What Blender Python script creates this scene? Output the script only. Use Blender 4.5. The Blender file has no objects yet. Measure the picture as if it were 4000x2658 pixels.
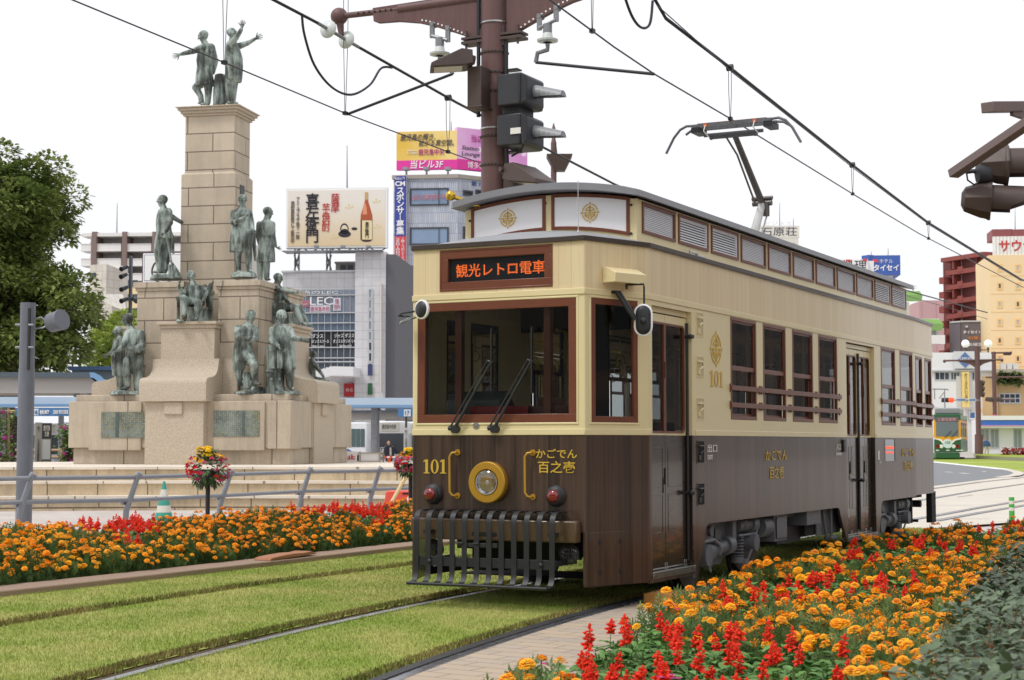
import bpy, math, random
import numpy as np
from mathutils import Vector, Matrix
S = bpy.context.scene
COL = S.collection
R = random.Random(11)
rad = math.radians
V = Vector
# ---------------------------------------------------------------- camera, sky, sun, exposure
YAW, PITCH, FPX = rad(27.28), math.atan(403 / 6430), 6430.0
CAMP = V((6.40, -12.127, 1.35))
cd = bpy.data.cameras.new('camera'); cam = bpy.data.objects.new('camera', cd); COL.objects.link(cam)
cam.location = CAMP; cam.rotation_euler = (rad(90) + PITCH, 0, YAW)
cd.sensor_width = 36; cd.lens = 36 * FPX / 4000; cd.clip_start = 0.1; cd.clip_end = 3000
cd.dof.use_dof = True; cd.dof.focus_distance = 16.0; cd.dof.aperture_fstop = 7.0
S.camera = cam
SUN_EL, SUN_AZ = rad(58), rad(205)          # azimuth of the sun, clockwise from +Y: behind the camera on its left
w = bpy.data.worlds.new('World'); S.world = w; w.use_nodes = True
nt = w.node_tree; nt.nodes.clear()
sky = nt.nodes.new('ShaderNodeTexSky'); sky.sky_type = 'NISHITA'; sky.sun_disc = False
sky.sun_elevation = SUN_EL; sky.sun_rotation = SUN_AZ; sky.air_density = 1.0; sky.dust_density = 6.0
hsv = nt.nodes.new('ShaderNodeHueSaturation'); hsv.inputs['Saturation'].default_value = 0.25
mixn = nt.nodes.new('ShaderNodeMix'); mixn.data_type = 'RGBA'; mixn.inputs[0].default_value = 0.86
mixn.inputs[7].default_value = (9.7, 9.75, 10.1, 1)        # the even white of a full cloud cover
bgn = nt.nodes.new('ShaderNodeBackground'); bgn.inputs['Strength'].default_value = 0.103
outn = nt.nodes.new('ShaderNodeOutputWorld')
nt.links.new(sky.outputs[0], hsv.inputs['Color']); nt.links.new(hsv.outputs[0], mixn.inputs[6])
nt.links.new(mixn.outputs[2], bgn.inputs['Color']); nt.links.new(bgn.outputs[0], outn.inputs[0])
sl = bpy.data.lights.new('sun', 'SUN'); sl.energy = 1.5; sl.angle = rad(12); sl.color = (1, .97, .92)
so = bpy.data.objects.new('sun', sl); COL.objects.link(so)
sd = V((math.sin(SUN_AZ) * math.cos(SUN_EL), math.cos(SUN_AZ) * math.cos(SUN_EL), math.sin(SUN_EL)))
so.rotation_euler = sd.to_track_quat('Z', 'Y').to_euler()
S.view_settings.view_transform = 'Standard'; S.view_settings.look = 'None'
S.view_settings.exposure = 0.16; S.view_settings.gamma = 1.0; S.view_settings.use_curve_mapping = False
# ---------------------------------------------------------------- a pixel of the photo (4000 px wide) as a ray
_FW = V((-math.sin(YAW) * math.cos(PITCH), math.cos(YAW) * math.cos(PITCH), math.sin(PITCH)))
_RT = V((math.cos(YAW), math.sin(YAW), 0)); _UP = _RT.cross(_FW)
RGT = _RT.copy(); FWD = V((-math.sin(YAW), math.cos(YAW), 0)); UPZ = V((0, 0, 1))
def ray(x, y): return _FW + _RT * ((x - 2000) / FPX) - _UP * ((y - 1329) / FPX)
def onX(x, y, X): d = ray(x, y); return CAMP + d * ((X - CAMP.x) / d.x)
def onY(x, y, Y): d = ray(x, y); return CAMP + d * ((Y - CAMP.y) / d.y)
def onZ(x, y, Z=0.0): d = ray(x, y); return CAMP + d * ((Z - CAMP.z) / d.z)
def atd(x, y, D): d = ray(x, y); return CAMP + d * (D / d.dot(FWD))
def proj(p):
 v = V(p) - CAMP; z = v.dot(_FW); return 2000 + FPX * v.dot(_RT) / z, 1329 - FPX * v.dot(_UP) / z
def inpoly(x, y, P):
 c = False
 for i in range(len(P)):
  x1, y1 = P[i]; x2, y2 = P[i - 1]
  if (y1 > y) != (y2 > y) and x < (x2 - x1) * (y - y1) / (y2 - y1) + x1: c = not c
 return c
# ---------------------------------------------------------------- materials
def lin(c): return tuple((v / 12.92 if v <= .04045 else ((v + .055) / 1.055) ** 2.4) for v in c)
def rgb(r, g, b): return lin((r / 255, g / 255, b / 255))
def new_mat(name):
 m = bpy.data.materials.new(name); m.use_nodes = True
 return m, m.node_tree, m.node_tree.nodes['Principled BSDF']
def N(t, typ, **kw):
 n = t.nodes.new(typ)
 for k, v in kw.items():
  if k in n.inputs: n.inputs[k].default_value = v
  else: setattr(n, k, v)
 return n
def ramp(t, fac, stops):
 r = t.nodes.new('ShaderNodeValToRGB'); e = r.color_ramp.elements
 while len(e) < len(stops): e.new(.5)
 for i, (p, c) in enumerate(stops): e[i].position = p; e[i].color = (*c, 1) if len(c) == 3 else c
 t.links.new(fac, r.inputs[0]); return r.outputs[0]
def mul(c, k): return tuple(min(1, v * k) for v in c)
def M(name, col, rough=.5, metal=0., var=None, bump=None, spec=.5, coat=0., stretch=(1, 1, 1), emit=None, two=None):
 """plain paint / stone / metal with procedural mottling: var=(scale, amount), bump=(scale, strength)"""
 m, t, b = new_mat(name)
 b.inputs['Base Color'].default_value = (*col, 1); b.inputs['Roughness'].default_value = rough
 b.inputs['Metallic'].default_value = metal; b.inputs['Specular IOR Level'].default_value = spec
 b.inputs['Coat Weight'].default_value = coat
 if coat: b.inputs['Coat Roughness'].default_value = .05
 if emit: b.inputs['Emission Color'].default_value = (*emit[0], 1); b.inputs['Emission Strength'].default_value = emit[1]
 if var or bump:
  tc = N(t, 'ShaderNodeTexCoord'); mp = N(t, 'ShaderNodeMapping'); mp.inputs['Scale'].default_value = stretch
  t.links.new(tc.outputs['Object'], mp.inputs[0])
 if var:
  n = N(t, 'ShaderNodeTexNoise', Scale=var[0], Detail=6.0, Roughness=.65); t.links.new(mp.outputs[0], n.inputs['Vector'])
  c2 = two if two else mul(col, 1 + var[1])
  o = ramp(t, n.outputs['Fac'], [(.28, mul(col, 1 - var[1])), (.72, c2)]); t.links.new(o, b.inputs['Base Color'])
  rr = N(t, 'ShaderNodeMapRange'); rr.inputs[3].default_value = max(.02, rough - .08); rr.inputs[4].default_value = min(1, rough + .12)
  t.links.new(n.outputs['Fac'], rr.inputs[0]); t.links.new(rr.outputs[0], b.inputs['Roughness'])
 if bump:
  n2 = N(t, 'ShaderNodeTexNoise', Scale=bump[0], Detail=4.0); t.links.new(mp.outputs[0], n2.inputs['Vector'])
  bp = N(t, 'ShaderNodeBump', Strength=bump[1], Distance=.02); t.links.new(n2.outputs['Fac'], bp.inputs['Height'])
  t.links.new(bp.outputs[0], b.inputs['Normal'])
 return m
def glass(name, tint, ior=1.5, extra=0.0, refl=1.0):
 m, t, b = new_mat(name); t.nodes.remove(b); out = t.nodes['Material Output']
 tr = N(t, 'ShaderNodeBsdfTransparent'); tr.inputs[0].default_value = (*tint, 1)
 gl = N(t, 'ShaderNodeBsdfGlossy', Roughness=.015); gl.inputs[0].default_value = (refl, refl, refl, 1)
 fr = N(t, 'ShaderNodeFresnel', IOR=ior); mx = N(t, 'ShaderNodeMixShader')
 ad = N(t, 'ShaderNodeMath', operation='ADD', use_clamp=True); ad.inputs[1].default_value = extra
 t.links.new(fr.outputs[0], ad.inputs[0]); t.links.new(ad.outputs[0], mx.inputs[0])
 t.links.new(tr.outputs[0], mx.inputs[1]); t.links.new(gl.outputs[0], mx.inputs[2]); t.links.new(mx.outputs[0], out.inputs[0])
 return m
def brickmat(name, col, col2, joint, bw, rh, ms=.012, off=.5, speck=None, rough=.6, axes='xyz', bumpk=.3, shift=(0, 0, 0), rot=0., stain=0.):
 """blocks / tiles: u = x + y (so it works on every upright face), v = z; axes='top' maps the ground plane"""
 m, t, b = new_mat(name)
 tc = N(t, 'ShaderNodeTexCoord'); sp = N(t, 'ShaderNodeSeparateXYZ'); cb = N(t, 'ShaderNodeCombineXYZ')
 mp = N(t, 'ShaderNodeMapping'); mp.inputs['Location'].default_value = shift; mp.inputs['Rotation'].default_value = (0, 0, rot)
 t.links.new(tc.outputs['Object'], mp.inputs[0]); t.links.new(mp.outputs[0], sp.inputs[0])
 if axes == 'top': t.links.new(sp.outputs[0], cb.inputs[0]); t.links.new(sp.outputs[1], cb.inputs[1])
 else:
  a = N(t, 'ShaderNodeMath', operation='ADD'); t.links.new(sp.outputs[0], a.inputs[0]); t.links.new(sp.outputs[1], a.inputs[1])
  t.links.new(a.outputs[0], cb.inputs[0]); t.links.new(sp.outputs[2], cb.inputs[1])
 br = N(t, 'ShaderNodeTexBrick', offset=off); t.links.new(cb.outputs[0], br.inputs['Vector'])
 br.inputs['Color1'].default_value = (*col, 1); br.inputs['Color2'].default_value = (*col2, 1); br.inputs['Mortar'].default_value = (*joint, 1)
 br.inputs['Scale'].default_value = 1; br.inputs['Brick Width'].default_value = bw; br.inputs['Row Height'].default_value = rh
 br.inputs['Mortar Size'].default_value = ms; br.inputs['Mortar Smooth'].default_value = .1
 last = br.outputs['Color']
 def blend(scale, lo, hi, p0=.3, p1=.7, st=(1, 1, 1), detail=5.0):
  nonlocal last
  m2 = N(t, 'ShaderNodeMapping'); m2.inputs['Scale'].default_value = st; t.links.new(tc.outputs['Object'], m2.inputs[0])
  n = N(t, 'ShaderNodeTexNoise', Scale=scale, Detail=detail, Roughness=.7); t.links.new(m2.outputs[0], n.inputs['Vector'])
  o = ramp(t, n.outputs['Fac'], [(p0, lo), (p1, hi)])
  mx = N(t, 'ShaderNodeMix', data_type='RGBA', blend_type='MULTIPLY'); mx.inputs[0].default_value = 1
  t.links.new(last, mx.inputs[6]); t.links.new(o, mx.inputs[7]); last = mx.outputs[2]
  return n
 n = blend(speck[0] if speck else 3, (1 - (speck[1] if speck else .1),) * 3, (1 + (speck[1] if speck else .1),) * 3)
 blend(.9, (.86, .86, .85), (1.06, 1.05, 1.04))
 if stain: blend(1.1, (1 - stain, 1 - stain, 1 - stain * .95), (1.04, 1.04, 1.04), .28, .55, (3, 3, .35))
 t.links.new(last, b.inputs['Base Color']); b.inputs['Roughness'].default_value = rough
 bp = N(t, 'ShaderNodeBump', Strength=bumpk, Distance=.01); iv = N(t, 'ShaderNodeMath', operation='SUBTRACT'); iv.inputs[0].default_value = 1
 t.links.new(br.outputs['Fac'], iv.inputs[1]); t.links.new(iv.outputs[0], bp.inputs['Height']); t.links.new(bp.outputs[0], b.inputs['Normal'])
 return m
# ---------------------------------------------------------------- mesh building
class MB:
 def __init__(s): s.v = []; s.f = []; s.m = []
 def add(s, v, f, m=0):
  o = len(s.v); s.v += [tuple(p) for p in v]; s.f += [tuple(i + o for i in q) for q in f]; s.m += [m] * len(f); return s
 def box(s, a, b, m=0):
  (x0, y0, z0), (x1, y1, z1) = a, b
  return s.add([(x0, y0, z0), (x1, y0, z0), (x1, y1, z0), (x0, y1, z0), (x0, y0, z1), (x1, y0, z1), (x1, y1, z1), (x0, y1, z1)],
      [(3, 2, 1, 0), (4, 5, 6, 7), (0, 1, 5, 4), (1, 2, 6, 5), (2, 3, 7, 6), (3, 0, 4, 7)], m)
 def fbox(s, F, a, b, m=0):
  n = len(s.v); s.box(a, b, m); s.v[n:] = [tuple(F @ V(p)) for p in s.v[n:]]; return s
 def quad(s, a, b, c, d, m=0): return s.add([a, b, c, d], [(0, 1, 2, 3)], m)
 def prism(s, pts, ext, m=0):
  n = len(pts); e = V(ext); p = [V(q) for q in pts]
  f = [tuple(range(n))[::-1], tuple(range(n, 2 * n))] + [(i, (i + 1) % n, n + (i + 1) % n, n + i) for i in range(n)]
  return s.add(p + [q + e for q in p], f, m)
 def rings(s, rs, m=0, caps=True, closed=False):
  n = len(rs[0]); v = [p for r in rs for p in r]; f = []
  k = len(rs)
  for i in range(k if closed else k - 1):
   a, b = i * n, ((i + 1) % k) * n
   f += [(a + j, a + (j + 1) % n, b + (j + 1) % n, b + j) for j in range(n)]
  if caps and not closed: f += [tuple(range(n))[::-1], tuple(range((k - 1) * n, k * n))]
  return s.add(v, f, m)
 def tube(s, pts, r, n=8, m=0, caps=True):
  pts = [V(p) for p in pts]; rr = r if isinstance(r, (list, tuple)) else [r] * len(pts); rs = []
  ref = None
  for i, p in enumerate(pts):
   d = (pts[min(i + 1, len(pts) - 1)] - pts[max(i - 1, 0)]).normalized()
   if ref is None: ref = V((0, 0, 1)) if abs(d.z) < .9 else V((1, 0, 0))
   u = d.cross(ref).normalized(); ref = u.cross(d);
   rs.append([p + (u * math.cos(2 * math.pi * j / n) + ref * math.sin(2 * math.pi * j / n)) * rr[i] for j in range(n)])
  return s.rings(rs, m, caps)
 def cyl(s, a, b, r, r2=None, n=12, m=0): return s.tube([a, b], [r, r if r2 is None else r2], n, m)
 def lathe(s, prof, o, axis=(0, 0, 1), n=20, m=0, caps=True):
  o = V(o); ax = V(axis).normalized(); u = ax.orthogonal().normalized(); w_ = ax.cross(u)
  return s.rings([[o + ax * z + (u * math.cos(2 * math.pi * j / n) + w_ * math.sin(2 * math.pi * j / n)) * r for j in range(n)] for r, z in prof], m, caps)
 def ball(s, c, r, n=12, k=8, m=0, sc=(1, 1, 1)):
  c = V(c); rs = []
  for i in range(k + 1):
   a = -math.pi / 2 + math.pi * i / k; rr = max(math.cos(a), .02)
   rs.append([c + V((math.cos(2 * math.pi * j / n) * rr * sc[0], math.sin(2 * math.pi * j / n) * rr * sc[1], math.sin(a) * sc[2])) * r for j in range(n)])
  return s.rings(rs, m)
 def capsule(s, a, b, r1, r2, n=10, m=0):
  a = V(a); b = V(b); d = b - a; L = d.length
  if L < 1e-4: d = V((0, 0, 1)); L = 1e-4
  d = d / L; pr = []
  for k in range(4): t = -math.pi / 2 + math.pi / 2 * k / 3; pr.append((max(.03 * r1, r1 * math.cos(t)), r1 * math.sin(t)))
  for k in range(4): t = math.pi / 2 * k / 3; pr.append((max(.03 * r2, r2 * math.cos(t)), L + r2 * math.sin(t)))
  return s.lathe(pr, a, d, n, m)
 def wall(s, F, u0, u1, v0, v1, holes, th, m=0, mi=None):
  """a wall of thickness th (towards -n) in frame F (u, v, n) with rectangular holes"""
  us = sorted({u0, u1, *[h[0] for h in holes], *[h[1] for h in holes]}); vs = sorted({v0, v1, *[h[2] for h in holes], *[h[3] for h in holes]})
  us = [u for u in us if u0 <= u <= u1]; vs = [v for v in vs if v0 <= v <= v1]
  mi = m if mi is None else mi
  solid = {}
  for i in range(len(us) - 1):
   for j in range(len(vs) - 1):
    cu, cv = (us[i] + us[i + 1]) / 2, (vs[j] + vs[j + 1]) / 2
    solid[i, j] = not any(h[0] < cu < h[1] and h[2] < cv < h[3] for h in holes)
  P = lambda u, v, n: F @ V((u, v, n))
  for (i, j), ok in solid.items():
   if not ok: continue
   a, b, c, d = us[i], us[i + 1], vs[j], vs[j + 1]
   s.quad(P(a, c, 0), P(b, c, 0), P(b, d, 0), P(a, d, 0), m); s.quad(P(a, c, -th), P(a, d, -th), P(b, d, -th), P(b, c, -th), mi)
   for di, dj, e in ((-1, 0, ((a, c), (a, d))), (1, 0, ((b, d), (b, c))), (0, -1, ((b, c), (a, c))), (0, 1, ((a, d), (b, d)))):
    if not solid.get((i + di, j + dj), False):
     (ua, va), (ub, vb) = e; s.quad(P(ua, va, 0), P(ub, vb, 0), P(ub, vb, -th), P(ua, va, -th), m)
  return s
 def rframe(s, F, u0, u1, v0, v1, bw, n0, n1, m=0):
  """a rectangular frame of border width bw standing from n0 to n1"""
  s.fbox(F, (u0, v0, n0), (u1, v0 + bw, n1), m); s.fbox(F, (u0, v1 - bw, n0), (u1, v1, n1), m)
  s.fbox(F, (u0, v0 + bw, n0), (u0 + bw, v1 - bw, n1), m); s.fbox(F, (u1 - bw, v0 + bw, n0), (u1, v1 - bw, n1), m); return s
 def text(s, F, txt, u, v, h=None, wd=None, n=.002, th=.004, m=0, vertical=False, shear=0., sp=1.0, bold=0.):
  """lettering centred on (u, v) in frame F; h = total height, wd = total width"""
  if vertical: txt = '\n'.join(txt)
  c = bpy.data.curves.new('lettering', 'FONT'); c.body = txt; c.align_x = 'CENTER'; c.resolution_u = 3; c.shear = shear
  c.space_line = .82 * sp if vertical else 1.0 * sp; c.offset = bold
  o = bpy.data.objects.new('lettering', c); me = bpy.data.meshes.new_from_object(o)
  if not len(me.vertices): bpy.data.objects.remove(o); return s
  co = np.empty(len(me.vertices) * 3, 'f'); me.vertices.foreach_get('co', co); co = co.reshape(-1, 3)
  lo, hi = co.min(0), co.max(0); sz = hi - lo
  ky = h / sz[1] if h else None; kx = wd / sz[0] if wd else None
  kx = kx or ky; ky = ky or kx; ce = (lo + hi) / 2
  o0 = len(s.v)
  s.v += [tuple(F @ V((u + (p[0] - ce[0]) * kx, v + (p[1] - ce[1]) * ky, n + th))) for p in co]
  fs = [tuple(o0 + i for i in q.vertices) for q in me.polygons]; s.f += fs; s.m += [m] * len(fs)
  # sides: boundary edges dropped down to the face below
  cnt = {}
  for q in me.polygons:
   vs = list(q.vertices)
   for a, b in zip(vs, vs[1:] + vs[:1]): cnt[(a, b)] = 1
  bd = [(a, b) for a, b in cnt if (b, a) not in cnt]; o1 = len(s.v); idx = {}
  for a, b in bd:
   for i in (a, b):
    if i not in idx: idx[i] = o1 + len(idx)
  s.v += [None] * len(idx)
  for i, k in idx.items():
   p = co[i]; s.v[k] = tuple(F @ V((u + (p[0] - ce[0]) * kx, v + (p[1] - ce[1]) * ky, n)))
  for a, b in bd: s.f.append((o0 + a, idx[a], idx[b], o0 + b)); s.m.append(m)
  bpy.data.objects.remove(o); bpy.data.meshes.remove(me); bpy.data.curves.remove(c)
  return s
 def mesh(s, name, mats, smooth=None):
  me = bpy.data.meshes.new(name); me.from_pydata(s.v, [], s.f)
  for q in (mats if isinstance(mats, (list, tuple)) else [mats]): me.materials.append(q)
  if any(s.m): me.polygons.foreach_set('material_index', s.m)
  if smooth is not None:
   me.shade_smooth(); me.set_sharp_from_angle(angle=rad(smooth))
  me.update(); return me
 def build(s, name, mats, parent=None, smooth=None, bevel=0., loc=None, label=None):
  o = bpy.data.objects.new(name, s.mesh(name, mats, smooth)); COL.objects.link(o)
  if loc is not None:      # own origin at loc (vertices are given in world space)
   o.data.transform(Matrix.Translation(-V(loc))); o.location = loc
  if parent: adopt(o, parent)
  if bevel:
   b = o.modifiers.new('bevel', 'BEVEL'); b.width = bevel; b.segments = 2; b.limit_method = 'ANGLE'; b.angle_limit = rad(40); b.harden_normals = False
   if smooth is None: o.data.shade_smooth(); o.data.set_sharp_from_angle(angle=rad(40))
  if label: o['label'] = label
  return o
def wm(o):
 m = Matrix.LocRotScale(o.location, o.rotation_euler, o.scale)
 return wm(o.parent) @ o.matrix_parent_inverse @ m if o.parent else m
def adopt(o, parent): o.parent = parent; o.matrix_parent_inverse = wm(parent).inverted()
def tag(o, label=None, cat=None, group=None, kind=None):
 for k, v in (('label', label), ('category', cat), ('group', group), ('kind', kind)):
  if v: o[k] = v
 return o
def thing(name, label, cat, loc=(0, 0, 0), group=None, rz=0.):
 o = bpy.data.objects.new(name, None); COL.objects.link(o); o.empty_display_size = .2
 o.location = loc; o.rotation_euler = (0, 0, rz); return tag(o, label, cat, group)
def dup(o, loc=None, rz=None, label=None, parent=None, scale=None):
 c = o.copy(); COL.objects.link(c)
 if parent: c.parent = parent
 if loc is not None: c.location = loc
 if rz is not None: c.rotation_euler = (0, 0, rz)
 if scale is not None: c.scale = (scale,) * 3
 if label: c['label'] = label
 for ch in list(o.children): dup(ch, parent=c)
 return c
def frame(o, u, v, n=None):
 u = V(u).normalized(); v = V(v).normalized(); n = V(n).normalized() if n is not None else u.cross(v)
 return Matrix(((u.x, v.x, n.x, o[0]), (u.y, v.y, n.y, o[1]), (u.z, v.z, n.z, o[2]), (0, 0, 0, 1)))
def camframe(p): return frame(p, RGT, UPZ, -FWD)
def spl(P, k=6):
 P = [V(p) for p in P]; out = []
 for i in range(len(P) - 1):
  a, b, c, d = P[max(0, i - 1)], P[i], P[i + 1], P[min(len(P) - 1, i + 2)]
  for j in range(k): t = j / k; out.append(.5 * ((2 * b) + (c - a) * t + (2 * a - 5 * b + 4 * c - d) * t * t + (3 * b - a - 3 * c + d) * t ** 3))
 return out + [P[-1]]
def squeeze(mb, kx, a, b):
 mb.v = [(p[0] * kx, p[1] * a + b, p[2]) for p in mb.v]; return mb
# ---------------------------------------------------------------- materials of the tram
def plankmat(name, col, col2, line, pw, rough, coat, gap=.02, grain=1.0):
 m, t, b = new_mat(name)
 tc = N(t, 'ShaderNodeTexCoord'); sp = N(t, 'ShaderNodeSeparateXYZ'); t.links.new(tc.outputs['Object'], sp.inputs[0])
 a = N(t, 'ShaderNodeMath', operation='ADD'); t.links.new(sp.outputs[0], a.inputs[0]); t.links.new(sp.outputs[1], a.inputs[1])
 d = N(t, 'ShaderNodeMath', operation='DIVIDE'); d.inputs[1].default_value = pw; t.links.new(a.outputs[0], d.inputs[0])
 fl = N(t, 'ShaderNodeMath', operation='FLOOR'); t.links.new(d.outputs[0], fl.inputs[0])
 fr = N(t, 'ShaderNodeMath', operation='FRACT'); t.links.new(d.outputs[0], fr.inputs[0])
 wn = N(t, 'ShaderNodeTexWhiteNoise', noise_dimensions='1D'); t.links.new(fl.outputs[0], wn.inputs['W'])
 cb = N(t, 'ShaderNodeCombineXYZ'); t.links.new(a.outputs[0], cb.inputs[0])
 zz = N(t, 'ShaderNodeMath', operation='MULTIPLY'); zz.inputs[1].default_value = .035; t.links.new(sp.outputs[2], zz.inputs[0])
 t.links.new(zz.outputs[0], cb.inputs[2])
 off = N(t, 'ShaderNodeMath', operation='MULTIPLY'); off.inputs[1].default_value = 7.3; t.links.new(wn.outputs['Value'], off.inputs[0]); t.links.new(off.outputs[0], cb.inputs[1])
 n = N(t, 'ShaderNodeTexNoise', Scale=26.0, Detail=5.0, Roughness=.6); t.links.new(cb.outputs[0], n.inputs['Vector'])
 ad = N(t, 'ShaderNodeMath', operation='MULTIPLY_ADD'); ad.inputs[1].default_value = .22; t.links.new(wn.outputs['Value'], ad.inputs[0])
 g = N(t, 'ShaderNodeMath', operation='MULTIPLY'); g.inputs[1].default_value = .8 * grain; t.links.new(n.outputs['Fac'], g.inputs[0]); t.links.new(g.outputs[0], ad.inputs[2])
 c = ramp(t, ad.outputs[0], [(.3, col), (.62, col2)])
 lt = N(t, 'ShaderNodeMath', operation='LESS_THAN'); lt.inputs[1].default_value = gap; t.links.new(fr.outputs[0], lt.inputs[0])
 mx = N(t, 'ShaderNodeMix', data_type='RGBA'); t.links.new(lt.outputs[0], mx.inputs[0]); t.links.new(c, mx.inputs[6]); mx.inputs[7].default_value = (*line, 1)
 t.links.new(mx.outputs[2], b.inputs['Base Color']); b.inputs['Roughness'].default_value = rough
 b.inputs['Coat Weight'].default_value = coat; b.inputs['Coat Roughness'].default_value = .06
 return m
CREAM = M('cream_paint', rgb(226, 211, 165), .32, var=(2.2, .03), coat=.25)
PLANK = plankmat('cream_planks', rgb(222, 200, 158), rgb(230, 214, 176), rgb(190, 172, 140), .115, .34, .25, .03, .7)
WOOD = plankmat('dark_wood', rgb(42, 32, 28), rgb(78, 59, 48), rgb(102, 88, 78), .118, .32, .18, .016)
BROWNF = M('brown_frame', rgb(112, 62, 42), .35, var=(6, .08), coat=.2)
DKBROWN = M('dark_brown_paint', rgb(66, 56, 50), .38, var=(4, .1), coat=.3)
BUMPB = M('bumper_brown', rgb(84, 66, 46), .3, var=(3, .08), coat=.3)
DOORB = M('door_brown', rgb(50, 41, 34), .25, var=(2, .06), coat=.5)
ROOFG = M('roof_grey', rgb(150, 152, 156), .45, var=(5, .05), bump=(260, .25))
ROOFE = M('roof_edge_grey', rgb(132, 133, 138), .4, var=(5, .05))
BLACKM = M('black_metal', rgb(38, 39, 42), .42, var=(9, .15))
RUB = M('black_rubber', rgb(24, 24, 26), .6)
GOLD = M('gold_paint', rgb(186, 142, 48), .34, metal=.35, var=(8, .06))
GOLDL = M('gold_lettering', rgb(206, 170, 62), .45)
SILV = M('brushed_steel', rgb(190, 190, 188), .28, metal=1.0, var=(20, .08))
CHROME = M('chrome', rgb(225, 225, 228), .08, metal=1.0)
GREYM = M('underframe_grey', rgb(100, 102, 106), .45, var=(7, .18), bump=(40, .15))
GREYD = M('underframe_dark', rgb(44, 44, 46), .6, var=(6, .25))
UBLACK = M('underfloor_black', rgb(22, 22, 23), .8)
WHITEP = M('white_panel', rgb(238, 238, 240), .3, coat=.2)
LOUV = M('louvre_grey', rgb(226, 227, 230), .4)
TGLASS = glass('tram_glass', (.34, .36, .36), 1.5, .0)
TGLASS2 = glass('windscreen_glass', (.84, .87, .86), 1.5, .0)
LENS = glass('lens_glass', (.92, .94, .95), 1.5, .05)
REDL = M('red_lens', rgb(120, 14, 18), .1, coat=.6, spec=.7)
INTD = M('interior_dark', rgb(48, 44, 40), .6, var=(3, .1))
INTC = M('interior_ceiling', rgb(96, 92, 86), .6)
SEATR = M('seat_red', rgb(96, 40, 36), .8, var=(20, .2))
TEAL = M('console_teal', rgb(62, 74, 76), .5)
WLET = M('white_lettering', rgb(232, 230, 222), .5)
def ledmat(name, col, k, pitch):
 m, t, b = new_mat(name); tc = N(t, 'ShaderNodeTexCoord'); sp = N(t, 'ShaderNodeSeparateXYZ'); t.links.new(tc.outputs['Object'], sp.inputs[0])
 res = []
 for i in (0, 2):
  d = N(t, 'ShaderNodeMath', operation='DIVIDE'); d.inputs[1].default_value = pitch; t.links.new(sp.outputs[i], d.inputs[0])
  f = N(t, 'ShaderNodeMath', operation='FRACT'); t.links.new(d.outputs[0], f.inputs[0])
  g = N(t, 'ShaderNodeMath', operation='GREATER_THAN'); g.inputs[1].default_value = .26; t.links.new(f.outputs[0], g.inputs[0]); res.append(g)
 mm = N(t, 'ShaderNodeMath', operation='MULTIPLY'); t.links.new(res[0].outputs[0], mm.inputs[0]); t.links.new(res[1].outputs[0], mm.inputs[1])
 kk = N(t, 'ShaderNodeMath', operation='MULTIPLY'); kk.inputs[1].default_value = k; t.links.new(mm.outputs[0], kk.inputs[0])
 b.inputs['Base Color'].default_value = (.01, .01, .01, 1); b.inputs['Emission Color'].default_value = (*col, 1); t.links.new(kk.outputs[0], b.inputs['Emission Strength'])
 return m
LED = ledmat('led_orange', (1.0, .15, .008), 1.35, .0125)
DISP = M('display_black', rgb(26, 28, 32), .25, coat=.3)
# ---------------------------------------------------------------- the tram
tram = thing('tram', 'cream and dark brown wooden retro tram 101 with black front fender, on the grass track', 'tram', (0, 5, 0))
Ty = lambda y: 1.0236 * y + .2862                          # side measurements to world Y and Z
Tz = lambda z: 1.0236 * z - .0319
HW, FA, FY, L0, L1 = 1.075, .81, .716, .716, Ty(9.5)
TX, TY, RY = 1.02, 11.27, 11.9               # the tail tapers, then closes with a narrower end
ZF, ZB, ZS, ZH, ZE = .63, 1.416, 1.57, 2.53, 2.966
FR = frame((0, 0, 0), (1, 0, 0), (0, 0, 1))                 # front plane: u = X, v = Z, n = -Y
def sideframe(o, uy):
 f = frame(o, (0, uy, 0), (0, 0, 1)); f[1][0] *= 1.0236; f[2][1] *= 1.0236; return f
SD = sideframe((HW, .2862, -.0319), 1)                     # right side: u = Y, v = Z, n = +X
SDL = sideframe((-HW, .2862, -.0319), -1)                  # left side: u = -Y, n = -X
FL = math.hypot(HW - FA, FY)
FC = frame((FA, 0, 0), (HW - FA, FY, 0), (0, 0, 1))         # front right facet
FCL = frame((-HW, FY, 0), (HW - FA, -FY, 0), (0, 0, 1))     # front left facet
RC = frame((HW, L1, 0), (TX - HW, TY - L1, 0), (0, 0, 1))   # tapered tail, right side
RCL = frame((-TX, TY, 0), (TX - HW, L1 - TY, 0), (0, 0, 1))
RE = frame((TX, TY, 0), (FA - TX, RY - TY, 0), (0, 0, 1))   # rear facets and rear wall
REL = frame((-FA, RY, 0), (FA - TX, TY - RY, 0), (0, 0, 1))
RR = frame((0, RY, 0), (-1, 0, 0), (0, 0, 1))
RL_, EL_ = math.hypot(TX - HW, TY - L1), math.hypot(FA - TX, RY - TY)
WY = [(2.394, 3.13), (3.333, 4.05), (4.265, 4.98), (5.184, 5.90)]
WR = [(7.795, 8.478), (8.715, 9.389)]
D1, D2 = (.479, 1.42), (6.262, 7.50)
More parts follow.
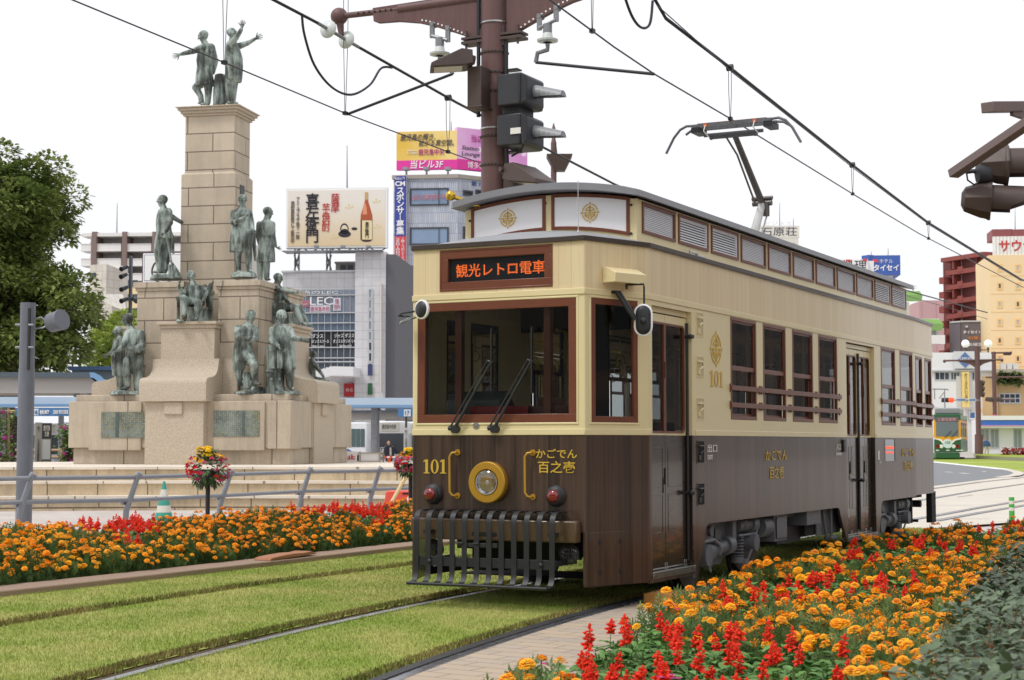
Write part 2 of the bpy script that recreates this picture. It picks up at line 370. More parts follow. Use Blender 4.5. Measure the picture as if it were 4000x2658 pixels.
# lower body, dark wood
lo = MB(); T = .03
lo.wall(FR, -FA + .012, FA - .012, ZF, ZB, [], T)
for F_ in (FC, FCL): lo.wall(F_, .012, FL - .012, .19, ZB, [], T)
for F_ in (RC, RCL): lo.wall(F_, .012, RL_ - .012, .655, ZB, [], T)
for F_ in (RE, REL): lo.wall(F_, .012, EL_ - .012, .655, ZB, [], T)
lo.wall(RR, -FA + .012, FA - .012, .66, ZB, [], T)
def sidepoly(pts):
 lo.prism([(HW, Ty(y), Tz(z)) for y, z in pts], (-T, 0, 0)); lo.prism([(-HW, Ty(y), Tz(z)) for y, z in pts], (T, 0, 0))
def arc(c, r, a0, a1, n=4): return [(c[0] + r * math.cos(rad(a0 + (a1 - a0) * i / n)), c[1] + r * math.sin(rad(a0 + (a1 - a0) * i / n))) for i in range(n + 1)]
sidepoly([(.43, .205), (D1[0] - .001, .205), (D1[0] - .001, ZB), (.43, ZB)])
sidepoly([(D1[0], .205), (D1[1], .205), (D1[1], .272), (D1[0], .272)])
sidepoly([(D1[1] + .001, .205), (1.485, .205), (1.70, .50)] + arc((1.80, .54), .095, 170, 90) + arc((5.86, .54), .095, 90, 15) + [(6.22, .235), (D2[0] - .001, .235), (D2[0] - .001, ZB), (D1[1] + .001, ZB)])
sidepoly([(D2[0], .235), (D2[1], .235), (D2[1], .272), (D2[0], .272)])
sidepoly([(D2[1] + .001, .235), (7.60, .235), (7.72, .50)] + arc((7.82, .56), .09, 170, 90) + [(9.49, .655), (9.49, ZB), (D2[1] + .001, ZB)])
# rounded corner posts of the plan
def cornerpost(mb, P, d0, d1, z0, z1, c=.0125):
 P = V((*P, 0)); d0 = V((*d0, 0)).normalized(); d1 = V((*d1, 0)).normalized()
 a = P - d0 * c; b = P + d1 * c; pts = [a + (P - a) * .5 * t + 0 * P for t in ()]
 q = [(1 - t) ** 2 * a + 2 * t * (1 - t) * P + t * t * b for t in (0, .25, .5, .75, 1)]
 inn = (P - a).cross(V((0, 0, 1))); nn = (d0 + d1).normalized().cross(V((0, 0, 1))); ctr = P - nn * .03
 mb.prism([(p.x, p.y, z0) for p in q] + [(ctr.x, ctr.y, z0)], (0, 0, z1 - z0))
CORN = [((FA, 0), (1, 0), (HW - FA, FY)), ((HW, L0), (HW - FA, FY), (0, 1)), ((HW, L1), (0, 1), (TX - HW, TY - L1)), ((TX, TY), (TX - HW, TY - L1), (FA - TX, RY - TY)), ((FA, RY), (FA - TX, RY - TY), (-1, 0)),
  ((-FA, RY), (-1, 0), (FA - TX, TY - RY)), ((-TX, TY), (FA - TX, TY - RY), (TX - HW, L1 - TY)), ((-HW, L1), (TX - HW, L1 - TY), (0, -1)), ((-HW, L0), (0, -1), (HW - FA, -FY)), ((-FA, 0), (HW - FA, -FY), (1, 0))]
for k, (P, a, b) in enumerate(CORN): cornerpost(lo, P, a, b, (.205 if k in (1, 8) else .63 if k in (0, 9) else .655), ZB)
for x in (-FA, FA): lo.box((x - .02 if x > 0 else x - .0, .004, .205), (x if x > 0 else x + .02, .03, .63))
lo.build('lower_body', WOOD, tram, smooth=30)
# upper body, cream: window band
up = MB()
FWIN = (-.762, .738, 1.518, 2.54); CW = (.07, .626, 1.518, 2.54)
up.wall(FR, -FA + .012, FA - .012, ZB, 2.56, [FWIN], T)
for F_, m_ in ((FC, 1), (FCL, -1)):
 h = CW if m_ > 0 else (FL - CW[1], FL - CW[0], CW[2], CW[3])
 up.wall(F_, .012, FL - .012, ZB, 2.56, [h], T)
RW = [(.05, .52), (.70, 1.18)]
up.wall(RC, .012, RL_ - .012, ZB, 2.56, [(a, b, ZS, ZH) for a, b in RW], T)
up.wall(RCL, .012, RL_ - .012, ZB, 2.56, [(RL_ - b, RL_ - a, ZS, ZH) for a, b in RW], T)
for F_ in (RE, REL): up.wall(F_, .012, EL_ - .012, ZB, 2.56, [], T)
up.wall(RR, -FA + .012, FA - .012, ZB, 2.56, [(-.72, .72, ZS, ZH)], T)
holes = [(a, b, ZS, 2.528) for a, b in WY + WR]
up.wall(SD, .43, 9.49, ZB, 2.533, holes + [(D1[0], D1[1], ZB, 2.495), (D2[0], D2[1], ZB, 2.505)], T)
up.wall(SDL, -9.49, -.43, ZB, 2.533, [(-b, -a, ZS, 2.528) for a, b in WY + WR] + [(-1.0, -.70, 1.5, 2.46), (-1.70, -1.15, 1.5, 2.46), (-D2[1], -D2[0], 1.5, 2.46)], T)
for P, a, b in CORN: cornerpost(up, P, a, b, ZB, 2.56)
up.build('upper_body', CREAM, tram, smooth=30)
# letterboard of narrow cream planks, mouldings, eave trim
lb = MB()
FS = (-.53, .507, 2.651, 2.972)
lb.wall(FR, -FA + .012, FA - .012, 2.56, 3.0, [(FS[0] + .01, FS[1] - .01, FS[2] + .01, FS[3] - .01)], T)
for F_, l_ in ((FC, FL), (FCL, FL), (RC, RL_), (RCL, RL_), (RE, EL_), (REL, EL_)): lb.wall(F_, .012, l_ - .012, 2.56, 3.0, [], T)
lb.wall(RR, -FA + .012, FA - .012, 2.56, 3.0, [], T); lb.wall(SD, .43, 9.49, 2.5335, 2.962, [], T); lb.wall(SDL, -9.49, -.43, 2.5335, 2.962, [], T)
for P, a, b in CORN: cornerpost(lb, P, a, b, 2.56, 3.0)
lb.build('letterboard', PLANK, tram, smooth=30)
def around(o, z):     # plan outline offset outward by o
 return [(-FA - o * .4, -o), (FA + o * .4, -o), (HW + o, L0 - o * .4), (HW + o, L1), (TX + o, TY + o * .3), (FA + o * .5, RY + o), (-FA - o * .5, RY + o), (-TX - o, TY + o * .3), (-HW - o, L1), (-HW - o, L0 - o * .4)]
def band(mb, z0, z1, o, skip=None):
 A, B = around(o, 0), around(-.005, 0)
 for i in range(10):
  a, b, c, d = A[i], A[(i + 1) % 10], B[(i + 1) % 10], B[i]
  segs = [(0, 1)]
  if i == 2 and skip:                       # right side: leave the door openings free
   y0, y1 = a[1], b[1]; cuts = [((s0 - y0) / (y1 - y0), (s1 - y0) / (y1 - y0)) for s0, s1 in skip]
   e = [0] + [q for c_ in cuts for q in c_] + [1]; segs = list(zip(e[::2], e[1::2]))
  for t0, t1 in segs:
   l = lambda p, q, t: (p[0] + (q[0] - p[0]) * t, p[1] + (q[1] - p[1]) * t)
   mb.prism([(*l(a, b, t0), z0), (*l(a, b, t1), z0), (*l(d, c, t1), z0), (*l(d, c, t0), z0)], (0, 0, z1 - z0))
md = MB(); band(md, 2.563, 2.612, .010); md.build('upper_moulding', CREAM, tram, bevel=.003)
md = MB(); band(md, ZB + .001, 1.466, .007, [(Ty(D1[0] - .01), Ty(D1[1] + .05)), (Ty(D2[0] - .01), Ty(D2[1] + .01))]); md.build('waist_moulding', CREAM, tram, bevel=.003)
md = MB(); band(md, 3.0, 3.043, .022); md.build('eave_trim', DKBROWN, tram, bevel=.004)
# lower roof: cambered sheet from the eave up to the clerestory
rf = MB(); A = around(.012, 0)
nx = 12
xs = [-HW + 2 * HW * i / nx for i in range(nx + 1)]
ys = [0., .2, .45, .716, 1.2, 5, 9., 10.0, 10.7, 11.27, 11.6, 11.9]
def hwid(y): return float(np.interp(y, [0, FY, L1, TY, RY], [FA, HW, HW, TX, FA])) + .012
def rz_(x, y):
 e = max(0, min(1, min(y, RY - y) / .9)); return 3.036 + (.19 * (1 - (x / HW) ** 2)) * e ** .55
g = [[(max(-hwid(y), min(hwid(y), x * hwid(y) / HW)), y, rz_(x, y)) for x in xs] for y in ys]
vv = [p for r in g for p in r]; n_ = nx + 1
rf.add(vv, [(j * n_ + i, j * n_ + i + 1, (j + 1) * n_ + i + 1, (j + 1) * n_ + i) for j in range(len(ys) - 1) for i in range(nx)])
rf.build('lower_roof', ROOFG, tram, smooth=40)
# clerestory: cream walls, white fronts with the crest, eleven louvre frames a side, arched grey roof
CX, C0, C1 = .85, 1.0, 10.55
def carc(x, z0): return z0 + .085 * (1 - (x / CX) ** 2)
def emblem(mb, F, u, v, s, m=0):
 def ringseg(r0, r1, a0, a1, n=24):
  k = max(2, int(n * abs(a1 - a0) / 360))
  for i in range(k):
   p, q = rad(a0 + (a1 - a0) * i / k), rad(a0 + (a1 - a0) * (i + 1) / k)
   P = [(r1 * math.cos(p), r1 * math.sin(p)), (r1 * math.cos(q), r1 * math.sin(q)), (r0 * math.cos(q), r0 * math.sin(q)), (r0 * math.cos(p), r0 * math.sin(p))]
   mb.prism([F @ V((u + x * s, v + y * s, .002)) for x, y in P], (F.to_3x3() @ V((0, 0, .003))), m)
 ringseg(.42, .48, 12, 78); ringseg(.42, .48, 102, 168); ringseg(.42, .48, 192, 258); ringseg(.42, .48, 282, 348)
 ringseg(.26, .32, 20, 160); ringseg(.26, .32, 200, 255); ringseg(.26, .32, 285, 340)
 b = lambda x0, y0, x1, y1: mb.fbox(F, (u + x0 * s, v + y0 * s, .002), (u + x1 * s, v + y1 * s, .005), m)
 b(-.035, .10, .035, .40); b(-.46, -.03, -.10, .03); b(.10, -.03, .46, .03); b(-.22, .09, .22, .15); b(-.22, -.15, .22, -.09)
 b(-.09, -.40, -.04, -.15); b(.04, -.40, .09, -.15); b(-.30, -.22, -.25, .0); b(.25, -.22, .30, .0)
 b(-.1, -.03, .1, .03); b(-.035, -.09, .035, -.03); b(-.035, .03, .035, .09)
 for a in (90, 0, 180, 270):
  c, s_ = math.cos(rad(a)), math.sin(rad(a)); P = [(.58, 0), (.46, .07), (.46, -.07)]
  mb.prism([F @ V((u + (x * c - y * s_) * s, v + (x * s_ + y * c) * s, .002)) for x, y in P], F.to_3x3() @ V((0, 0, .003)), m)
ct = MB()
for sx in (1, -1):
 F_ = frame((CX, 0, 0), (0, 1, 0), (0, 0, 1)) if sx > 0 else frame((-CX, 0, 0), (0, -1, 0), (0, 0, 1))
 us = (C0, C1) if sx > 0 else (-C1, -C0)
 hs = [(1.135 + .8595 * k, 1.865 + .8595 * k, 3.215, 3.435) for k in range(11)]
 if sx < 0: hs = [(-b, -a, c, d) for a, b, c, d in hs]
 ct.wall(F_, us[0], us[1], 3.02, 3.475, hs, .03)
for y, s_ in ((C0, 1), (C1, -1)):
 ct.prism([(-CX + .031, y, 3.02), (CX - .031, y, 3.02)] + [((CX - .031) * (1 - 2 * i / 12), y, carc(CX * (1 - 2 * i / 12), 3.475)) for i in range(13)], (0, .03 * s_, 0))
ct.build('clerestory', CREAM, tram)
for sx in (1, -1):
 F_ = frame((CX, 0, 0), (0, 1, 0), (0, 0, 1)) if sx > 0 else frame((-CX, 0, 0), (0, -1, 0), (0, 0, 1))
 for k in range(11):
  a, b = 1.11 + .8595 * k, 1.89 + .8595 * k
  if sx < 0: a, b = -b, -a
  lf = MB().rframe(F_, a, b, 3.185, 3.462, .03, -.012, .014).build('louvre_frame', BROWNF, tram, bevel=.003)
  sl_ = MB(); opn = k in (1, 2, 9, 10); nn = 9 if opn else 13
  for i in range(nn):
   z = 3.218 + .214 * (i + .5) / nn; hh = .214 / nn
   P = [(z - hh * .5, -.002), (z - hh * .5, -.008), (z + hh * (.22 if opn else .5), -.02), (z + hh * (.22 if opn else .5), -.013)]
   sl_.prism([F_ @ V((a + .03, z_, n_2)) for z_, n_2 in P], F_.to_3x3() @ V((b - a - .06, 0, 0)))
  sl_.fbox(F_, (a + .03, 3.215, -.06), (b - .03, 3.435, -.05), 1)
  if opn: sl_.rframe(F_, a + .028, b - .028, 3.213, 3.437, .014, -.02, .004)
  sl_.build('louvre', [LOUV, UBLACK], lf)
FCLR = frame((0, C0, 0), (1, 0, 0), (0, 0, 1))
for s_ in (-1, 1):
 x0, x1 = (.06, .755) if s_ > 0 else (-.755, -.06)
 bot, top = (lambda x: 3.275 - .085 * (x / .755) ** 2), (lambda x: 3.535 - .07 * (x / .755) ** 2)
 X = [x0 + (x1 - x0) * i / 10 for i in range(11)]
 fr_ = MB()
 for i in range(10):
  a, b = X[i], X[i + 1]
  for f0, f1 in ((lambda x: bot(x) - .03, bot), (top, lambda x: top(x) + .03)):
   fr_.prism([(a, C0 - .014, f0(a)), (b, C0 - .014, f0(b)), (b, C0 - .014, f1(b)), (a, C0 - .014, f1(a))], (0, .016, 0))
 for xa, xb in ((x0 - .03, x0), (x1, x1 + .03)):
  fr_.prism([(xa, C0 - .014, bot(xa) - .03), (xb, C0 - .014, bot(xb) - .03), (xb, C0 - .014, top(xb) + .03), (xa, C0 - .014, top(xa) + .03)], (0, .016, 0))
 fo = fr_.build('front_panel_frame', BROWNF, tram, bevel=.002)
 pn = MB()
 for i in range(10):
  a, b = X[i], X[i + 1]; pn.quad((a, C0 - .006, bot(a)), (b, C0 - .006, bot(b)), (b, C0 - .006, top(b)), (a, C0 - .006, top(a)))
 pn.build('front_panel', WHITEP, fo)
 em = MB(); emblem(em, frame((0, C0 - .007, 0), (1, 0, 0), (0, 0, 1)), (x0 + x1) / 2, 3.378, .165); em.build('crest', GOLDL, fo)
for x, z in ((-.80, 3.38), (-.03, 3.49), (.0, 3.22), (.80, 3.42), (.80, 3.17)): MB().cyl((x, C0 + .001, z), (x, C0 - .012, z), .011, n=8).build('panel_bolt', BLACKM, tram)
cr = MB(); prof = []
for k in range(17):
 x = (CX + .075) * (1 - 2 * k / 16); prof.append((x, 3.482 + .10 * (1 - (x / (CX + .075)) ** 2)))
top_ = [(x, C0 - .16, z + .05) for x, z in prof]
secs = []
for y, sc in ((C0 - .17, .965), (C0 - .15, .99), (C0 - .02, 1.), (C1 + .06, 1.), (C1 + .2, .985)):
 secs.append([(x * sc, y, z) for x, z in prof] + [(x * sc * .99, y, z + (.055 if abs(x) > .9 else .062)) for x, z in prof[::-1]])
cr.rings(secs); cr.build('clerestory_roof', ROOFE, tram, smooth=35)
# ---------------------------------------------------------------- tram: windows, doors, front fittings
def window(F, u0, u1, v0, v1, fw, sash=None, par=tram, name='window_frame', gm=TGLASS, dep=.0, fm=None):
 fr_ = MB().rframe(F, u0, u1, v0, v1, fw, -.028 - dep, .004 - dep)
 if sash:
  fr_.fbox(F, (u0 + fw, sash - .022, -.030), (u1 - fw, sash + .022, -.008)); fr_.rframe(F, u0 + fw, u1 - fw, sash, v1 - fw, .018, -.026, -.01)
  fr_.rframe(F, u0 + fw, u1 - fw, v0 + fw, sash, .022, -.05, -.032)
 f = fr_.build(name, fm or BROWNF, par, bevel=.003)
 g_ = MB()
 if sash:
  g_.quad(*[F @ V(p) for p in ((u0 + fw, sash, -.018), (u1 - fw, sash, -.018), (u1 - fw, v1 - fw, -.018), (u0 + fw, v1 - fw, -.018))])
  g_.quad(*[F @ V(p) for p in ((u0 + fw, v0 + fw, -.04), (u1 - fw, v0 + fw, -.04), (u1 - fw, sash, -.04), (u0 + fw, sash, -.04))])
 else: g_.quad(*[F @ V(p) for p in ((u0 + fw, v0 + fw, -.02 - dep), (u1 - fw, v0 + fw, -.02 - dep), (u1 - fw, v1 - fw, -.02 - dep), (u0 + fw, v1 - fw, -.02 - dep))])
 g_.build('pane', gm, f)
 return f
for a, b in WY + WR:
 window(SD, a + .002, b - .002, ZS + .002, ZH - .002, .032, 2.052); window(SDL, -b + .002, -a - .002, ZS + .002, ZH - .002, .032, 2.052, gm=TGLASS2, fm=BLACKM)
for a, b in RW:
 window(RC, a + .002, b - .002, ZS + .002, ZH - .002, .03, 2.052); window(RCL, RL_ - b + .002, RL_ - a - .002, ZS + .002, ZH - .002, .03, 2.052)
window(RR, -.718, .718, ZS + .002, ZH - .002, .07)
for d in ((.70, 1.0), (1.15, 1.70), D2): window(SDL, -d[1] + .002, -d[0] - .002, 1.502, 2.458, .035, gm=TGLASS2, fm=BLACKM)
fw_ = window(FR, FWIN[0] + .002, FWIN[1] - .002, FWIN[2] + .002, FWIN[3] - .002, .07, name='windscreen_frame', gm=TGLASS2)
window(FC, CW[0] + .002, CW[1] - .002, CW[2] + .002, CW[3] - .002, .05, name='corner_window_frame', gm=TGLASS2)
window(FCL, FL - CW[1] + .002, FL - CW[0] - .002, CW[2] + .002, CW[3] - .002, .05, name='corner_window_frame', gm=TGLASS2)
for F_, u0, u1, v0, v1 in ((FR, *FWIN), (FC, *CW), (FCL, FL - CW[1], FL - CW[0], CW[2], CW[3]), (FR, *FS)):
 MB().rframe(F_, u0 - .016, u1 + .016, v0 - .016, v1 + .016, .018, -.004, .007).build('window_surround', BROWNF if F_ is FR and v0 > 2.6 else CREAM, tram, bevel=.004)
# guard rails across the windows
def rails(F, u0, u1, posts, nm='window_guard'):
 g_ = MB()
 for z in (1.864, 1.705):
  g_.fbox(F, (u0, z - .023, .014), (u1, z + .023, .026))
  for p in posts: g_.fbox(F, (p - .012, z - .04, .0), (p + .012, z + .04, .014), 1)
 return g_.build(nm, [BROWNF, BROWNF], tram, bevel=.002)
rails(SD, 2.36, 5.99, [2.376, 3.21, 3.26, 4.13, 4.19, 5.06, 5.10, 5.96]); rails(SD, 7.76, 9.5, [7.775, 8.57, 8.62, 9.42]); rails(RC, .004, RL_ - .02, [.03, .58, .64, RL_ - .05])
# destination display
sg = MB().rframe(FR, FS[0], FS[1], FS[2], FS[3], .062, -.035, .003).build('sign_frame', BROWNF, tram, bevel=.004)
MB().quad(*[FR @ V(p) for p in ((FS[0] + .05, FS[2] + .05, -.03), (FS[1] - .05, FS[2] + .05, -.03), (FS[1] - .05, FS[3] - .05, -.03), (FS[0] + .05, FS[3] - .05, -.03))]).build('display', DISP, sg)
MB().text(FR, '観光レトロ電車', .015, 2.808, h=.112, wd=.84, n=-.029, th=.002, bold=.012).build('lettering', LED, sg)
# doors: folding leaves, brown below and cream above, rounded windows
def rrect(u0, u1, v0, v1, r, rt=True, rb=True, lt=True, lb_=True, n=4):
 P = []
 for (cx, cy, a0, on) in ((u1 - r, v0 + r, -90, rb), (u1 - r, v1 - r, 0, rt), (u0 + r, v1 - r, 90, lt), (u0 + r, v0 + r, 180, lb_)):
  if on: P += [(cx + r * math.cos(rad(a0 + 90 * i / n)), cy + r * math.sin(rad(a0 + 90 * i / n))) for i in range(n + 1)]
  else: P.append({-90: (u1, v0), 0: (u1, v1), 90: (u0, v1), 180: (u0, v0)}[a0])
 return P
def leaf(mb, mg, mbz, F, u0, u1, z0, z1, n, left, w_=.03):
 """one door leaf: flat lower panel with sunk fields, upper window"""
 mb.fbox(F, (u0, z0, n - .03), (u1, ZB - .003, n), 0)
 for a, b in ((z0 + .30, z0 + .62), (z0 + .68, ZB - .10)):
  mb.rframe(F, u0 + .055, u1 - .055, a, b, .006, n, n + .003, 0)
 gu0, gu1 = (u0 + .055, u1 - .012) if left else (u0 + .012, u1 - .055)
 gz0, gz1 = ZB + .03, 2.36
 mb.wall(F, u0, u1, ZB, z1, [(gu0, gu1, gz0, gz1)], .03, 1) if False else None
 for a, b, c, d in ((u0, u1, ZB, gz0), (u0, u1, gz1, z1), (u0, gu0, gz0, gz1), (gu1, u1, gz0, gz1)): mb.fbox(F, (a, c, n - .03), (b, d, n), 1)
 P = rrect(gu0 - .012, gu1 + .012, gz0 - .012, gz1 + .012, .055, rt=not left, rb=not left, lt=left, lb_=left)
 Q = rrect(gu0 + .006, gu1 - .006, gz0 + .006, gz1 - .006, .045, rt=not left, rb=not left, lt=left, lb_=left)
 k = len(P); vs = [F @ V((*p, n + .004)) for p in P] + [F @ V((*q, n + .004)) for q in Q] + [F @ V((*q, n - .02)) for q in Q]
 mbz.add(vs, [(i, (i + 1) % k, k + (i + 1) % k, k + i) for i in range(k)] + [(k + i, k + (i + 1) % k, 2 * k + (i + 1) % k, 2 * k + i) for i in range(k)])
 mg.add([F @ V((*q, n - .012)) for q in Q], [tuple(range(k))])
def door(F, y0, y1, splits, nm):
 z0, z1 = .30, 2.44
 jb = MB()
 for z_a, z_b, m_ in ((.28, ZB - .002, 1), (ZB + .002, 2.495, 0)): jb.fbox(F, (y0, z_a, -.07), (y0 + .012, z_b, -.001), m_); jb.fbox(F, (y1 - .02, z_a, -.07), (y1, z_b, -.001), m_)
 jb.fbox(F, (y0 + .012, z1 + .01, -.07), (y1 - .02, 2.495, -.045))
 d = MB(); g_ = MB(); bz = MB()
 e = [y0 + .014] + splits + [y1 - .03]
 for i in range(len(e) - 1): leaf(d, g_, bz, F, e[i] + .004, e[i + 1] - .004, z0, z1, -.05, i % 2 == 0)
 o = d.build(nm, [DOORB, CREAM], tram, bevel=.002)
 jb.build('door_jamb', [CREAM, DOORB], o); g_.build('pane', TGLASS, o); bz.build('window_trim', BROWNF, o)
 h = MB(); mid = e[1] if len(e) == 3 else None
 for s_ in ([e[1]] if len(e) == 3 else [e[1], e[3]]):
  for z in (1.0, 1.9): h.fbox(F, (s_ - .012, z, -.05), (s_ + .012, z + .14, -.04))
  h.fbox(F, (s_ - .06, .93, -.05), (s_ - .045, 1.06, -.046), 1)
 h.build('hinge', [DOORB, UBLACK], o)
 r = MB(); ry = y1 - .05 if len(e) == 3 else (y0 + y1) / 2
 r.cyl(F @ V((ry, .33, -.035)), F @ V((ry, 2.40, -.035)), .014, n=8)
 for z in (.92, 2.28): r.cyl(F @ V((ry, z, -.05)), F @ V((ry + .0, z, .03)), .018, n=10); r.ball(F @ V((ry - .03, z, .01)), .024)
 r.build('door_shaft', BLACKM, o, smooth=40)
 s_ = MB(); s_.fbox(F, (y0 + .002, .272, -.06), (y1 + .02, .290, .012)); s_.fbox(F, (y0 + .002, .236, .002), (y1 + .02, .268, .006)); s_.fbox(F, (y0 + .01, .30, -.048), (y1 - .03, .31, -.04))
 for q in e[1:-1] + [y1 - .09]:
  for k_ in (-.03, .01): s_.fbox(F, (q + k_, .29, -.048), (q + k_ + .016, .345, -.042))
 s_.build('door_sill', SILV, o, bevel=.002)
 return o
door(SD, D1[0], D1[1], [.885], 'front_door')
door(SD, D2[0], D2[1], [6.56, 6.88, 7.18], 'centre_door')
# lining behind the doors so the leaves read as closed
# step pockets with climbing irons
for z0, z1, cm in ((2.29, 2.51, 0), (1.93, 2.12, 0), (1.555, 1.75, 0), (1.17, 1.375, 1), (.80, 1.0, 1)):
 pk = MB()
 pk.fbox(SD, (1.505, z0, -.028), (1.675, z1, .0015), 1) if False else None
 pk.rframe(SD, 1.503, 1.68, z0, z1, .008, -.001, .005, 0)
 pk.fbox(SD, (1.511, z0 + .008, -.001), (1.672, z1 - .008, .0012), 1)
 ir = MB(); m_ = .03
 ir.tube([SD @ V(p) for p in ((1.53, z1 - .05, .004), (1.53, z1 - .05, .018), (1.62, z1 - .05, .018), (1.625, z1 - .09, .018), (1.56, z1 - .12, .012))], .009, 6)
 ir.fbox(SD, (1.535, z0 + .03, .002), (1.585, z0 + .075, .012))
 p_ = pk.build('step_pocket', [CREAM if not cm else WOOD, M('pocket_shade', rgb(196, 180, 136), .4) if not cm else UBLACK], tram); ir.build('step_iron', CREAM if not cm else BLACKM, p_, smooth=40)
# lettering and crest on the side, number and name on the front
def num101(mb, F, u, v, w_, h):
 x0, y0 = u - w_ / 2, v - h / 2
 def one(cx):
  mb.fbox(F, (cx - .055 * w_, y0, .002), (cx + .055 * w_, y0 + h, .005))
  mb.fbox(F, (cx - .13 * w_, y0, .002), (cx - .055 * w_, y0 + .07 * h, .005)); mb.fbox(F, (cx + .055 * w_, y0, .002), (cx + .13 * w_, y0 + .07 * h, .005))
  mb.prism([F @ V(p) for p in ((cx - .055 * w_, y0 + h, .002), (cx - .15 * w_, y0 + .87 * h, .002), (cx - .13 * w_, y0 + .82 * h, .002), (cx - .055 * w_, y0 + .86 * h, .002))], F.to_3x3() @ V((0, 0, .003)))
 one(x0 + .15 * w_); one(x0 + .87 * w_)
 n = 24; c = (x0 + .5 * w_, v); O = []; I = []
 for i in range(n):
  a = 2 * math.pi * i / n; O.append(F @ V((c[0] + .175 * w_ * math.cos(a), c[1] + .51 * h * math.sin(a), .005))); I.append(F @ V((c[0] + .08 * w_ * math.cos(a), c[1] + .45 * h * math.sin(a), .005)))
 mb.add(O + I, [(i, (i + 1) % n, n + (i + 1) % n, n + i) for i in range(n)])
sl_ = MB(); emblem(sl_, SD, 2.005, 2.205, .29); sl_.build('crest', GOLDL, tram)
sl_ = MB(); num101(sl_, SD, 2.01, 1.932, .34, .145); sl_.build('number_lettering', GOLDL, tram)
sl_ = MB(); num101(sl_, FR, -.588, 1.153, .225, .118); sl_.build('number_lettering', GOLDL, tram)
sl_ = MB().text(FR, 'かごでん', .555, 1.266, h=.075, wd=.37, bold=.01).text(FR, '百之壱', .555, 1.155, h=.098, wd=.335, bold=.01); sl_.build('name_lettering', GOLDL, tram)
for F_, u in ((SD, 3.71), (SD, 9.07)):
 MB().text(F_, 'かごでん', u, 1.235, h=.105, wd=.68, bold=.004).text(F_, '百之壱', u, 1.06, h=.125, wd=.44, bold=.004).build('name_lettering', GOLDL, tram)
MB().text(SD, '出口', 1.885, 1.305, h=.075, wd=.24).text(SD, 'EXIT', 1.83, 1.225, h=.04, wd=.13).build('door_lettering', WLET, tram)
MB().text(SD, '入口', 5.90, 1.31, h=.075, wd=.18).text(SD, 'ENTRANCE', 5.92, 1.23, h=.03, wd=.22).build('door_lettering', WLET, tram)
ic = MB().fbox(SD, (6.06, 1.25, 0), (6.16, 1.39, .02))
for k in range(6): ic.fbox(SD, (6.07, 1.265 + k * .02, .02), (6.15, 1.272 + k * .02, .026), 1)
ic.build('intercom_grille', [BLACKM, GREYM], tram, bevel=.003)
dp = MB().fbox(SD, (7.93, 1.13, -.0), (8.395, 1.395, .004)).fbox(SD, (8.37, 1.13, .004), (8.4, 1.4, .006), 1).build('route_display', [M('display_pale', rgb(168, 176, 184), .3, coat=.3), UBLACK], tram)
MB().text(SD, '鹿児島駅前', 8.14, 1.295, h=.028, wd=.4, n=.005).text(SD, 'ワンマンカー', 8.14, 1.235, h=.028, wd=.4, n=.005).build('lettering', M('display_lit', rgb(255, 120, 80), .5, emit=(rgb(255, 90, 50), .9)), dp)
MB().fbox(SD, (7.60, 1.15, .001), (7.665, 1.26, .003)).text(SD, '乗車口', 7.69, 1.12, h=.03, wd=.09).build('notice_sticker', WLET, tram)
# headlamp, marker lamps, grab rails
hl = MB().lathe([(.145, 0), (.165, .0), (.172, .015), (.172, .07), (.164, .078), (.112, .08), (.10, .06)], (-.053, -.001, 1.026), (0, -1, 0), 40)
hl.cyl((-.053, 0, 1.026), (-.053, -.02, 1.026), .09, n=24)
h = hl.build('headlamp', GOLD, tram, smooth=35)
rf_ = MB().lathe([(.015, .03), (.05, .04), (.085, .062), (.100, .080), (.094, .080)], (-.053, -.001, 1.026), (0, -1, 0), 24, caps=False); rf_.build('reflector', CHROME, h, smooth=40)
bm = MB().ball((-.053, -.055, 1.026), .018); bm.build('bulb', WHITEP, h, smooth=40)
ln = MB().lathe([(.098, .078), (.075, .094), (.04, .103), (.004, .106)], (-.053, -.001, 1.026), (0, -1, 0), 24); ln.build('lens', LENS, h, smooth=60)
for x in (-.597, .554):
 m1 = MB().lathe([(.084, 0), (.088, .012), (.080, .022), (.082, .034), (.070, .046), (.071, .06), (.055, .07)], (x, -.001, .921), (0, -1, 0), 28).build('marker_lamp', BLACKM, tram, smooth=35)
 MB().lathe([(.054, .066), (.05, .082), (.034, .094), (.004, .099)], (x, -.001, .921), (0, -1, 0), 24).build('red_lens', REDL, m1, smooth=60)
for x in (-.41, .297):
 g_ = MB().tube([(x + .045, -.004, 1.272), (x + .045, -.045, 1.272), (x + .02, -.06, 1.268), (x, -.062, 1.24), (x, -.062, .945), (x + .02, -.06, .915), (x + .045, -.045, .91), (x + .045, -.004, .91)], .0105, 10)
 for z in (1.272, .91): g_.cyl((x + .045, -.0005, z), (x + .045, -.012, z), .026, n=16)
 g_.build('grab_rail', GOLD, tram, smooth=40)
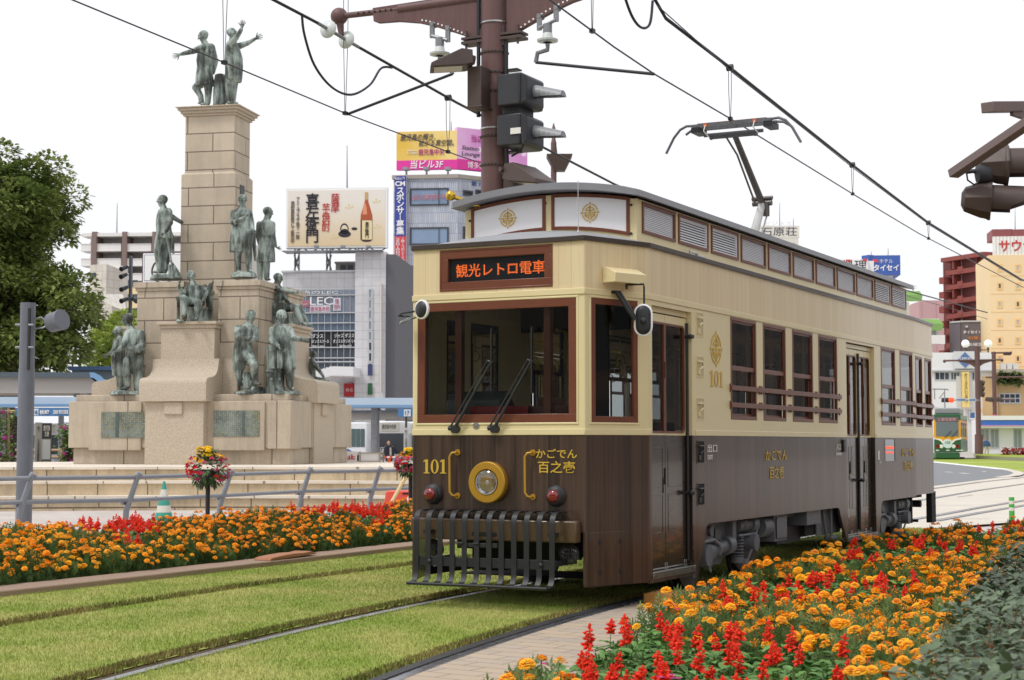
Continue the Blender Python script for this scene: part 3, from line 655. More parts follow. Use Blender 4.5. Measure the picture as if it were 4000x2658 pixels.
# wipers, washer nozzle, mirrors, corner box, aerial
def wiper(x):
 a = MB(); p0, p1 = V((x, -.05, 1.475)), V((x + .345, -.055, 2.02))
 q0, q1 = V((x - .045, -.045, 1.485)), V((x + .31, -.05, 2.035))
 a.tube([p0, p0.lerp(p1, .45), p1], [.016, .011, .009], 8); a.tube([q0, q0.lerp(q1, .5), q1], [.008, .007, .006], 8); a.cyl(q1, p1 + V((.02, 0, 0)), .009, n=8)
 a.tube([(x - .06, -.04, 1.475), (x + .02, -.04, 1.475)], .02, 8); a.cyl((x, 0, 1.465), (x, -.065, 1.465), .032, n=14); a.cyl((x - .05, 0, 1.475), (x - .05, -.05, 1.475), .018, n=12)
 o = a.build('wiper', BLACKM, tram, smooth=40)
 b = MB(); b.box((x + .345, -.064, 1.78), (x + .357, -.05, 2.30)); b.box((x + .347, -.05, 1.76), (x + .355, -.032, 2.31)); b.build('wiper_blade', RUB, o)
wiper(-.37); wiper(.005)
# (the arms reach to the middle of the blades)
MB().lathe([(.03, 0), (.03, .006), (.012, .008), (.012, .02)], (-.19, -.001, 1.495), (0, -1, 0), 14).build('washer_nozzle', SILV, tram, smooth=40)
bx = MB(); Fq = FC
bx.prism([Fq @ V((.205, z, n_)) for z, n_ in ((2.665, .002), (2.665, .15), (2.745, .15), (2.795, .05), (2.795, .002))], Fq.to_3x3() @ V((.37, 0, 0)))
bx.build('camera_housing', CREAM, tram, bevel=.004)
sm = MB(); c0 = Fq @ V((.40, 2.66, .09)); mt = Fq @ V((.53, 2.665, .16))
sm.tube([c0, c0 + V((0, 0, -.04))], .012, 8); sm.tube([Fq @ V((.385, 2.655, .10)), mt, mt + V((.005, 0, -.025)), mt + V((.005, 0, -.29))], .0085, 8)
for k in (0, .035): sm.tube([Fq @ V((.315 + k, 2.595, .005)), Fq @ V((.32 + k, 2.595, .05)), Fq @ V((.40 + k, 2.45, .10)), Fq @ V((.45 + k * .5, 2.37, .13))], .016, 8)
mo = sm.build('mirror_arm', BLACKM, tram, smooth=40)
mc = mt + V((.005, -.02, -.30))
def stadium(w_, h, n=10):
 r = w_ / 2; return [(r * math.cos(rad(a)), h / 2 - r + r * math.sin(rad(a))) for a in np.linspace(0, 180, n)] + [(r * math.cos(rad(a)), -h / 2 + r + r * math.sin(rad(a))) for a in np.linspace(180, 360, n)]
Fm = frame(mc, V((.92, .38, 0)), V((0, 0, 1)))
def oval(F, w_, h, prof, m=0):
 mb = MB(); mb.rings([[F @ V((x * s_, y * s2, n_)) for x, y in stadium(w_, h)] for (s_, s2, n_) in prof], m); return mb
oval(Fm, .155, .27, [(.93, .96, -.03), (1, 1, -.02), (1, 1, .0), (.86, .92, .006)]).build('mirror_rim', WHITEP, mo, smooth=50)
oval(Fm, .135, .25, [(.95, .98, .004), (.80, .90, .018), (.5, .7, .026), (.1, .2, .028)]).build('mirror_back', BLACKM, mo, smooth=50)
MB().lathe([(.026, 0), (.028, .02), (.012, .035)], Fm @ V((.0, -.01, .024)), Fm.to_3x3() @ V((0, 0, 1)), 14).build('mirror_joint', BLACKM, mo, smooth=40)
lm = MB(); lm.tube([(-.80, .01, 2.43), (-.87, -.03, 2.435), (-.90, -.09, 2.44), (-.84, -.13, 2.455), (-.70, -.15, 2.465), (-.60, -.17, 2.465)], .009, 8); lm.tube([(-.88, -.04, 2.435), (-.80, -.10, 2.41), (-.79, -.11, 2.40)], .007, 8)
lo_ = lm.build('mirror_arm', BLACKM, tram, smooth=40)
Fr1 = frame((-.615, -.185, 2.475), V((.96, -.3, 0)), V((0, 0, 1)))
MB().lathe([(.076, -.02), (.083, -.014), (.083, .004), (.074, .008)], (-.615, -.185, 2.475), Fr1.to_3x3() @ V((0, 0, 1)), 24).build('mirror_rim', WHITEP, lo_, smooth=40)
MB().lathe([(.074, .004), (.06, .02), (.02, .03), (.004, .031)], (-.615, -.185, 2.475), Fr1.to_3x3() @ V((0, 0, 1)), 24).build('mirror_back', BLACKM, lo_, smooth=50)
MB().lathe([(.078, 0), (.078, .008), (.06, .022), (.004, .028)], (-.775, -.14, 2.385), V((-.25, -.25, .9)), 20).build('small_mirror', M('mirror_grey', rgb(110, 116, 108), .2, metal=.8), lo_, smooth=40)
ae = MB().tube([(.42, .72, 3.10), (.42, .72, 3.62)], .0035, 6); ae.lathe([(.02, 0), (.014, .03), (.006, .06)], (.42, .72, 3.135), (0, 0, 1), 10)
ae.box((.38, .69, 3.06), (.46, .75, 3.135), 1); ae.build('aerial', [SILV, ROOFG], tram)
hr = MB(); hr.tube([(1.02, 2.0, 3.06), (1.02, 2.0, 3.12), (1.02, 2.16, 3.12), (1.02, 2.16, 3.06)], .014, 8); hr.tube([(1.06, 2.1, 3.06), (1.06, 2.1, 3.09), (1.06, 2.3, 3.09), (1.06, 2.3, 3.05)], .012, 8); squeeze(hr, .9, 1, .1); hr.build('roof_handle', SILV, tram, smooth=40)
hn = MB(); hn.tube([(-.70, 1.05, 3.50), (-.82, .92, 3.56), (-.90, .86, 3.59)], .02, 10); hn.ball((-.915, .84, 3.60), .048); hn.build('brass_bell', M('polished_brass', rgb(214, 176, 70), .15, metal=1.0), tram, smooth=50)
# bumper beam, front fender of bent straps, fog lamps, lower corner panel bolts
MB().box((-.77, -.10, .548), (.774, .0, .724)).build('bumper_beam', BUMPB, tram, bevel=.012)
MB().prism([(-.06 + q[0], -.1015, .60 + q[1]) for q in rrect(-.12, .12, -.018, .018, .017)], (0, .002, 0)).build('bumper_slot', UBLACK, tram)
fd = thing  # fender parts live on the tram
NST = 12; xs_ = [-.628 + 1.256 * i / (NST - 1) for i in range(NST)]
prof = [(-.02, .790), (-.12, .793), (-.17, .789), (-.205, .772), (-.226, .742), (-.234, .70), (-.235, .55), (-.235, .36), (-.236, .29), (-.245, .245), (-.272, .212), (-.33, .198)]
fb = MB()
fb.box((-.66, -.224, .338), (.66, -.236 + .004, .415)); fb.box((-.36 + .13, -.224, .50), (.13, -.232, .535)); fb.box((-.645, -.10, .782), (.66, -.02, .790))
fbar = fb.build('fender_frame', BLACKM, tram, bevel=.002)
for x in xs_:
 s_ = MB(); hw = .0235; t_ = .006
 rs = []
 for i, (y, z) in enumerate(prof):
  a = prof[max(0, i - 1)]; b = prof[min(len(prof) - 1, i + 1)]; d = V((0, b[0] - a[0], b[1] - a[1])).normalized(); nn = V((0, d.z, -d.y)) * t_
  sk = (z - .36) * .0
  rs.append([(x - hw, y, z), (x + hw, y, z), (x + hw, y + nn.y, z + nn.z), (x - hw, y + nn.y, z + nn.z)])
 s_.rings(rs); s_.build('fender_strap', BLACKM, fbar, smooth=30)
MB().cyl((-.665, -.325, .196), (.625, -.325, .196), .014, n=12).build('fender_rod', BLACKM, fbar, smooth=40)
bt = MB()
for x in (-.50, .53): bt.lathe([(.017, 0), (.017, .012), (.008, .018)], (x, -.2365, .375), (0, -1, 0), 10)
for x in (-.205, -.06): bt.box((x - .02, -.244, .517), (x + .02, -.232, .545)); bt.cyl((x - .024, -.245, .532), (x + .024, -.245, .532), .007, n=8)
bt.build('fender_bolt', BLACKM, fbar)
for x in (-.55, .60): st = MB(); st.box((x - .02, -.225, .36), (x + .02, .25, .40)); st.box((x - .02, -.225, .60), (x + .02, -.1, .63)); st.build('fender_bracket', BLACKM, fbar)
for x in (-.60, .66):
 fl = MB().lathe([(.02, .06), (.07, .03), (.082, -.0), (.086, -.01), (.078, -.014)], (x, .03, .455), (0, 1, 0), 24).build('fog_lamp', BLACKM, tram, smooth=40)
 MB().lathe([(.012, .05), (.05, .03), (.075, .0)], (x, .028, .455), (0, 1, 0), 24, caps=False).build('reflector', CHROME, fl, smooth=40)
 MB().lathe([(.076, 0), (.06, .014), (.03, .022), (.003, .024)], (x, .022, .455), (0, -1, 0), 24).build('lens', LENS, fl, smooth=60)
 gd = MB()
 for k in range(-3, 4):
  q = k * .024; r_ = math.sqrt(max(.0001, .08 ** 2 - q * q))
  for (a, b) in (((x + q - r_ * .4, .455 - r_ * .9), (x + q + r_ * .4, .455 + r_ * .9)), ((x + q + r_ * .4, .455 - r_ * .9), (x + q - r_ * .4, .455 + r_ * .9))):
   gd.cyl((a[0], -.012, a[1]), (b[0], -.012, b[1]), .0022, n=4)
 gd.build('lamp_guard', BLACKM, fl)
cp = MB()
cp.fbox(FC, (-.001, .198, .0), (.49, .628, .006)); co_ = cp.build('corner_skirt_panel', WOOD, tram, bevel=.002)
for u in (.165, .40):
 for z in (.305, .545): MB().lathe([(.022, 0), (.022, .002), (.012, .003)], FC @ V((u, z, .0065)), FC.to_3x3() @ V((0, 0, 1)), 14).build('panel_bolt', BLACKM, co_)
# ---------------------------------------------------------------- tram: inside
it = MB()
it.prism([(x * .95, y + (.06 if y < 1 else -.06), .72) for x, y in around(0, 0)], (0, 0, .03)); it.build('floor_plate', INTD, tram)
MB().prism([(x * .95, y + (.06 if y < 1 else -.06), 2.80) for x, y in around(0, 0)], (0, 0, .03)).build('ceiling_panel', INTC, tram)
for x in (-1, 1):
 b = MB();
 for a, c in ((2.3, 6.0), (7.7, 9.4)):
  b.box((min(x * 1.15, x * .78), a, 1.05), (max(x * 1.15, x * .78), c, 1.16)); b.box((min(x * 1.16, x * 1.06), a, 1.16), (max(x * 1.16, x * 1.06), c, 1.60))
 squeeze(b, .9, 1.02, .29); b.build('bench_seat', SEATR, tram, bevel=.02)
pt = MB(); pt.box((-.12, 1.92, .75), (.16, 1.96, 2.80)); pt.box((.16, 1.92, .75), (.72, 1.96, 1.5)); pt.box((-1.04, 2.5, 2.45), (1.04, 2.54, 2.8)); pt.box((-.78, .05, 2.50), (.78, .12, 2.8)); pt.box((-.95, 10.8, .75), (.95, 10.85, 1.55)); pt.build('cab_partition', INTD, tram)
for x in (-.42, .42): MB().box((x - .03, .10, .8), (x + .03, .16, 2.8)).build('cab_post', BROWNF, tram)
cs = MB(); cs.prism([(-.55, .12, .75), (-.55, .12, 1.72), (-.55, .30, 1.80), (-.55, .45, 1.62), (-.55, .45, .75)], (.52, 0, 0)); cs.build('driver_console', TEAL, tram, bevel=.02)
c2 = MB(); c2.box((.12, .15, .75), (.62, .5, 1.66)); c2.cyl((.36, .3, 1.66), (.36, .3, 1.86), .02); c2.ball((.36, .3, 1.90), .045); c2.cyl((.36, .3, 1.66), (.36, .3, 1.73), .12, n=18); c2.build('controller', M('controller_wood', rgb(88, 50, 40), .5), tram, smooth=40)
MB().box((-.30, .09, 1.59), (.25, .12, 1.66)).build('dash_panel', M('dash_red', rgb(130, 22, 26), .5), tram)
ph = MB(); ph.box((-.60, .3, 1.95), (-.54, .36, 2.12)); ph.tube([(-.57 + .014 * math.cos(i * 1.3), .30 + .014 * math.sin(i * 1.3), 1.95 - i * .008) for i in range(45)], .005, 5); ph.build('handset', BLACKM, tram)
gp = MB()
for x in (-.55, .55):
 gp.cyl((x, 2.3, 2.45), (x, 9.4, 2.45), .015, n=8)
 for y in np.arange(2.5, 9.4, .45): gp.tube([(x, y, 2.45), (x, y, 2.28)], .006, 5); gp.tube([(x + .05 * math.cos(a), y, 2.23 + .05 * math.sin(a)) for a in np.linspace(0, 6.28, 12)], .007, 5)
for y in (2.35, 4.2, 6.1, 7.65): gp.cyl((.75, y, .75), (.75, y, 2.8), .016, n=8)
gp.build('grab_pole', M('pole_yellow', rgb(176, 160, 90), .35), tram)
# ---------------------------------------------------------------- tram: underfloor
ub = MB(); ub.box((-.75, .12, .60), (.75, .5, .72)); ub.box((-.98, .5, .60), (.98, 10.7, .72)); ub.box((-.6, .2, .45), (.6, .9, .6)); ub.box((-.72, 1.55, .30), (.72, 3.7, .6)); ub.box((-.72, 7.6, .30), (.72, 9.4, .6)); ub.box((-1.02, 5.25, .33), (1.02, 6.1, .62)); ub.box((-.95, 9.75, .28), (1.08, 9.80, .65))
ub.box((-.5, .3, .26), (-.2, .55, .46)); ub.box((-.2, .35, .36), (.45, .5, .46))
squeeze(ub, .92, 1.02, .3 * 0 + .12); ub.build('underframe', UBLACK, tram)
for y in (2.33, 3.95, 8.75, 10.0):
 wh = MB()
 for x in (-.75, .75): wh.lathe([(.08, -.06), (.27, -.055), (.31, -.05), (.325, -.05), (.325, .03), (.36, .035), (.36, .06), (.1, .065)], (x, y, .325), (-1 if x > 0 else 1, 0, 0), 28)
 wh.cyl((-.75, y, .325), (.75, y, .325), .06); wh.build('wheelset', M('wheel_steel', rgb(70, 62, 54), .5, metal=.5, var=(8, .2)), tram, smooth=35)
def bogie(y0):
 for sx in (1, -1):
  b = MB(); X = lambda x: sx * x
  bb = lambda x0, x1, a, c, z0, z1: b.box((min(X(x0), X(x1)), y0 + a, z0), (max(X(x0), X(x1)), y0 + c, z1))
  b.prism([(X(.86), y0 + p, z) for p, z in ((.0, .30), (.12, .19), (.62, .19), (.78, .32), (1.45, .32), (1.6, .45), (1.6, .56), (.0, .56))], (sx * .06, 0, 0))
  bb(.92, 1.06, .62, .72, .34, .60); bb(.92, .98, .05, .7, .42, .60); bb(.92, 1.0, .70, 1.5, .50, .60)
  b.cyl((X(1.0), y0 + .02, .335), (X(1.0), y0 + .72, .375), .062, n=16); b.cyl((X(1.0), y0 - .0, .335), (X(1.0), y0 + .14, .343), .092, n=20); b.cyl((X(1.0), y0 + .52, .365), (X(1.0), y0 + .66, .372), .092, n=20)
  b.cyl((X(1.0), y0 - .04, .333), (X(1.0), y0 + .0, .335), .035, n=12)
  b.tube([(X(1.06), y0 - .2, .44), (X(1.07), y0 + .05, .45), (X(1.09), y0 + .16, .40), (X(1.09), y0 + .17, .30)], .022, 8)
  b.cyl((X(.96), y0 - .17, .32), (X(1.12), y0 - .17, .32), .10, n=22); b.cyl((X(1.0), y0 + 1.12, .37), (X(1.14), y0 + 1.12, .37), .085, n=22)
  b.cyl((X(1.02), y0 + .05, .53), (X(1.06), y0 + .05, .53), .05, n=16)
  for k in range(7): b.lathe([(.06, 0), (.075, .01), (.06, .02)], (X(1.0), y0 + .9, .24 + .03 * k), (0, 0, 1), 14)
  b.cyl((X(1.0), y0 + .9, .18), (X(1.0), y0 + .9, .24), .07, n=14); b.cyl((X(1.0), y0 + .93, .17), (X(1.1), y0 + .93, .17), .05, n=16)
  b.cyl((X(1.0), y0 + .82, .545), (X(1.0), y0 + 1.38, .545), .075, n=16); b.cyl((X(1.0), y0 + 1.18, .545), (X(1.0), y0 + 1.32, .545), .10, n=20); b.ball((X(1.02), y0 + .95, .56), .07)
  b.tube([(X(1.06), y0 + .78, .45), (X(1.08), y0 + 1.25, .45), (X(1.08), y0 + 1.3, .52)], .013, 6); b.tube([(X(1.1), y0 - .17, .22), (X(1.12), y0 - .14, .17), (X(1.1), y0 - .10, .17), (X(1.1), y0 - .1, .25)], .012, 6)
  b.tube([(X(1.08), y0 + .98, .20), (X(1.1), y0 + 1.05, .30), (X(1.1), y0 + 1.12, .30)], .014, 6)
  bb(.92, .99, -.28, -.22, .12, .34); bb(.92, .98, 1.05, 1.1, .14, .32)
  b.box((min(X(.99), X(.995)), y0 + .30, .44), (max(X(.99), X(.995)), y0 + .40, .54))
  squeeze(b, .92, 1.0, 0); b.build('bogie_frame', GREYM, tram, smooth=35)
bogie(2.42); bogie(8.6)
qb = MB()
qb.box((.70, 3.72, .34), (1.10, 4.12, .62)); qb.box((.70, 4.75, .46), (1.12, 5.25, .63)); qb.cyl((.95, 4.2, .585), (.95, 5.3, .585), .03); qb.cyl((1.0, 3.45, .5), (1.0, 3.7, .5), .11, n=20)
qb.box((1.11, 3.76, .37), (1.118, 4.08, .59)); qb.cyl((1.09, 5.72, .30), (1.09, 5.72, .62), .016); qb.tube([(1.06, 5.5, .6), (1.08, 5.52, .4), (1.07, 5.6, .28)], .018, 6); qb.box((1.03, 5.62, .27), (1.13, 5.9, .30)); qb.box((.4, 4.2, .28), (.95, 5.0, .46), 1)
squeeze(qb, .92, 1.03, .36); qb.build('equipment_box', [GREYM, GREYD], tram, bevel=.006)
MB().box((.95, 5.82, .32), (.965, 6.74, .63)).build('skirt_plate', GREYM, tram)
rp = MB(); rp.box((.84, 11.55, .22), (.92, 11.8, .66)); rp.box((-.8, 11.5, .22), (-.72, 11.8, .66)); rp.box((-.8, 11.2, .24), (.8, 11.24, .28)); rp.cyl((-.5, 11.2, .5), (.85, 11.2, .5), .05); rp.build('rear_guard', UBLACK, tram)
gr_ = MB().box((-.9, 1.0, .17), (.9, 1.6, .18)).build('rail_guard', UBLACK, tram)
# ---------------------------------------------------------------- pantograph
pg = MB(); py = 6.75
pg.tube([(-.02, py, 3.62), (.0, py - .02, 3.9)], [.06, .045], 10);
base = MB(); base.box((-.45, py - .35, 3.60), (.45, py - .30, 3.65)); base.box((-.45, py + .30, 3.60), (.45, py + .35, 3.65)); base.box((-.45, py - .3, 3.60), (-.40, py + .3, 3.65)); base.box((.40, py - .3, 3.60), (.45, py + .3, 3.65))
for x in (-.4, .4):
 for y in (-.3, .3): base.lathe([(.03, 0), (.06, .01), (.035, .02), (.06, .03), (.03, .05)], (x, py + y, 3.555), (0, 0, 1), 12)
pn = base.build('pantograph', GREYM, tram)
kn = V((0, 6.92, 4.26)); ft = V((0, 6.45, 3.66)); hd = V((0, 5.95, 4.93))
la = MB().tube([ft, kn], [.06, .045], 10); la.tube([ft + V((.06, .1, 0)), kn + V((.05, .06, -.1))], .012, 6); la.build('lower_arm', M('pale_steel', rgb(200, 200, 198), .4), pn, smooth=40)
ua = MB().tube([kn, hd], [.042, .034], 10); ua.tube([kn + V((-.04, -.12, -.04)), kn.lerp(hd, .7) + V((-.03, -.13, 0)), hd + V((-.10, -.05, .0))], .013, 6)
ua.cyl(kn + V((-.12, 0, 0)), kn + V((.12, 0, 0)), .035); ua.cyl(kn + V((-.13, 0, .06)), kn + V((.13, 0, .06)), .025); ua.cyl(kn + V((.05, 0, -.16)), kn + V((.05, 0, 0)), .04); ua.build('upper_arm', M('arm_grey', rgb(104, 100, 96), .4, metal=.4), pn, smooth=40)
hb = MB(); z = 5.075
for yy in (5.80, 5.98):
 hb.box((-.46, yy - .022, z - .05), (.50, yy + .022, z - .008)); hb.box((-.40, yy - .02, z - .008), (.44, yy + .02, z), 1)
 for s_ in (-1, 1):
  c = .02; hb.tube([(c + s_ * .47, yy, z - .02), (c + s_ * .56, yy, z - .015), (c + s_ * .64, yy, z - .05), (c + s_ * .72, yy, z - .14), (c + s_ * .82, yy, z - .32)] if yy < 5.9 else [(c + s_ * .47, yy, z - .02), (c + s_ * .56, yy, z - .03), (c + s_ * .64, yy, z - .08)], .016, 8)
for s_ in (-1, 1): hb.box((.02 + s_ * .44 - .05, 5.76, z - .11), (.02 + s_ * .44 + .05, 6.02, z - .045), 2)
hb.cyl((-.36, 5.9, z - .125), (.36, 5.9, z - .125), .022); hb.cyl((-.30, 5.93, hd.z), (.28, 5.93, hd.z), .028)
for x in (-.28, .26): hb.cyl((x, 5.9, z - .12), (x, 5.93, hd.z - .03), .014)
for x in (-.30, .30): hb.box((x - .022, 5.772, z - .045), (x + .022, 5.78, z - .01), 3); hb.tube([(x, 5.775, z - .03), (x - .01, 5.75, z - .10), (x + .03, 5.80, hd.z - .02)], .007, 6, 4)
hb.build('pan_head', [GREYM, M('carbon_strip', rgb(120, 84, 66), .5), BLACKM, M('orange_tag', rgb(220, 110, 60), .5), WLET], pn)
# ---------------------------------------------------------------- ground, road, tracks, lawn
GZ = lambda x, y, z=0.0: onZ(x, y, z)
PAVE = brickmat('plaza_paving', rgb(186, 178, 172), rgb(196, 188, 182), rgb(150, 143, 137), .6, .3, .008, speck=(30, .08), axes='top', rough=.85)
ASPH = M('asphalt', rgb(126, 128, 132), .85, var=(2.2, .09), bump=(120, .3))
CONC = M('concrete', rgb(204, 196, 184), .8, var=(.7, .07), bump=(60, .15))
LINE = M('road_paint', rgb(236, 236, 234), .7, var=(5, .06))
STEEL = M('rail_steel', rgb(176, 180, 188), .25, metal=.9, var=(9, .1))
SOIL = M('dark_soil', rgb(78, 64, 44), .95, var=(14, .35), bump=(60, .8))
def flat(name, pts, mat_, z, kind='structure'):
 o = MB().add([(p[0], p[1], z) for p in pts], [tuple(range(len(pts)))]).build(name, mat_); return tag(o, kind=kind)
flat('ground', [(-900, -80), (900, -80), (900, 1500), (-900, 1500)], PAVE, -.06)
def cx(y): return .0145 * (2.5 - y) ** 2 if y < 2.5 else 0.0
YS = [-12 + .25 * i for i in range(107)]            # along the tracks, up to the crossing
def ribbon(name, a, b, z, mat_, y0=-12., y1=14.4, thick=0., kind='structure'):
 mb = MB(); ys_ = [y for y in YS if y0 <= y <= y1]
 v = [(cx(y) + (a(y) if callable(a) else a), y, z) for y in ys_] + [(cx(y) + (b(y) if callable(b) else b), y, z) for y in ys_]; n = len(ys_)
 if not thick: mb.add(v, [(i, n + i, n + i + 1, i + 1) for i in range(n - 1)])
 else: mb.rings([[(cx(y) + a, y, z - thick), (cx(y) + b, y, z - thick), (cx(y) + b, y, z), (cx(y) + a, y, z)] for y in ys_])
 return tag(mb.build(name, mat_), kind=kind)
def lawnmat(name, c1, c2, c3, sc=1.0):
 m, t, b = new_mat(name); tc = N(t, 'ShaderNodeTexCoord')
 n1 = N(t, 'ShaderNodeTexNoise', Scale=.9 * sc, Detail=5.0, Roughness=.6); n2 = N(t, 'ShaderNodeTexNoise', Scale=55.0, Detail=2.0)
 t.links.new(tc.outputs['Object'], n1.inputs['Vector']); t.links.new(tc.outputs['Object'], n2.inputs['Vector'])
 a = ramp(t, n1.outputs['Fac'], [(.38, c1), (.62, c3)]); c = ramp(t, n2.outputs['Fac'], [(.35, (.7, .7, .7)), (.65, (1.15, 1.15, 1.15))])
 mx = N(t, 'ShaderNodeMix', data_type='RGBA', blend_type='MULTIPLY'); mx.inputs[0].default_value = 1; t.links.new(a, mx.inputs[6]); t.links.new(c, mx.inputs[7])
 t.links.new(mx.outputs[2], b.inputs['Base Color']); b.inputs['Roughness'].default_value = .85; b.inputs['Specular IOR Level'].default_value = .2
 return m
LAWN = lawnmat('lawn', rgb(134, 150, 64), 0, rgb(168, 168, 96))
kerbx = lambda y: -4.27 - cx(y) * 1.0 - .02 * max(0, y - 1)
ribbon('lawn', lambda y: kerbx(y), -3.10 - .02, .0, LAWN); ribbon('lawn', -3.02, -.90, .0, LAWN); ribbon('lawn', -.70, .72, .0, LAWN)
ribbon('ground_strip', -3.2, -2.9, -.012, SOIL); ribbon('ground_strip', -1.0, -.66, -.008, SOIL); ribbon('ground_strip', .66, 1.0, -.03, SOIL)
def railthing(o, label): o['kind'] = 'thing'; return tag(o, label, 'rail', 'tram rails')
railthing(ribbon('track_rail', -.795, -.725, .004, STEEL, thick=.03), 'bright steel rail crossing the open lawn in front of the tram'); railthing(ribbon('track_rail', .80, .875, .004, STEEL, thick=.03), 'steel rail beside the black rubber strip and the paved path')
ribbon('ground_strip', .715, .795, .012, M('rail_filler_rubber', rgb(52, 51, 52), .55, var=(5, .25), bump=(30, .5)), thick=.04)
KERB = M('kerb_aggregate', rgb(158, 134, 116), .9, var=(90, .22), bump=(160, .6))
PAVER = brickmat('aggregate_pavers', rgb(168, 156, 144), rgb(180, 162, 140), rgb(124, 114, 106), .34, .17, .006, speck=(150, .24), axes='top', rough=.85, rot=.12)
kb = MB(); ys_ = [y for y in YS if y > -11]
kb.rings([[(kerbx(y) + cx(y) - .42 - .015 * max(0, -y), y, -.05), (kerbx(y) + cx(y), y, -.05), (kerbx(y) + cx(y), y, .055), (kerbx(y) + cx(y) - .42 - .015 * max(0, -y), y, .055)] for y in ys_])
tag(kb.build('kerb', KERB, bevel=.012), kind='structure')
ribbon('pavement', .875, lambda y: 3.2, .0, PAVER, y1=12.5)
flat('bed_ground', [(3.55, -8), (3.05, -6), (2.67, -4.4), (2.27, -2), (2.0, 0), (1.55, 5), (1.6, 10), (2.35, 12.5), (9, 12.5), (9, -8)], SOIL, .02)
flat('bed_ground', [(kerbx(-11) + cx(-11) - .42, -11), *[(kerbx(y) + cx(y) - .42 - .015 * max(0, -y), y) for y in (-8, -5, -2, 0, 3, 6, 9, 12, 14.4)], (-8.2, 14.4), (-7.4, 4), (-7.4, -11)], SOIL, .0)
# the crossing behind the tram
px = lambda *P: [GZ(x, y) for x, y in P]
flat('road', px((2900, 2110), (3250, 2095), (3600, 2062), (4600, 1990), (4600, 1840), (4000, 1862), (3904, 1863), (3650, 1896), (3000, 1980)), CONC, -.02)
flat('road', px((2300, 1860), (3000, 1980), (3650, 1896), (3904, 1864), (3960, 1853), (3977, 1848), (3960, 1840), (3923, 1833), (3648, 1805), (2900, 1780)), ASPH, -.016)
def stripe(P, w0, mat_, z, nm='road_marking'):
 mb = MB(); L = []
 for i, p in enumerate(P):
  a, b = V(P[max(0, i - 1)]), V(P[min(len(P) - 1, i + 1)]); d = (b - a).normalized(); n = V((-d.y, d.x, 0)) * w0
  L.append((V(p) - n, V(p) + n))
 for (a, b), (c, d) in zip(L, L[1:]): mb.quad((a.x, a.y, z), (c.x, c.y, z), (d.x, d.y, z), (b.x, b.y, z))
 return tag(mb.build(nm, mat_), kind='structure')
stripe(px((3400, 1779), (3648, 1804.5), (3800, 1820), (3926, 1833)), .35, LINE, -.010)
stripe(px((3926, 1833), (3965, 1841), (3982, 1848), (3965, 1856), (3904, 1864)), .25, CONC, -.008, 'kerb')
for a, b in (((3692, 1843), (3721, 1845)), ((3750, 1847.5), (3783, 1850)), ((3842, 1841.5), (3845, 1842.5))): stripe(px(a, b), .10, LINE, -.010)
ri_ = -1
for P in ([(3300, 1965), (3652, 1906), (3830, 1882), (4000, 1864), (4300, 1840)], [(3300, 1995), (3652, 1943), (3830, 1913), (4000, 1889), (4300, 1850)], [(3200, 2085), (3652, 2012), (3830, 1980), (4000, 1953), (4400, 1900)], [(3652, 2032), (3830, 2000), (4000, 1972), (4400, 1915)]):
 ri_ += 1; o = stripe(px(*P), .10, M('rail_groove', rgb(110, 108, 106), .7), -.014, 'track_rail'); q = stripe(px(*P), .04, STEEL, -.012, 'rail_head'); del q['kind']; adopt(q, o); railthing(o, 'steel rail in the concrete crossing, ' + ('beside the grey asphalt', 'second from the asphalt', 'nearer of the two before the banded marker post', 'closest to the flower bed end')[ri_])
for P in ([(3600, 1971), (3795, 1973)], [(3600, 2023), (3870, 2024)], [(3740, 1940), (3800, 1932)]): stripe(px(*P), .02, M('concrete_joint', rgb(140, 130, 114), .9), -.013, 'road_line')
for P in ([(3745, 1906), (3825, 1908)], [(3910, 1912), (3945, 1913)]): stripe(px(*P), .05, LINE, -.012)
LAWN2 = lawnmat('far_lawn', rgb(140, 160, 60), 0, rgb(166, 178, 84), .1)
flat('far_lawn', px((2900, 1778), (3648, 1803), (3923, 1831), (3977, 1845), (4300, 1838), (4300, 1792), (3800, 1792), (2900, 1765)), LAWN2, -.03)
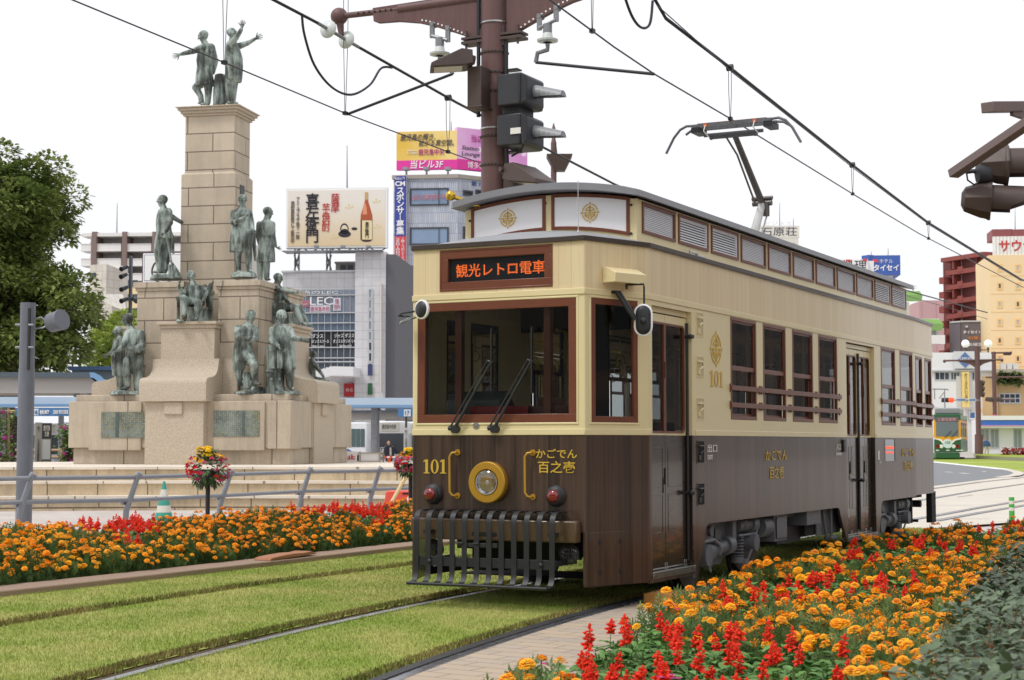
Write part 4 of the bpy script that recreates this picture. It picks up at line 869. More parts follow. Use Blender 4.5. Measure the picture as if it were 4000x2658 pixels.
# grass blades
def blades(name, n, y0, y1, o0, o1, hmin, hmax, wd, mat_, seed):
 rg = np.random.default_rng(seed); y = y0 + (y1 - y0) * rg.random(n) ** 1.35; o = o0 + (o1 - o0) * rg.random(n)
 x = np.where(y < 2.5, .0145 * (2.5 - y) ** 2, 0) + o
 bad = ((o > -.90 + .03 * np.sin(y * 9) * np.sin(y * 23)) & (o < -.715)) | ((o > -3.11) & (o < -3.02)) | (o > .70)
 edge = ((o > -.99) & (o < -.87)) | ((o > -.70) & (o < -.64)) | ((o > .62) & (o < .72)) | ((o > -3.16) & (o < -3.11)) | ((o > -3.03) & (o < -2.98))
 kx = -4.27 - np.where(y < 2.5, .0145 * (2.5 - y) ** 2, 0) - .02 * np.maximum(0, y - 1); ok = (~bad | (rg.random(n) < .0)) & (o > kx)
 x, y, o, edge = x[ok], y[ok], o[ok], edge[ok]; n = len(x)
 h = hmin + (hmax - hmin) * rg.random(n) + edge * .012; a = rg.random(n) * 6.283; le = .9 * h * rg.random(n); la = rg.random(n) * 6.283
 v = np.zeros((n, 3, 3), 'f'); c, s_ = np.cos(a) * wd, np.sin(a) * wd
 v[:, 0] = np.stack([x - c, y - s_, np.full(n, -.01)], 1); v[:, 1] = np.stack([x + c, y + s_, np.full(n, -.01)], 1); v[:, 2] = np.stack([x + le * np.cos(la), y + le * np.sin(la), h], 1)
 me = bpy.data.meshes.new(name); me.vertices.add(3 * n); me.vertices.foreach_set('co', v.ravel()); me.loops.add(3 * n); me.loops.foreach_set('vertex_index', np.arange(3 * n, dtype='i'))
 me.polygons.add(n); me.polygons.foreach_set('loop_start', np.arange(0, 3 * n, 3, dtype='i')); me.polygons.foreach_set('loop_total', np.full(n, 3, 'i'))
 me.materials.append(mat_); me.update(); me.validate(); ob = bpy.data.objects.new(name, me); COL.objects.link(ob)
 return tag(ob, 'short mown green grass of the tram track bed' if n > 50000 else 'dry brown grass fringe along a rail', 'grass', kind='stuff')
GRASS = lawnmat('grass_blades', rgb(138, 160, 70), 0, rgb(180, 180, 110))
DRYG = lawnmat('dry_grass', rgb(98, 92, 50), 0, rgb(140, 122, 76))
for k, (a, b, n) in enumerate(((-1.05, -.87, 16000), (-3.17, -2.98, 16000), (.58, .70, 9000))): blades('grass', n, -6.5, 13, a, b, .012, .034, .006, DRYG, 20 + k)
blades('grass', 300000, -6.5, 14.3, -4.5, .72, .010, .026, .0042, GRASS, 3)
# ---------------------------------------------------------------- plants of the two flower beds
def leafmat(name, c1, c2, rough=.55, spec=.4, trans=.25, scale=9.):
 m, t, b = new_mat(name); tc = N(t, 'ShaderNodeTexCoord'); oi = N(t, 'ShaderNodeObjectInfo')
 n = N(t, 'ShaderNodeTexNoise', Scale=scale, Detail=3.0); t.links.new(tc.outputs['Object'], n.inputs['Vector'])
 ad = N(t, 'ShaderNodeMath', operation='MULTIPLY_ADD'); ad.inputs[1].default_value = .25; t.links.new(oi.outputs['Random'], ad.inputs[0]); t.links.new(n.outputs['Fac'], ad.inputs[2])
 o = ramp(t, ad.outputs[0], [(.40, c1), (.82, c2)]); t.links.new(o, b.inputs['Base Color']); b.inputs['Roughness'].default_value = rough; b.inputs['Specular IOR Level'].default_value = spec
 if trans:
  out = t.nodes['Material Output']; tl = N(t, 'ShaderNodeBsdfTranslucent'); t.links.new(o, tl.inputs[0]); mx = N(t, 'ShaderNodeMixShader'); mx.inputs[0].default_value = trans
  t.links.new(b.outputs[0], mx.inputs[1]); t.links.new(tl.outputs[0], mx.inputs[2]); t.links.new(mx.outputs[0], out.inputs[0])
 return m
MARL = leafmat('marigold_leaf', rgb(76, 104, 52), rgb(136, 164, 104))
MARLD = leafmat('marigold_leaf_dark', rgb(56, 84, 38), rgb(104, 132, 72))
MARF = leafmat('marigold_petal', rgb(255, 152, 8), rgb(255, 200, 44), .5, .2, .15, 60.)
SALL = leafmat('salvia_leaf', rgb(52, 96, 36), rgb(120, 166, 86), .5, .4, .25, 14.)
SALF = leafmat('salvia_floret', rgb(232, 34, 14), rgb(255, 74, 48), .5, .25, .15, 50.)
SHRL = leafmat('shrub_leaf', rgb(38, 56, 34), rgb(100, 120, 86), .42, .6, .1, 7.)
STEMG = M('green_stem', rgb(90, 110, 60), .7); TWIG = M('twig', rgb(104, 90, 70), .8)
YELF = leafmat('yellow_petal', rgb(240, 190, 10), rgb(255, 226, 50), .5, .2, .3, 60.)
def dirv(az, el): return V((math.cos(az) * math.cos(el), math.sin(az) * math.cos(el), math.sin(el)))
def blade_quad(mb, p, d, n, L, w_, m=0, fold=0.):
 s_ = d.cross(n).normalized() * w_; mb.add([p, p + d * L * .45 + s_ - n * fold, p + d * L, p + d * L * .45 - s_ - n * fold], [(0, 1, 2, 3)], m)
def pinnate(mb, r, base, tip, k=5, ll=.035, w_=.0045, m=0):
 d = (tip - base); L = d.length; d.normalize(); n = d.cross(V((r.uniform(-1, 1), r.uniform(-1, 1), .3))).normalized(); s_ = d.cross(n).normalized()
 if n.z < 0: n = -n
 for i in range(k):
  q = base + d * L * (.3 + .7 * i / k); l = ll * (1 - .35 * i / k)
  for sg in (1, -1): blade_quad(mb, q, (d * .62 + s_ * sg * .8 + n * r.uniform(-.15, .3)).normalized(), n, l, w_, m)
 blade_quad(mb, tip - d * ll * .4, d, n, ll, w_ * 1.1, m)
def marigold_bloom(mb, r, c, ax, rad_, m=0):
 u = ax.orthogonal().normalized(); v = ax.cross(u)
 for (n, rr, z, el, wd) in ((10, 1.0, -.05, .12, .36), (10, .94, .16, .42, .36), (9, .80, .36, .75, .34), (7, .58, .54, 1.1, .32), (4, .34, .64, 1.4, .3)):
  o = r.random() * 6.28
  for i in range(n):
   a = o + 6.283 * i / n + r.uniform(-.15, .15); e = u * math.cos(a) + v * math.sin(a); t_ = -u * math.sin(a) + v * math.cos(a); L = rad_ * rr * r.uniform(.9, 1.1)
   p1 = c + e * L + ax * rad_ * (z + r.uniform(-.06, .08)); f = (e * math.cos(el) + ax * math.sin(el)); nn = (ax * math.cos(el) - e * math.sin(el)); w_ = rad_ * wd
   p0 = c + e * L * .35 + ax * rad_ * (z * .8 - .05); q = p1 + f * rad_ * .05 - nn * rad_ * .16
   mb.add([p0 - t_ * w_ * .4, p0 + t_ * w_ * .4, p1 + t_ * w_, p1 - t_ * w_, q + t_ * w_ * .75 + nn * rad_ * r.uniform(-.05, .12), q - t_ * w_ * .75 + nn * rad_ * r.uniform(-.05, .12)], [(0, 1, 2, 3), (3, 2, 4, 5)], m)
def marigold_foliage(mb, r, rp, h, n, m=0, w_=.0045, ll=.036):
 for i in range(n):
  az = r.random() * 6.283; rr = rp * math.sqrt(r.random()); top = h * (1 - .45 * (rr / rp) ** 2) * r.uniform(.35, 1.0)
  tip = V((rr * math.cos(az), rr * math.sin(az), top)); b = tip * .55 + V((0, 0, -.01)); d = (tip - b).normalized() * r.uniform(.06, .10) + V((r.uniform(-.03, .03), r.uniform(-.03, .03), .02))
  pinnate(mb, r, tip - d, tip, 4, ll, w_, m)
def heads(r, rp, h, n, lo=.82):
 out = []
 for i in range(n * 6):
  if len(out) >= n: break
  az = r.random() * 6.283; rr = rp * math.sqrt(r.random()); z = h * (1 - .40 * (rr / rp) ** 2) * r.uniform(lo, 1.0) + .004
  p = V((rr * math.cos(az), rr * math.sin(az), z))
  if all((p - q).length > .05 for q, _ in out): out.append((p, (V((rr * math.cos(az) * 3.2, rr * math.sin(az) * 3.2, 1)) + V((r.uniform(-.25, .25), r.uniform(-.25, .25), 0))).normalized()))
 return out
rr_ = random.Random(5)
def near_marigold(k):
 mb = MB(); marigold_foliage(mb, rr_, .19, .35, 150, 0, .0052, .042); hd_ = heads(rr_, .18, .345, 8, .84)
 for p, a in hd_: mb.tube([p * .6, p - a * .005], .0025, 4, 1, False)
 o = mb.build('marigold_plant', [MARL, STEMG]); bl_ = []
 for p, a in hd_:
  f = MB(); marigold_bloom(f, rr_, V((0, 0, 0)), V((0, 0, 1)), .027 * rr_.uniform(.8, 1.2)); b = f.build('flower', MARF, o); b.matrix_parent_inverse = Matrix.Identity(4); b.location = p; b.rotation_euler = a.to_track_quat('Z', 'Y').to_euler()
 return o
def far_marigold(k):
 mb = MB(); marigold_foliage(mb, rr_, .18, .34, 110, 0, .006, .044)
 for p, a in heads(rr_, .18, .35, 12, .66): marigold_bloom(mb, rr_, p, a, .027 * rr_.uniform(.8, 1.2), 1)
 return mb.build('marigold_plant', [MARLD, MARF])
def broadleaf(mb, r, p, d, L, w_, m=0, droop=.3):
 d = d.normalized(); s_ = d.cross(V((0, 0, 1)));
 if s_.length < .01: s_ = V((1, 0, 0))
 s_.normalize(); n = s_.cross(d).normalized(); P = []
 for t_, ww in ((0, .12), (.25, .8), (.5, 1.0), (.78, .6), (1.0, .02)):
  c = p + d * L * t_ - V((0, 0, 1)) * droop * L * t_ * t_; P.append((c - s_ * w_ * ww + n * w_ * .25 * ww, c, c + s_ * w_ * ww + n * w_ * .25 * ww))
 v = [q for row in P for q in row]; mb.add(v, [(i * 3 + j, i * 3 + j + 1, i * 3 + j + 4, i * 3 + j + 3) for i in range(4) for j in range(2)], m)
def spike(mb, r, h, m=0, ms=1):
 mb.tube([(0, 0, -.06), (0, 0, h)], [.0028, .0015], 5, ms, False); k = 7
 for i in range(k):
  z = h * (.12 + .86 * i / k); q = 1 - .75 * i / k; n = 6 if i < 5 else 4; o = r.random() * 6
  for j in range(n):
   a = o + 6.283 * j / n; d = dirv(a, r.uniform(.1, .7)); L = (.014 + .028 * q) * r.uniform(.5, 1.35); c = V((0, 0, z)); u = d.orthogonal().normalized() * L * .24; v = d.cross(u).normalized() * L * .24
   e = c + d * L * .6; t_ = c + d * L - V((0, 0, L * .15))
   mb.add([c, e + u, e + v, e - u, e - v, t_], [(0, 1, 2), (0, 2, 3), (0, 3, 4), (0, 4, 1), (5, 2, 1), (5, 3, 2), (5, 4, 3), (5, 1, 4)], m)
 mb.ball((0, 0, h), .008, 6, 4, m, (1, 1, 1.8))
def salvia(k, far=False):
 mb = MB()
 for i in range(60 if not far else 34):
  az = rr_.random() * 6.283; q = math.sqrt(rr_.random()); z = .26 * (1 - .5 * q * q) * rr_.uniform(.35, 1.0); p = V((.13 * q * math.cos(az), .13 * q * math.sin(az), z))
  broadleaf(mb, rr_, p, dirv(az + rr_.uniform(-.5, .5), rr_.uniform(-.15, .5)), rr_.uniform(.06, .095), rr_.uniform(.020, .030), 0, rr_.uniform(.1, .5))
 for i in range(4): a = rr_.random() * 6; mb.tube([(0, 0, 0), (.06 * math.cos(a), .06 * math.sin(a), .22)], .004, 5, 1, False)
 o = mb.build('salvia_plant', [SALL, STEMG])
 for i in range((1, 0, 2, 1, 0, 1, 1)[k % 7] if not far else 3):
  a = rr_.random() * 6.283; q = .115 * math.sqrt(rr_.random()); s_ = MB(); spike(s_, rr_, rr_.uniform(.075, .125)); b = s_.build('flower_spike', [SALF, STEMG], o); b.matrix_parent_inverse = Matrix.Identity(4)
  b.location = (q * math.cos(a), q * math.sin(a), .27 - .4 * q); b.rotation_euler = (rr_.uniform(-.2, .2), rr_.uniform(-.2, .2), 0)
 return o
P_near = [near_marigold(k) for k in range(5)]; P_far = [far_marigold(k) for k in range(6)]
S_near = [salvia(k) for k in range(1, 8)]; S_far = [salvia(k, True) for k in range(4)]
LBL = {'mr': 'marigold plant in orange bloom in the bed beside the paved strip', 'ml': 'marigold plant in orange bloom in the bed behind the concrete kerb',
  'sr': 'scarlet salvia plant with broad green leaves in the bed beside the paved strip', 'sl': 'scarlet salvia plant in the bed behind the concrete kerb'}
GRP = {'mr': 'marigolds in the bed beside the paved strip', 'ml': 'marigolds in the bed behind the kerb', 'sr': 'salvias in the bed beside the paved strip', 'sl': 'salvias in the bed behind the kerb'}
CAT = {'m': 'marigold', 's': 'salvia'}
SA = [[(2130, 2530), (2180, 2400), (2450, 2340), (2900, 2400), (3320, 2450), (3390, 2540), (3235, 2620), (2700, 2670), (2400, 2640)],
  [(2790, 2300), (2923, 2195), (3280, 2180), (3600, 2190), (3620, 2250), (3235, 2290), (2880, 2330)], [(3230, 2175), (3310, 2090), (3590, 2055), (3857, 2080), (3860, 2125), (3500, 2140)],
  [(3630, 2070), (3870, 2000), (4060, 2010), (4060, 2035), (3880, 2050)]]
SL = [[(230, 2040), (270, 1995), (490, 1985), (600, 2005), (620, 2045), (500, 2075), (447, 2050), (290, 2050)], [(1110, 1990), (1290, 1945), (1517, 1950), (1530, 2000), (1398, 1996), (1189, 1990)]]
def bedleft(y): return float(np.interp(y, [-8, -6, -4.4, -2, 0, 5, 10, 12.5], [3.6, 3.12, 2.74, 2.30, 2.0, 1.54, 1.58, 2.3]))
def hedge(y): return float(np.interp(y, [-8, -7, -5, -1.7, .7, 12], [5.05, 4.9, 4.6, 4.12, 3.95, 3.45]))
spots = []; rp_ = random.Random(21)
y = -7.2
while y < 12.4:
 st_ = .215 + .012 * max(0, y + 4); x = bedleft(y) + .12
 while x < hedge(y) + .15:
  X, Y = x + rp_.uniform(-.07, .07), y + rp_.uniform(-.07, .07); q = proj((X, Y, .40))
  if -60 < q[0] < 4060 and q[1] < 2800: spots.append(('sr' if any(inpoly(*q, P) for P in SA) else 'mr', X, Y, 0.0))
  x += st_
 y += st_
y = -2.6
while y < 13:
 st_ = .24 + .006 * max(0, y); k0 = kerbx(y) + cx(y) - .42 - .015 * max(0, -y) - .16; x = k0
 while x > -6.95:
  X, Y = x + rp_.uniform(-.07, .07), y + rp_.uniform(-.07, .07); e = min(1, (k0 - x) / .7); q = proj((X, Y, .45))
  if -80 < q[0] < 1720: spots.append(('sl' if any(inpoly(*q, P) for P in SL) else 'ml', X, Y, .16 * e - .04))
  x -= st_
 y += st_
spots.sort(key=lambda s_: (V((s_[1], s_[2], 0)) - CAMP).length)
cnt = {'m': 0}; rest = []
for kind, X, Y, Z in spots:
 k = kind[0]; src = (P_near if kind == 'mr' and cnt['m'] < 110 else P_far) if k == 'm' else (S_near if kind == 'sr' else S_far)
 if k == 'm':
  cnt['m'] += 1
  if cnt['m'] > 300: rest.append((X, Y, Z)); continue
 o = dup(rp_.choice(src), (X, Y, Z), rp_.random() * 6.28, LBL[kind], scale=rp_.uniform(.86, 1.15) * (1.08 if kind == 'mr' else 1.0))
 o['category'] = CAT[k]; o['group'] = GRP[kind]
# the marigolds past three hundred, as one mass
vs, fs, ms, off = [], [], [], 0
src = [(np.array([v.co for v in p.data.vertices]), [tuple(q.vertices) for q in p.data.polygons], [q.material_index for q in p.data.polygons]) for p in P_far]
for X, Y, Z in rest:
 co, f, m_ = rp_.choice(src); a = rp_.random() * 6.28; c, s_ = math.cos(a), math.sin(a); sc = rp_.uniform(.86, 1.15)
 w_ = np.stack([co[:, 0] * c - co[:, 1] * s_, co[:, 0] * s_ + co[:, 1] * c, co[:, 2]], 1) * sc + (X, Y, Z)
 vs.append(w_); fs += [tuple(i + off for i in q) for q in f]; ms += m_; off += len(co)
if vs:
 mb = MB(); mb.v = np.concatenate(vs).tolist(); mb.f = fs; mb.m = ms
 tag(mb.build('marigold_mass', [MARLD, MARF]), 'dense far mass of orange marigolds filling out the beds', 'marigolds', kind='stuff')
print('plants', cnt, len(spots), len(rest))
for p in P_near + P_far + S_near + S_far:      # the prototypes themselves are not placed
 for c in list(p.children): bpy.data.objects.remove(c)
 bpy.data.objects.remove(p)
# glossy dark shrubs along the bed
def shrub(name, label, y0, y1, n, seed):
 r = random.Random(seed); mb = MB(); tw = MB(); base = V((hedge((y0 + y1) / 2) + .7, (y0 + y1) / 2, 0))
 for i in range(n):
  y = r.uniform(y0, y1); t_ = r.random() ** 1.3; x = hedge(y) + .03 - .05 + 1.7 * t_ + r.uniform(-.05, .12) + .07 * math.sin(y * 5); e = (x - hedge(y)) / .45
  zt = .70 * (1 - .85 * max(0, 1 - e) ** 2) * r.uniform(.93, 1.06) + .06 * math.sin(x * 6 + y * 4) + .04 * math.sin(y * 9 - x * 5); z = zt * (1 - .5 * r.random() ** 2.2)
  if e < .5: z = zt * r.uniform(.25, 1)
  q = proj((x, y, z))
  if q[0] > 4250 or q[1] > 2900: continue
  p = V((x, y, z)); az = r.random() * 6.283; el = r.uniform(-.3, .8); d = dirv(az, el)
  broadleaf(mb, r, p, d, r.uniform(.046, .07), r.uniform(.014, .021), 0, r.uniform(-.1, .35))
  if i % 14 == 0: tw.tube([p - d * .03 - V((0, 0, .10)), p], .0022, 4, 0, False)
 o = thing(name, label, 'shrub', base); mb.build('crown', SHRL, o); tw.build('stem', TWIG, o)
shrub('evergreen_shrub', 'largest dark glossy evergreen shrub, filling the near corner of the bed', -7.6, -4.4, 5200, 1)
shrub('evergreen_shrub', 'dark glossy evergreen shrub in the middle of the shrub row', -4.45, -1.3, 4600, 2)
shrub('evergreen_shrub', 'dark glossy evergreen shrub at the tram end of the shrub row', -1.35, 2.6, 3600, 3)
# pink vinca at the edge of the bed
PINK = leafmat('pink_petal', rgb(196, 40, 130), rgb(226, 90, 170), .5, .2, .3, 60.)
for i, (x, y) in enumerate(((2060, 2640), (2160, 2600), (2640, 2380), (2710, 2375), (2620, 2655))):
 p = onZ(x, y, .18 if i < 2 else .32); o = MB()
 for k in range(26): az = rr_.random() * 6.283; q = .10 * math.sqrt(rr_.random()); broadleaf(o, rr_, V((q * math.cos(az), q * math.sin(az), rr_.uniform(-.12, -.01))), dirv(az, .2), .045, .012)
 a = o.build('pink_vinca', SALL); a.location = p
 f = MB()
 for k in range(4):
  c = V((rr_.uniform(-.06, .06), rr_.uniform(-.06, .06), rr_.uniform(0, .03)))
  for j in range(5): blade_quad(f, c, dirv(j * 1.257 + k, .25), V((0, 0, 1)), .024, .009)
 fo = f.build('flower', PINK, a); fo.matrix_parent_inverse = Matrix.Identity(4)
 tag(a, 'small pink vinca ' + ('at the paved edge of the flower bed, lowest of the two' if i == 0 else 'at the paved edge just above the lowest one' if i == 1 else 'among the red salvias near the timber step' if i == 2 else 'close to the marigolds by the timber step' if i == 3 else 'alone under the red salvias in the front'), 'vinca')
# ---------------------------------------------------------------- granite monument with its stepped platform
PHI = rad(12); EX = RGT * math.cos(PHI) - FWD * math.sin(PHI); EY = RGT * math.sin(PHI) + FWD * math.cos(PHI)
MO = atd(686, 1820, 39.5); MO.z = 0; MO = MO - EX * .03
MF = Matrix(((EX.x, EY.x, 0, MO.x), (EX.y, EY.y, 0, MO.y), (0, 0, 1, 0), (0, 0, 0, 1)))      # local x right, y inwards, z up
def mpx(x, y, yl): d = ray(x, y); t = ((MO - CAMP).dot(EY) + yl) / d.dot(EY); return CAMP + d * t
def mloc(x, y, yl): p = mpx(x, y, yl) - MO; return p.dot(EX), p.z
k5 = lambda u, v: (200 + u / 1.568, 850 + v / 1.568)
k4 = lambda u, v: (250 + u / 1.845, 50 + v / 1.845)
GRAN = M('granite', rgb(180, 166, 146), .75, var=(38, .24), bump=(60, .25), two=rgb(208, 194, 174))
gs = dict(speck=(55, .17), rough=.7, bumpk=.5)
def granite(name, bw, rh, shift=(0, 0, 0), st=.12): return brickmat(name, rgb(182, 169, 150), rgb(192, 179, 160), rgb(112, 98, 86), bw, rh, .014, shift=shift, stain=st, **gs)
GR1 = granite('granite_blocks_pillar', 1.37, .467, (.68, 0, .12)); GR2 = granite('granite_blocks_tower', 1.0, .56, (.3, 0, .1), .25); GR3 = granite('granite_blocks_base', 1.9, 3.0, (.2, 0, .4), .22)
mon = thing('monument', 'tall granite monument with stepped tiers, corner towers and a square pillar', 'monument', MO)
mon.rotation_euler = (0, 0, math.atan2(EX.y, EX.x))
Z0 = .84
def mz(v, yl): return mloc(*k5(700, v), yl)[1]
def mbuild(mb, name, m_, par=mon, **kw):
 o = mb.build(name, m_, **kw); o.parent = par; return o        # vertices in the monument's own axes
zc = mz(1085, .3); zu = mz(1125, .15); zr = mz(1412, .15)
b = MB(); CY = 2.55
b.box((-2.78, .3, Z0), (2.78, 4.8, zr)); b.box((-2.86, .18, zr), (2.86, 4.92, zu)); b.box((-2.74, .32, zu), (2.74, 4.78, zc))
b.box((2.30, .12, zr - .02), (2.88, .9, zu - .01)); b.box((-2.6, .10, zr - .12), (-1.0, .3, zu - .02)) if False else None
for x0, x1 in ((-2.30, -.93), (.93, 2.22)): b.box((x0, .13, zr - .06), (x1, .2, zu - .012))
mbuild(b, 'base', GR3, bevel=.015)
# four side buttresses with flared shoulders and the seats above them
fl = [(-.18, zu - .02), (-.18, 2.78), (-.16, 2.86), (-.10, 2.905), (.02, 2.925), (.22, 2.945), (.40, 3.0), (.52, 3.1), (.58, 3.25), (.60, 3.4), (1.2, 3.4), (1.2, zu - .02)]
zp = mz(682, .6); zq = mz(640, .55)
def buttress(T, nm):
 b = MB(); Tt = lambda x, y, z: tuple(T @ V((x, y, z)))
 def bx(a, c, n=0): q = len(b.v); b.box(a, c); b.v[q:] = [Tt(*p) for p in b.v[q:]]
 bx((-.75, -.06, Z0), (.75, .5, zu - .02)); bx((-.24, -.11, Z0 + 1.2), (.22, -.05, zu - .03))
 b.prism([Tt(-.86, y, z) for y, z in fl], T.to_3x3() @ V((1.72, 0, 0)))
 bx((-.66, .60, 3.35), (.74, 1.5, zp)); bx((-.70, .56, zp), (.78, 1.5, zp + .09)); bx((-.74, .50, zp + .09), (.82, 1.5, zq))
 for s_ in (-1, 1):
  P = [(.86, zc - .02), (.86, 3.1), (.90, 3.35), (1.0, 3.48), (1.1, 3.53), (1.8, 3.53), (1.8, zc - .02)]
  b.prism([Tt(.76 * s_ + (.0 if s_ < 0 else .06), y, z) for y, z in P], T.to_3x3() @ V((s_ * .42, 0, 0)))
 return mbuild(b, nm, GRAN, bevel=.012)
I4 = Matrix.Identity(4)
def rot(k): return Matrix.Translation((0, CY, 0)) @ Matrix.Rotation(k * math.pi / 2, 4, 'Z') @ Matrix.Translation((0, -CY, 0))
def rotr(k, dx): return rot(k) @ Matrix.Translation((0, -dx, 0))
buttress(I4, 'buttress'); buttress(rotr(1, .28), 'buttress'); buttress(rotr(-1, .28), 'buttress'); buttress(rot(2), 'buttress')
# corner towers
zt = mz(408, .95)
tw = MB()
xr0, xr1 = mloc(*k5(1022, 600), .95)[0], mloc(*k5(1270, 600), .95)[0]; xl0 = mloc(*k5(525, 600), .95)[0]; xl1 = mloc(*k5(800, 600), .95)[0]
ty = .95
for x0, x1 in ((xl0, xl1 + .0), (xr0, xr1)):
 for y0, y1, dz in ((ty, 2.05, 0), (3.05, 4.15, 0)):
  o_ = MB(); o_.box((x0, y0, zc - .02), (x1, y1, zt - .17)); o_.box((x0 - .035, y0 - .035, zt - .17), (x1 + .035, y1 + .035, zt - .09)); o_.box((x0 - .08, y0 - .08, zt - .09), (x1 + .08, y1 + .08, zt + .05))
  mbuild(o_, 'corner_tower', GR2, bevel=.01)
o_ = MB(); o_.box((xl0 + .25, 1.6, zc), (xr1 - .25, 3.6, zt - .2)); mbuild(o_, 'core', GR2)
# pillar
za, zb = mz(0, 2) * 0 + mloc(*k4(1000, 745), 2.0)[1], mloc(*k4(1000, 675), 1.9)[1]; zm = mloc(*k4(1000, 1155), 2.0)[1]
p_ = MB(); p_.box((-.755, 1.93, zt - .4), (.70, 3.16, zm - .05));
p_.prism([(-.755, 1.93, zm - .05), (.70, 1.93, zm - .05), (.635, 2.0, zm + .03), (-.69, 2.0, zm + .03)], (0, 0, .001)) if False else None
p_.rings([[(-.755, 1.93, zm - .05), (.70, 1.93, zm - .05), (.70, 3.16, zm - .05), (-.755, 3.16, zm - .05)], [(-.69, 2.0, zm + .02), (.635, 2.0, zm + .02), (.635, 3.09, zm + .02), (-.69, 3.09, zm + .02)]])
p_.box((-.69, 2.0, zm + .02), (.635, 3.09, za)); pl_ = mbuild(p_, 'pillar', GR1, bevel=.008)
c_ = MB()
for e, z0, z1 in ((.05, za, za + .06), (.10, za + .06, za + .13), (.155, za + .13, za + .20), (.20, za + .20, zb)): c_.box((-.69 - e, 2.0 - e, z0), (.635 + e, 3.09 + e, z1))
mbuild(c_, 'cornice', GRAN, bevel=.01)
# bronze plates
BRZ = M('bronze_plate', rgb(92, 104, 100), .5, metal=.3, var=(5, .25))
def platemat():
 m, t, b = new_mat('inscribed_bronze'); tc = N(t, 'ShaderNodeTexCoord'); sp = N(t, 'ShaderNodeSeparateXYZ'); t.links.new(tc.outputs['Object'], sp.inputs[0])
 def cell(o, k, th):
  d = N(t, 'ShaderNodeMath', operation='DIVIDE'); d.inputs[1].default_value = k; t.links.new(o, d.inputs[0]); f = N(t, 'ShaderNodeMath', operation='FRACT'); t.links.new(d.outputs[0], f.inputs[0])
  g = N(t, 'ShaderNodeMath', operation='GREATER_THAN'); g.inputs[1].default_value = th; t.links.new(f.outputs[0], g.inputs[0]); return g.outputs[0]
 a = cell(sp.outputs[0], .052, .5); c = cell(sp.outputs[2], .045, .35); n = N(t, 'ShaderNodeTexNoise', Scale=38.0); t.links.new(tc.outputs['Object'], n.inputs['Vector'])
 g = N(t, 'ShaderNodeMath', operation='GREATER_THAN'); g.inputs[1].default_value = .52; t.links.new(n.outputs['Fac'], g.inputs[0])
 m1 = N(t, 'ShaderNodeMath', operation='MULTIPLY'); t.links.new(a, m1.inputs[0]); t.links.new(c, m1.inputs[1]); m2 = N(t, 'ShaderNodeMath', operation='MULTIPLY'); t.links.new(m1.outputs[0], m2.inputs[0]); t.links.new(g.outputs[0], m2.inputs[1])
 n2 = N(t, 'ShaderNodeTexNoise', Scale=3.0, Detail=4.0); t.links.new(tc.outputs['Object'], n2.inputs['Vector']); base = ramp(t, n2.outputs['Fac'], [(.3, rgb(78, 88, 86)), (.7, rgb(122, 136, 136))])
 mx = N(t, 'ShaderNodeMix', data_type='RGBA'); t.links.new(m2.outputs[0], mx.inputs[0]); t.links.new(base, mx.inputs[6]); mx.inputs[7].default_value = (*rgb(176, 160, 92), 1)
 t.links.new(mx.outputs[2], b.inputs['Base Color']); b.inputs['Roughness'].default_value = .5; return m
INS = platemat()
for (u0, u1, v0, v1) in ((308, 583, 1192, 1350), (995, 1275, 1184, 1342)):
 x0, x1 = mloc(*k5(u0, 1270), .13)[0], mloc(*k5(u1, 1270), .13)[0]; z0, z1 = mloc(*k5(u0, v1), .13)[1], mloc(*k5(u0, v0), .13)[1]
 f_ = MB(); f_.box((x0, .112, z0), (x1, .13, z1)); xm = x0 + (x1 - x0) * (.36 if u0 < 900 else .66); f_.box((xm - .04, .105, z0 + .01), (xm + .04, .112, z1 - .01), 1)
 mbuild(f_, 'inscription_plate', [INS, BRZ])
f_ = MB(); f_.box((.70, 2.25, mloc(*k4(1300, 1500), 2.3)[1] - .5), (.712, 2.55, mloc(*k4(1300, 1240), 2.3)[1]))
for k in range(6): f_.box((.712, 2.33 + .02 * (k % 2), 7.3 - .19 * k), (.72, 2.46, 7.3 - .19 * k + .11), 1)
mbuild(f_, 'name_plate', [M('dark_bronze', rgb(54, 56, 56), .5), BRZ])
# stepped platform
STEPM = brickmat('step_stone', rgb(200, 182, 152), rgb(208, 190, 162), rgb(120, 104, 86), 1.45, 50, .018, shift=(.3, 0, 0), stain=.3, speck=(40, .18), rough=.75)
TREAD = brickmat('step_tread_stone', rgb(222, 212, 198), rgb(228, 218, 204), rgb(150, 138, 122), 1.2, 1.2, .012, axes='top', speck=(40, .08), rough=.75)
pf = thing('platform', 'broad stone platform with three long steps under the granite monument', 'platform', (MO.x, MO.y, 0))
def srow(name, pts, z0, z1, back=26.):
 L = [V((p.x, p.y, 0)) for p in pts]; B = [p + FWD * back for p in L]
 def solid(off, za, zb, m_, nm):
  mb = MB(); Lo = [p - FWD * off for p in L]; mb.prism([(p.x, p.y, za) for p in Lo] + [(p.x, p.y, za) for p in B[::-1]], (0, 0, zb - za)); return mb.build(nm, m_)
 return solid
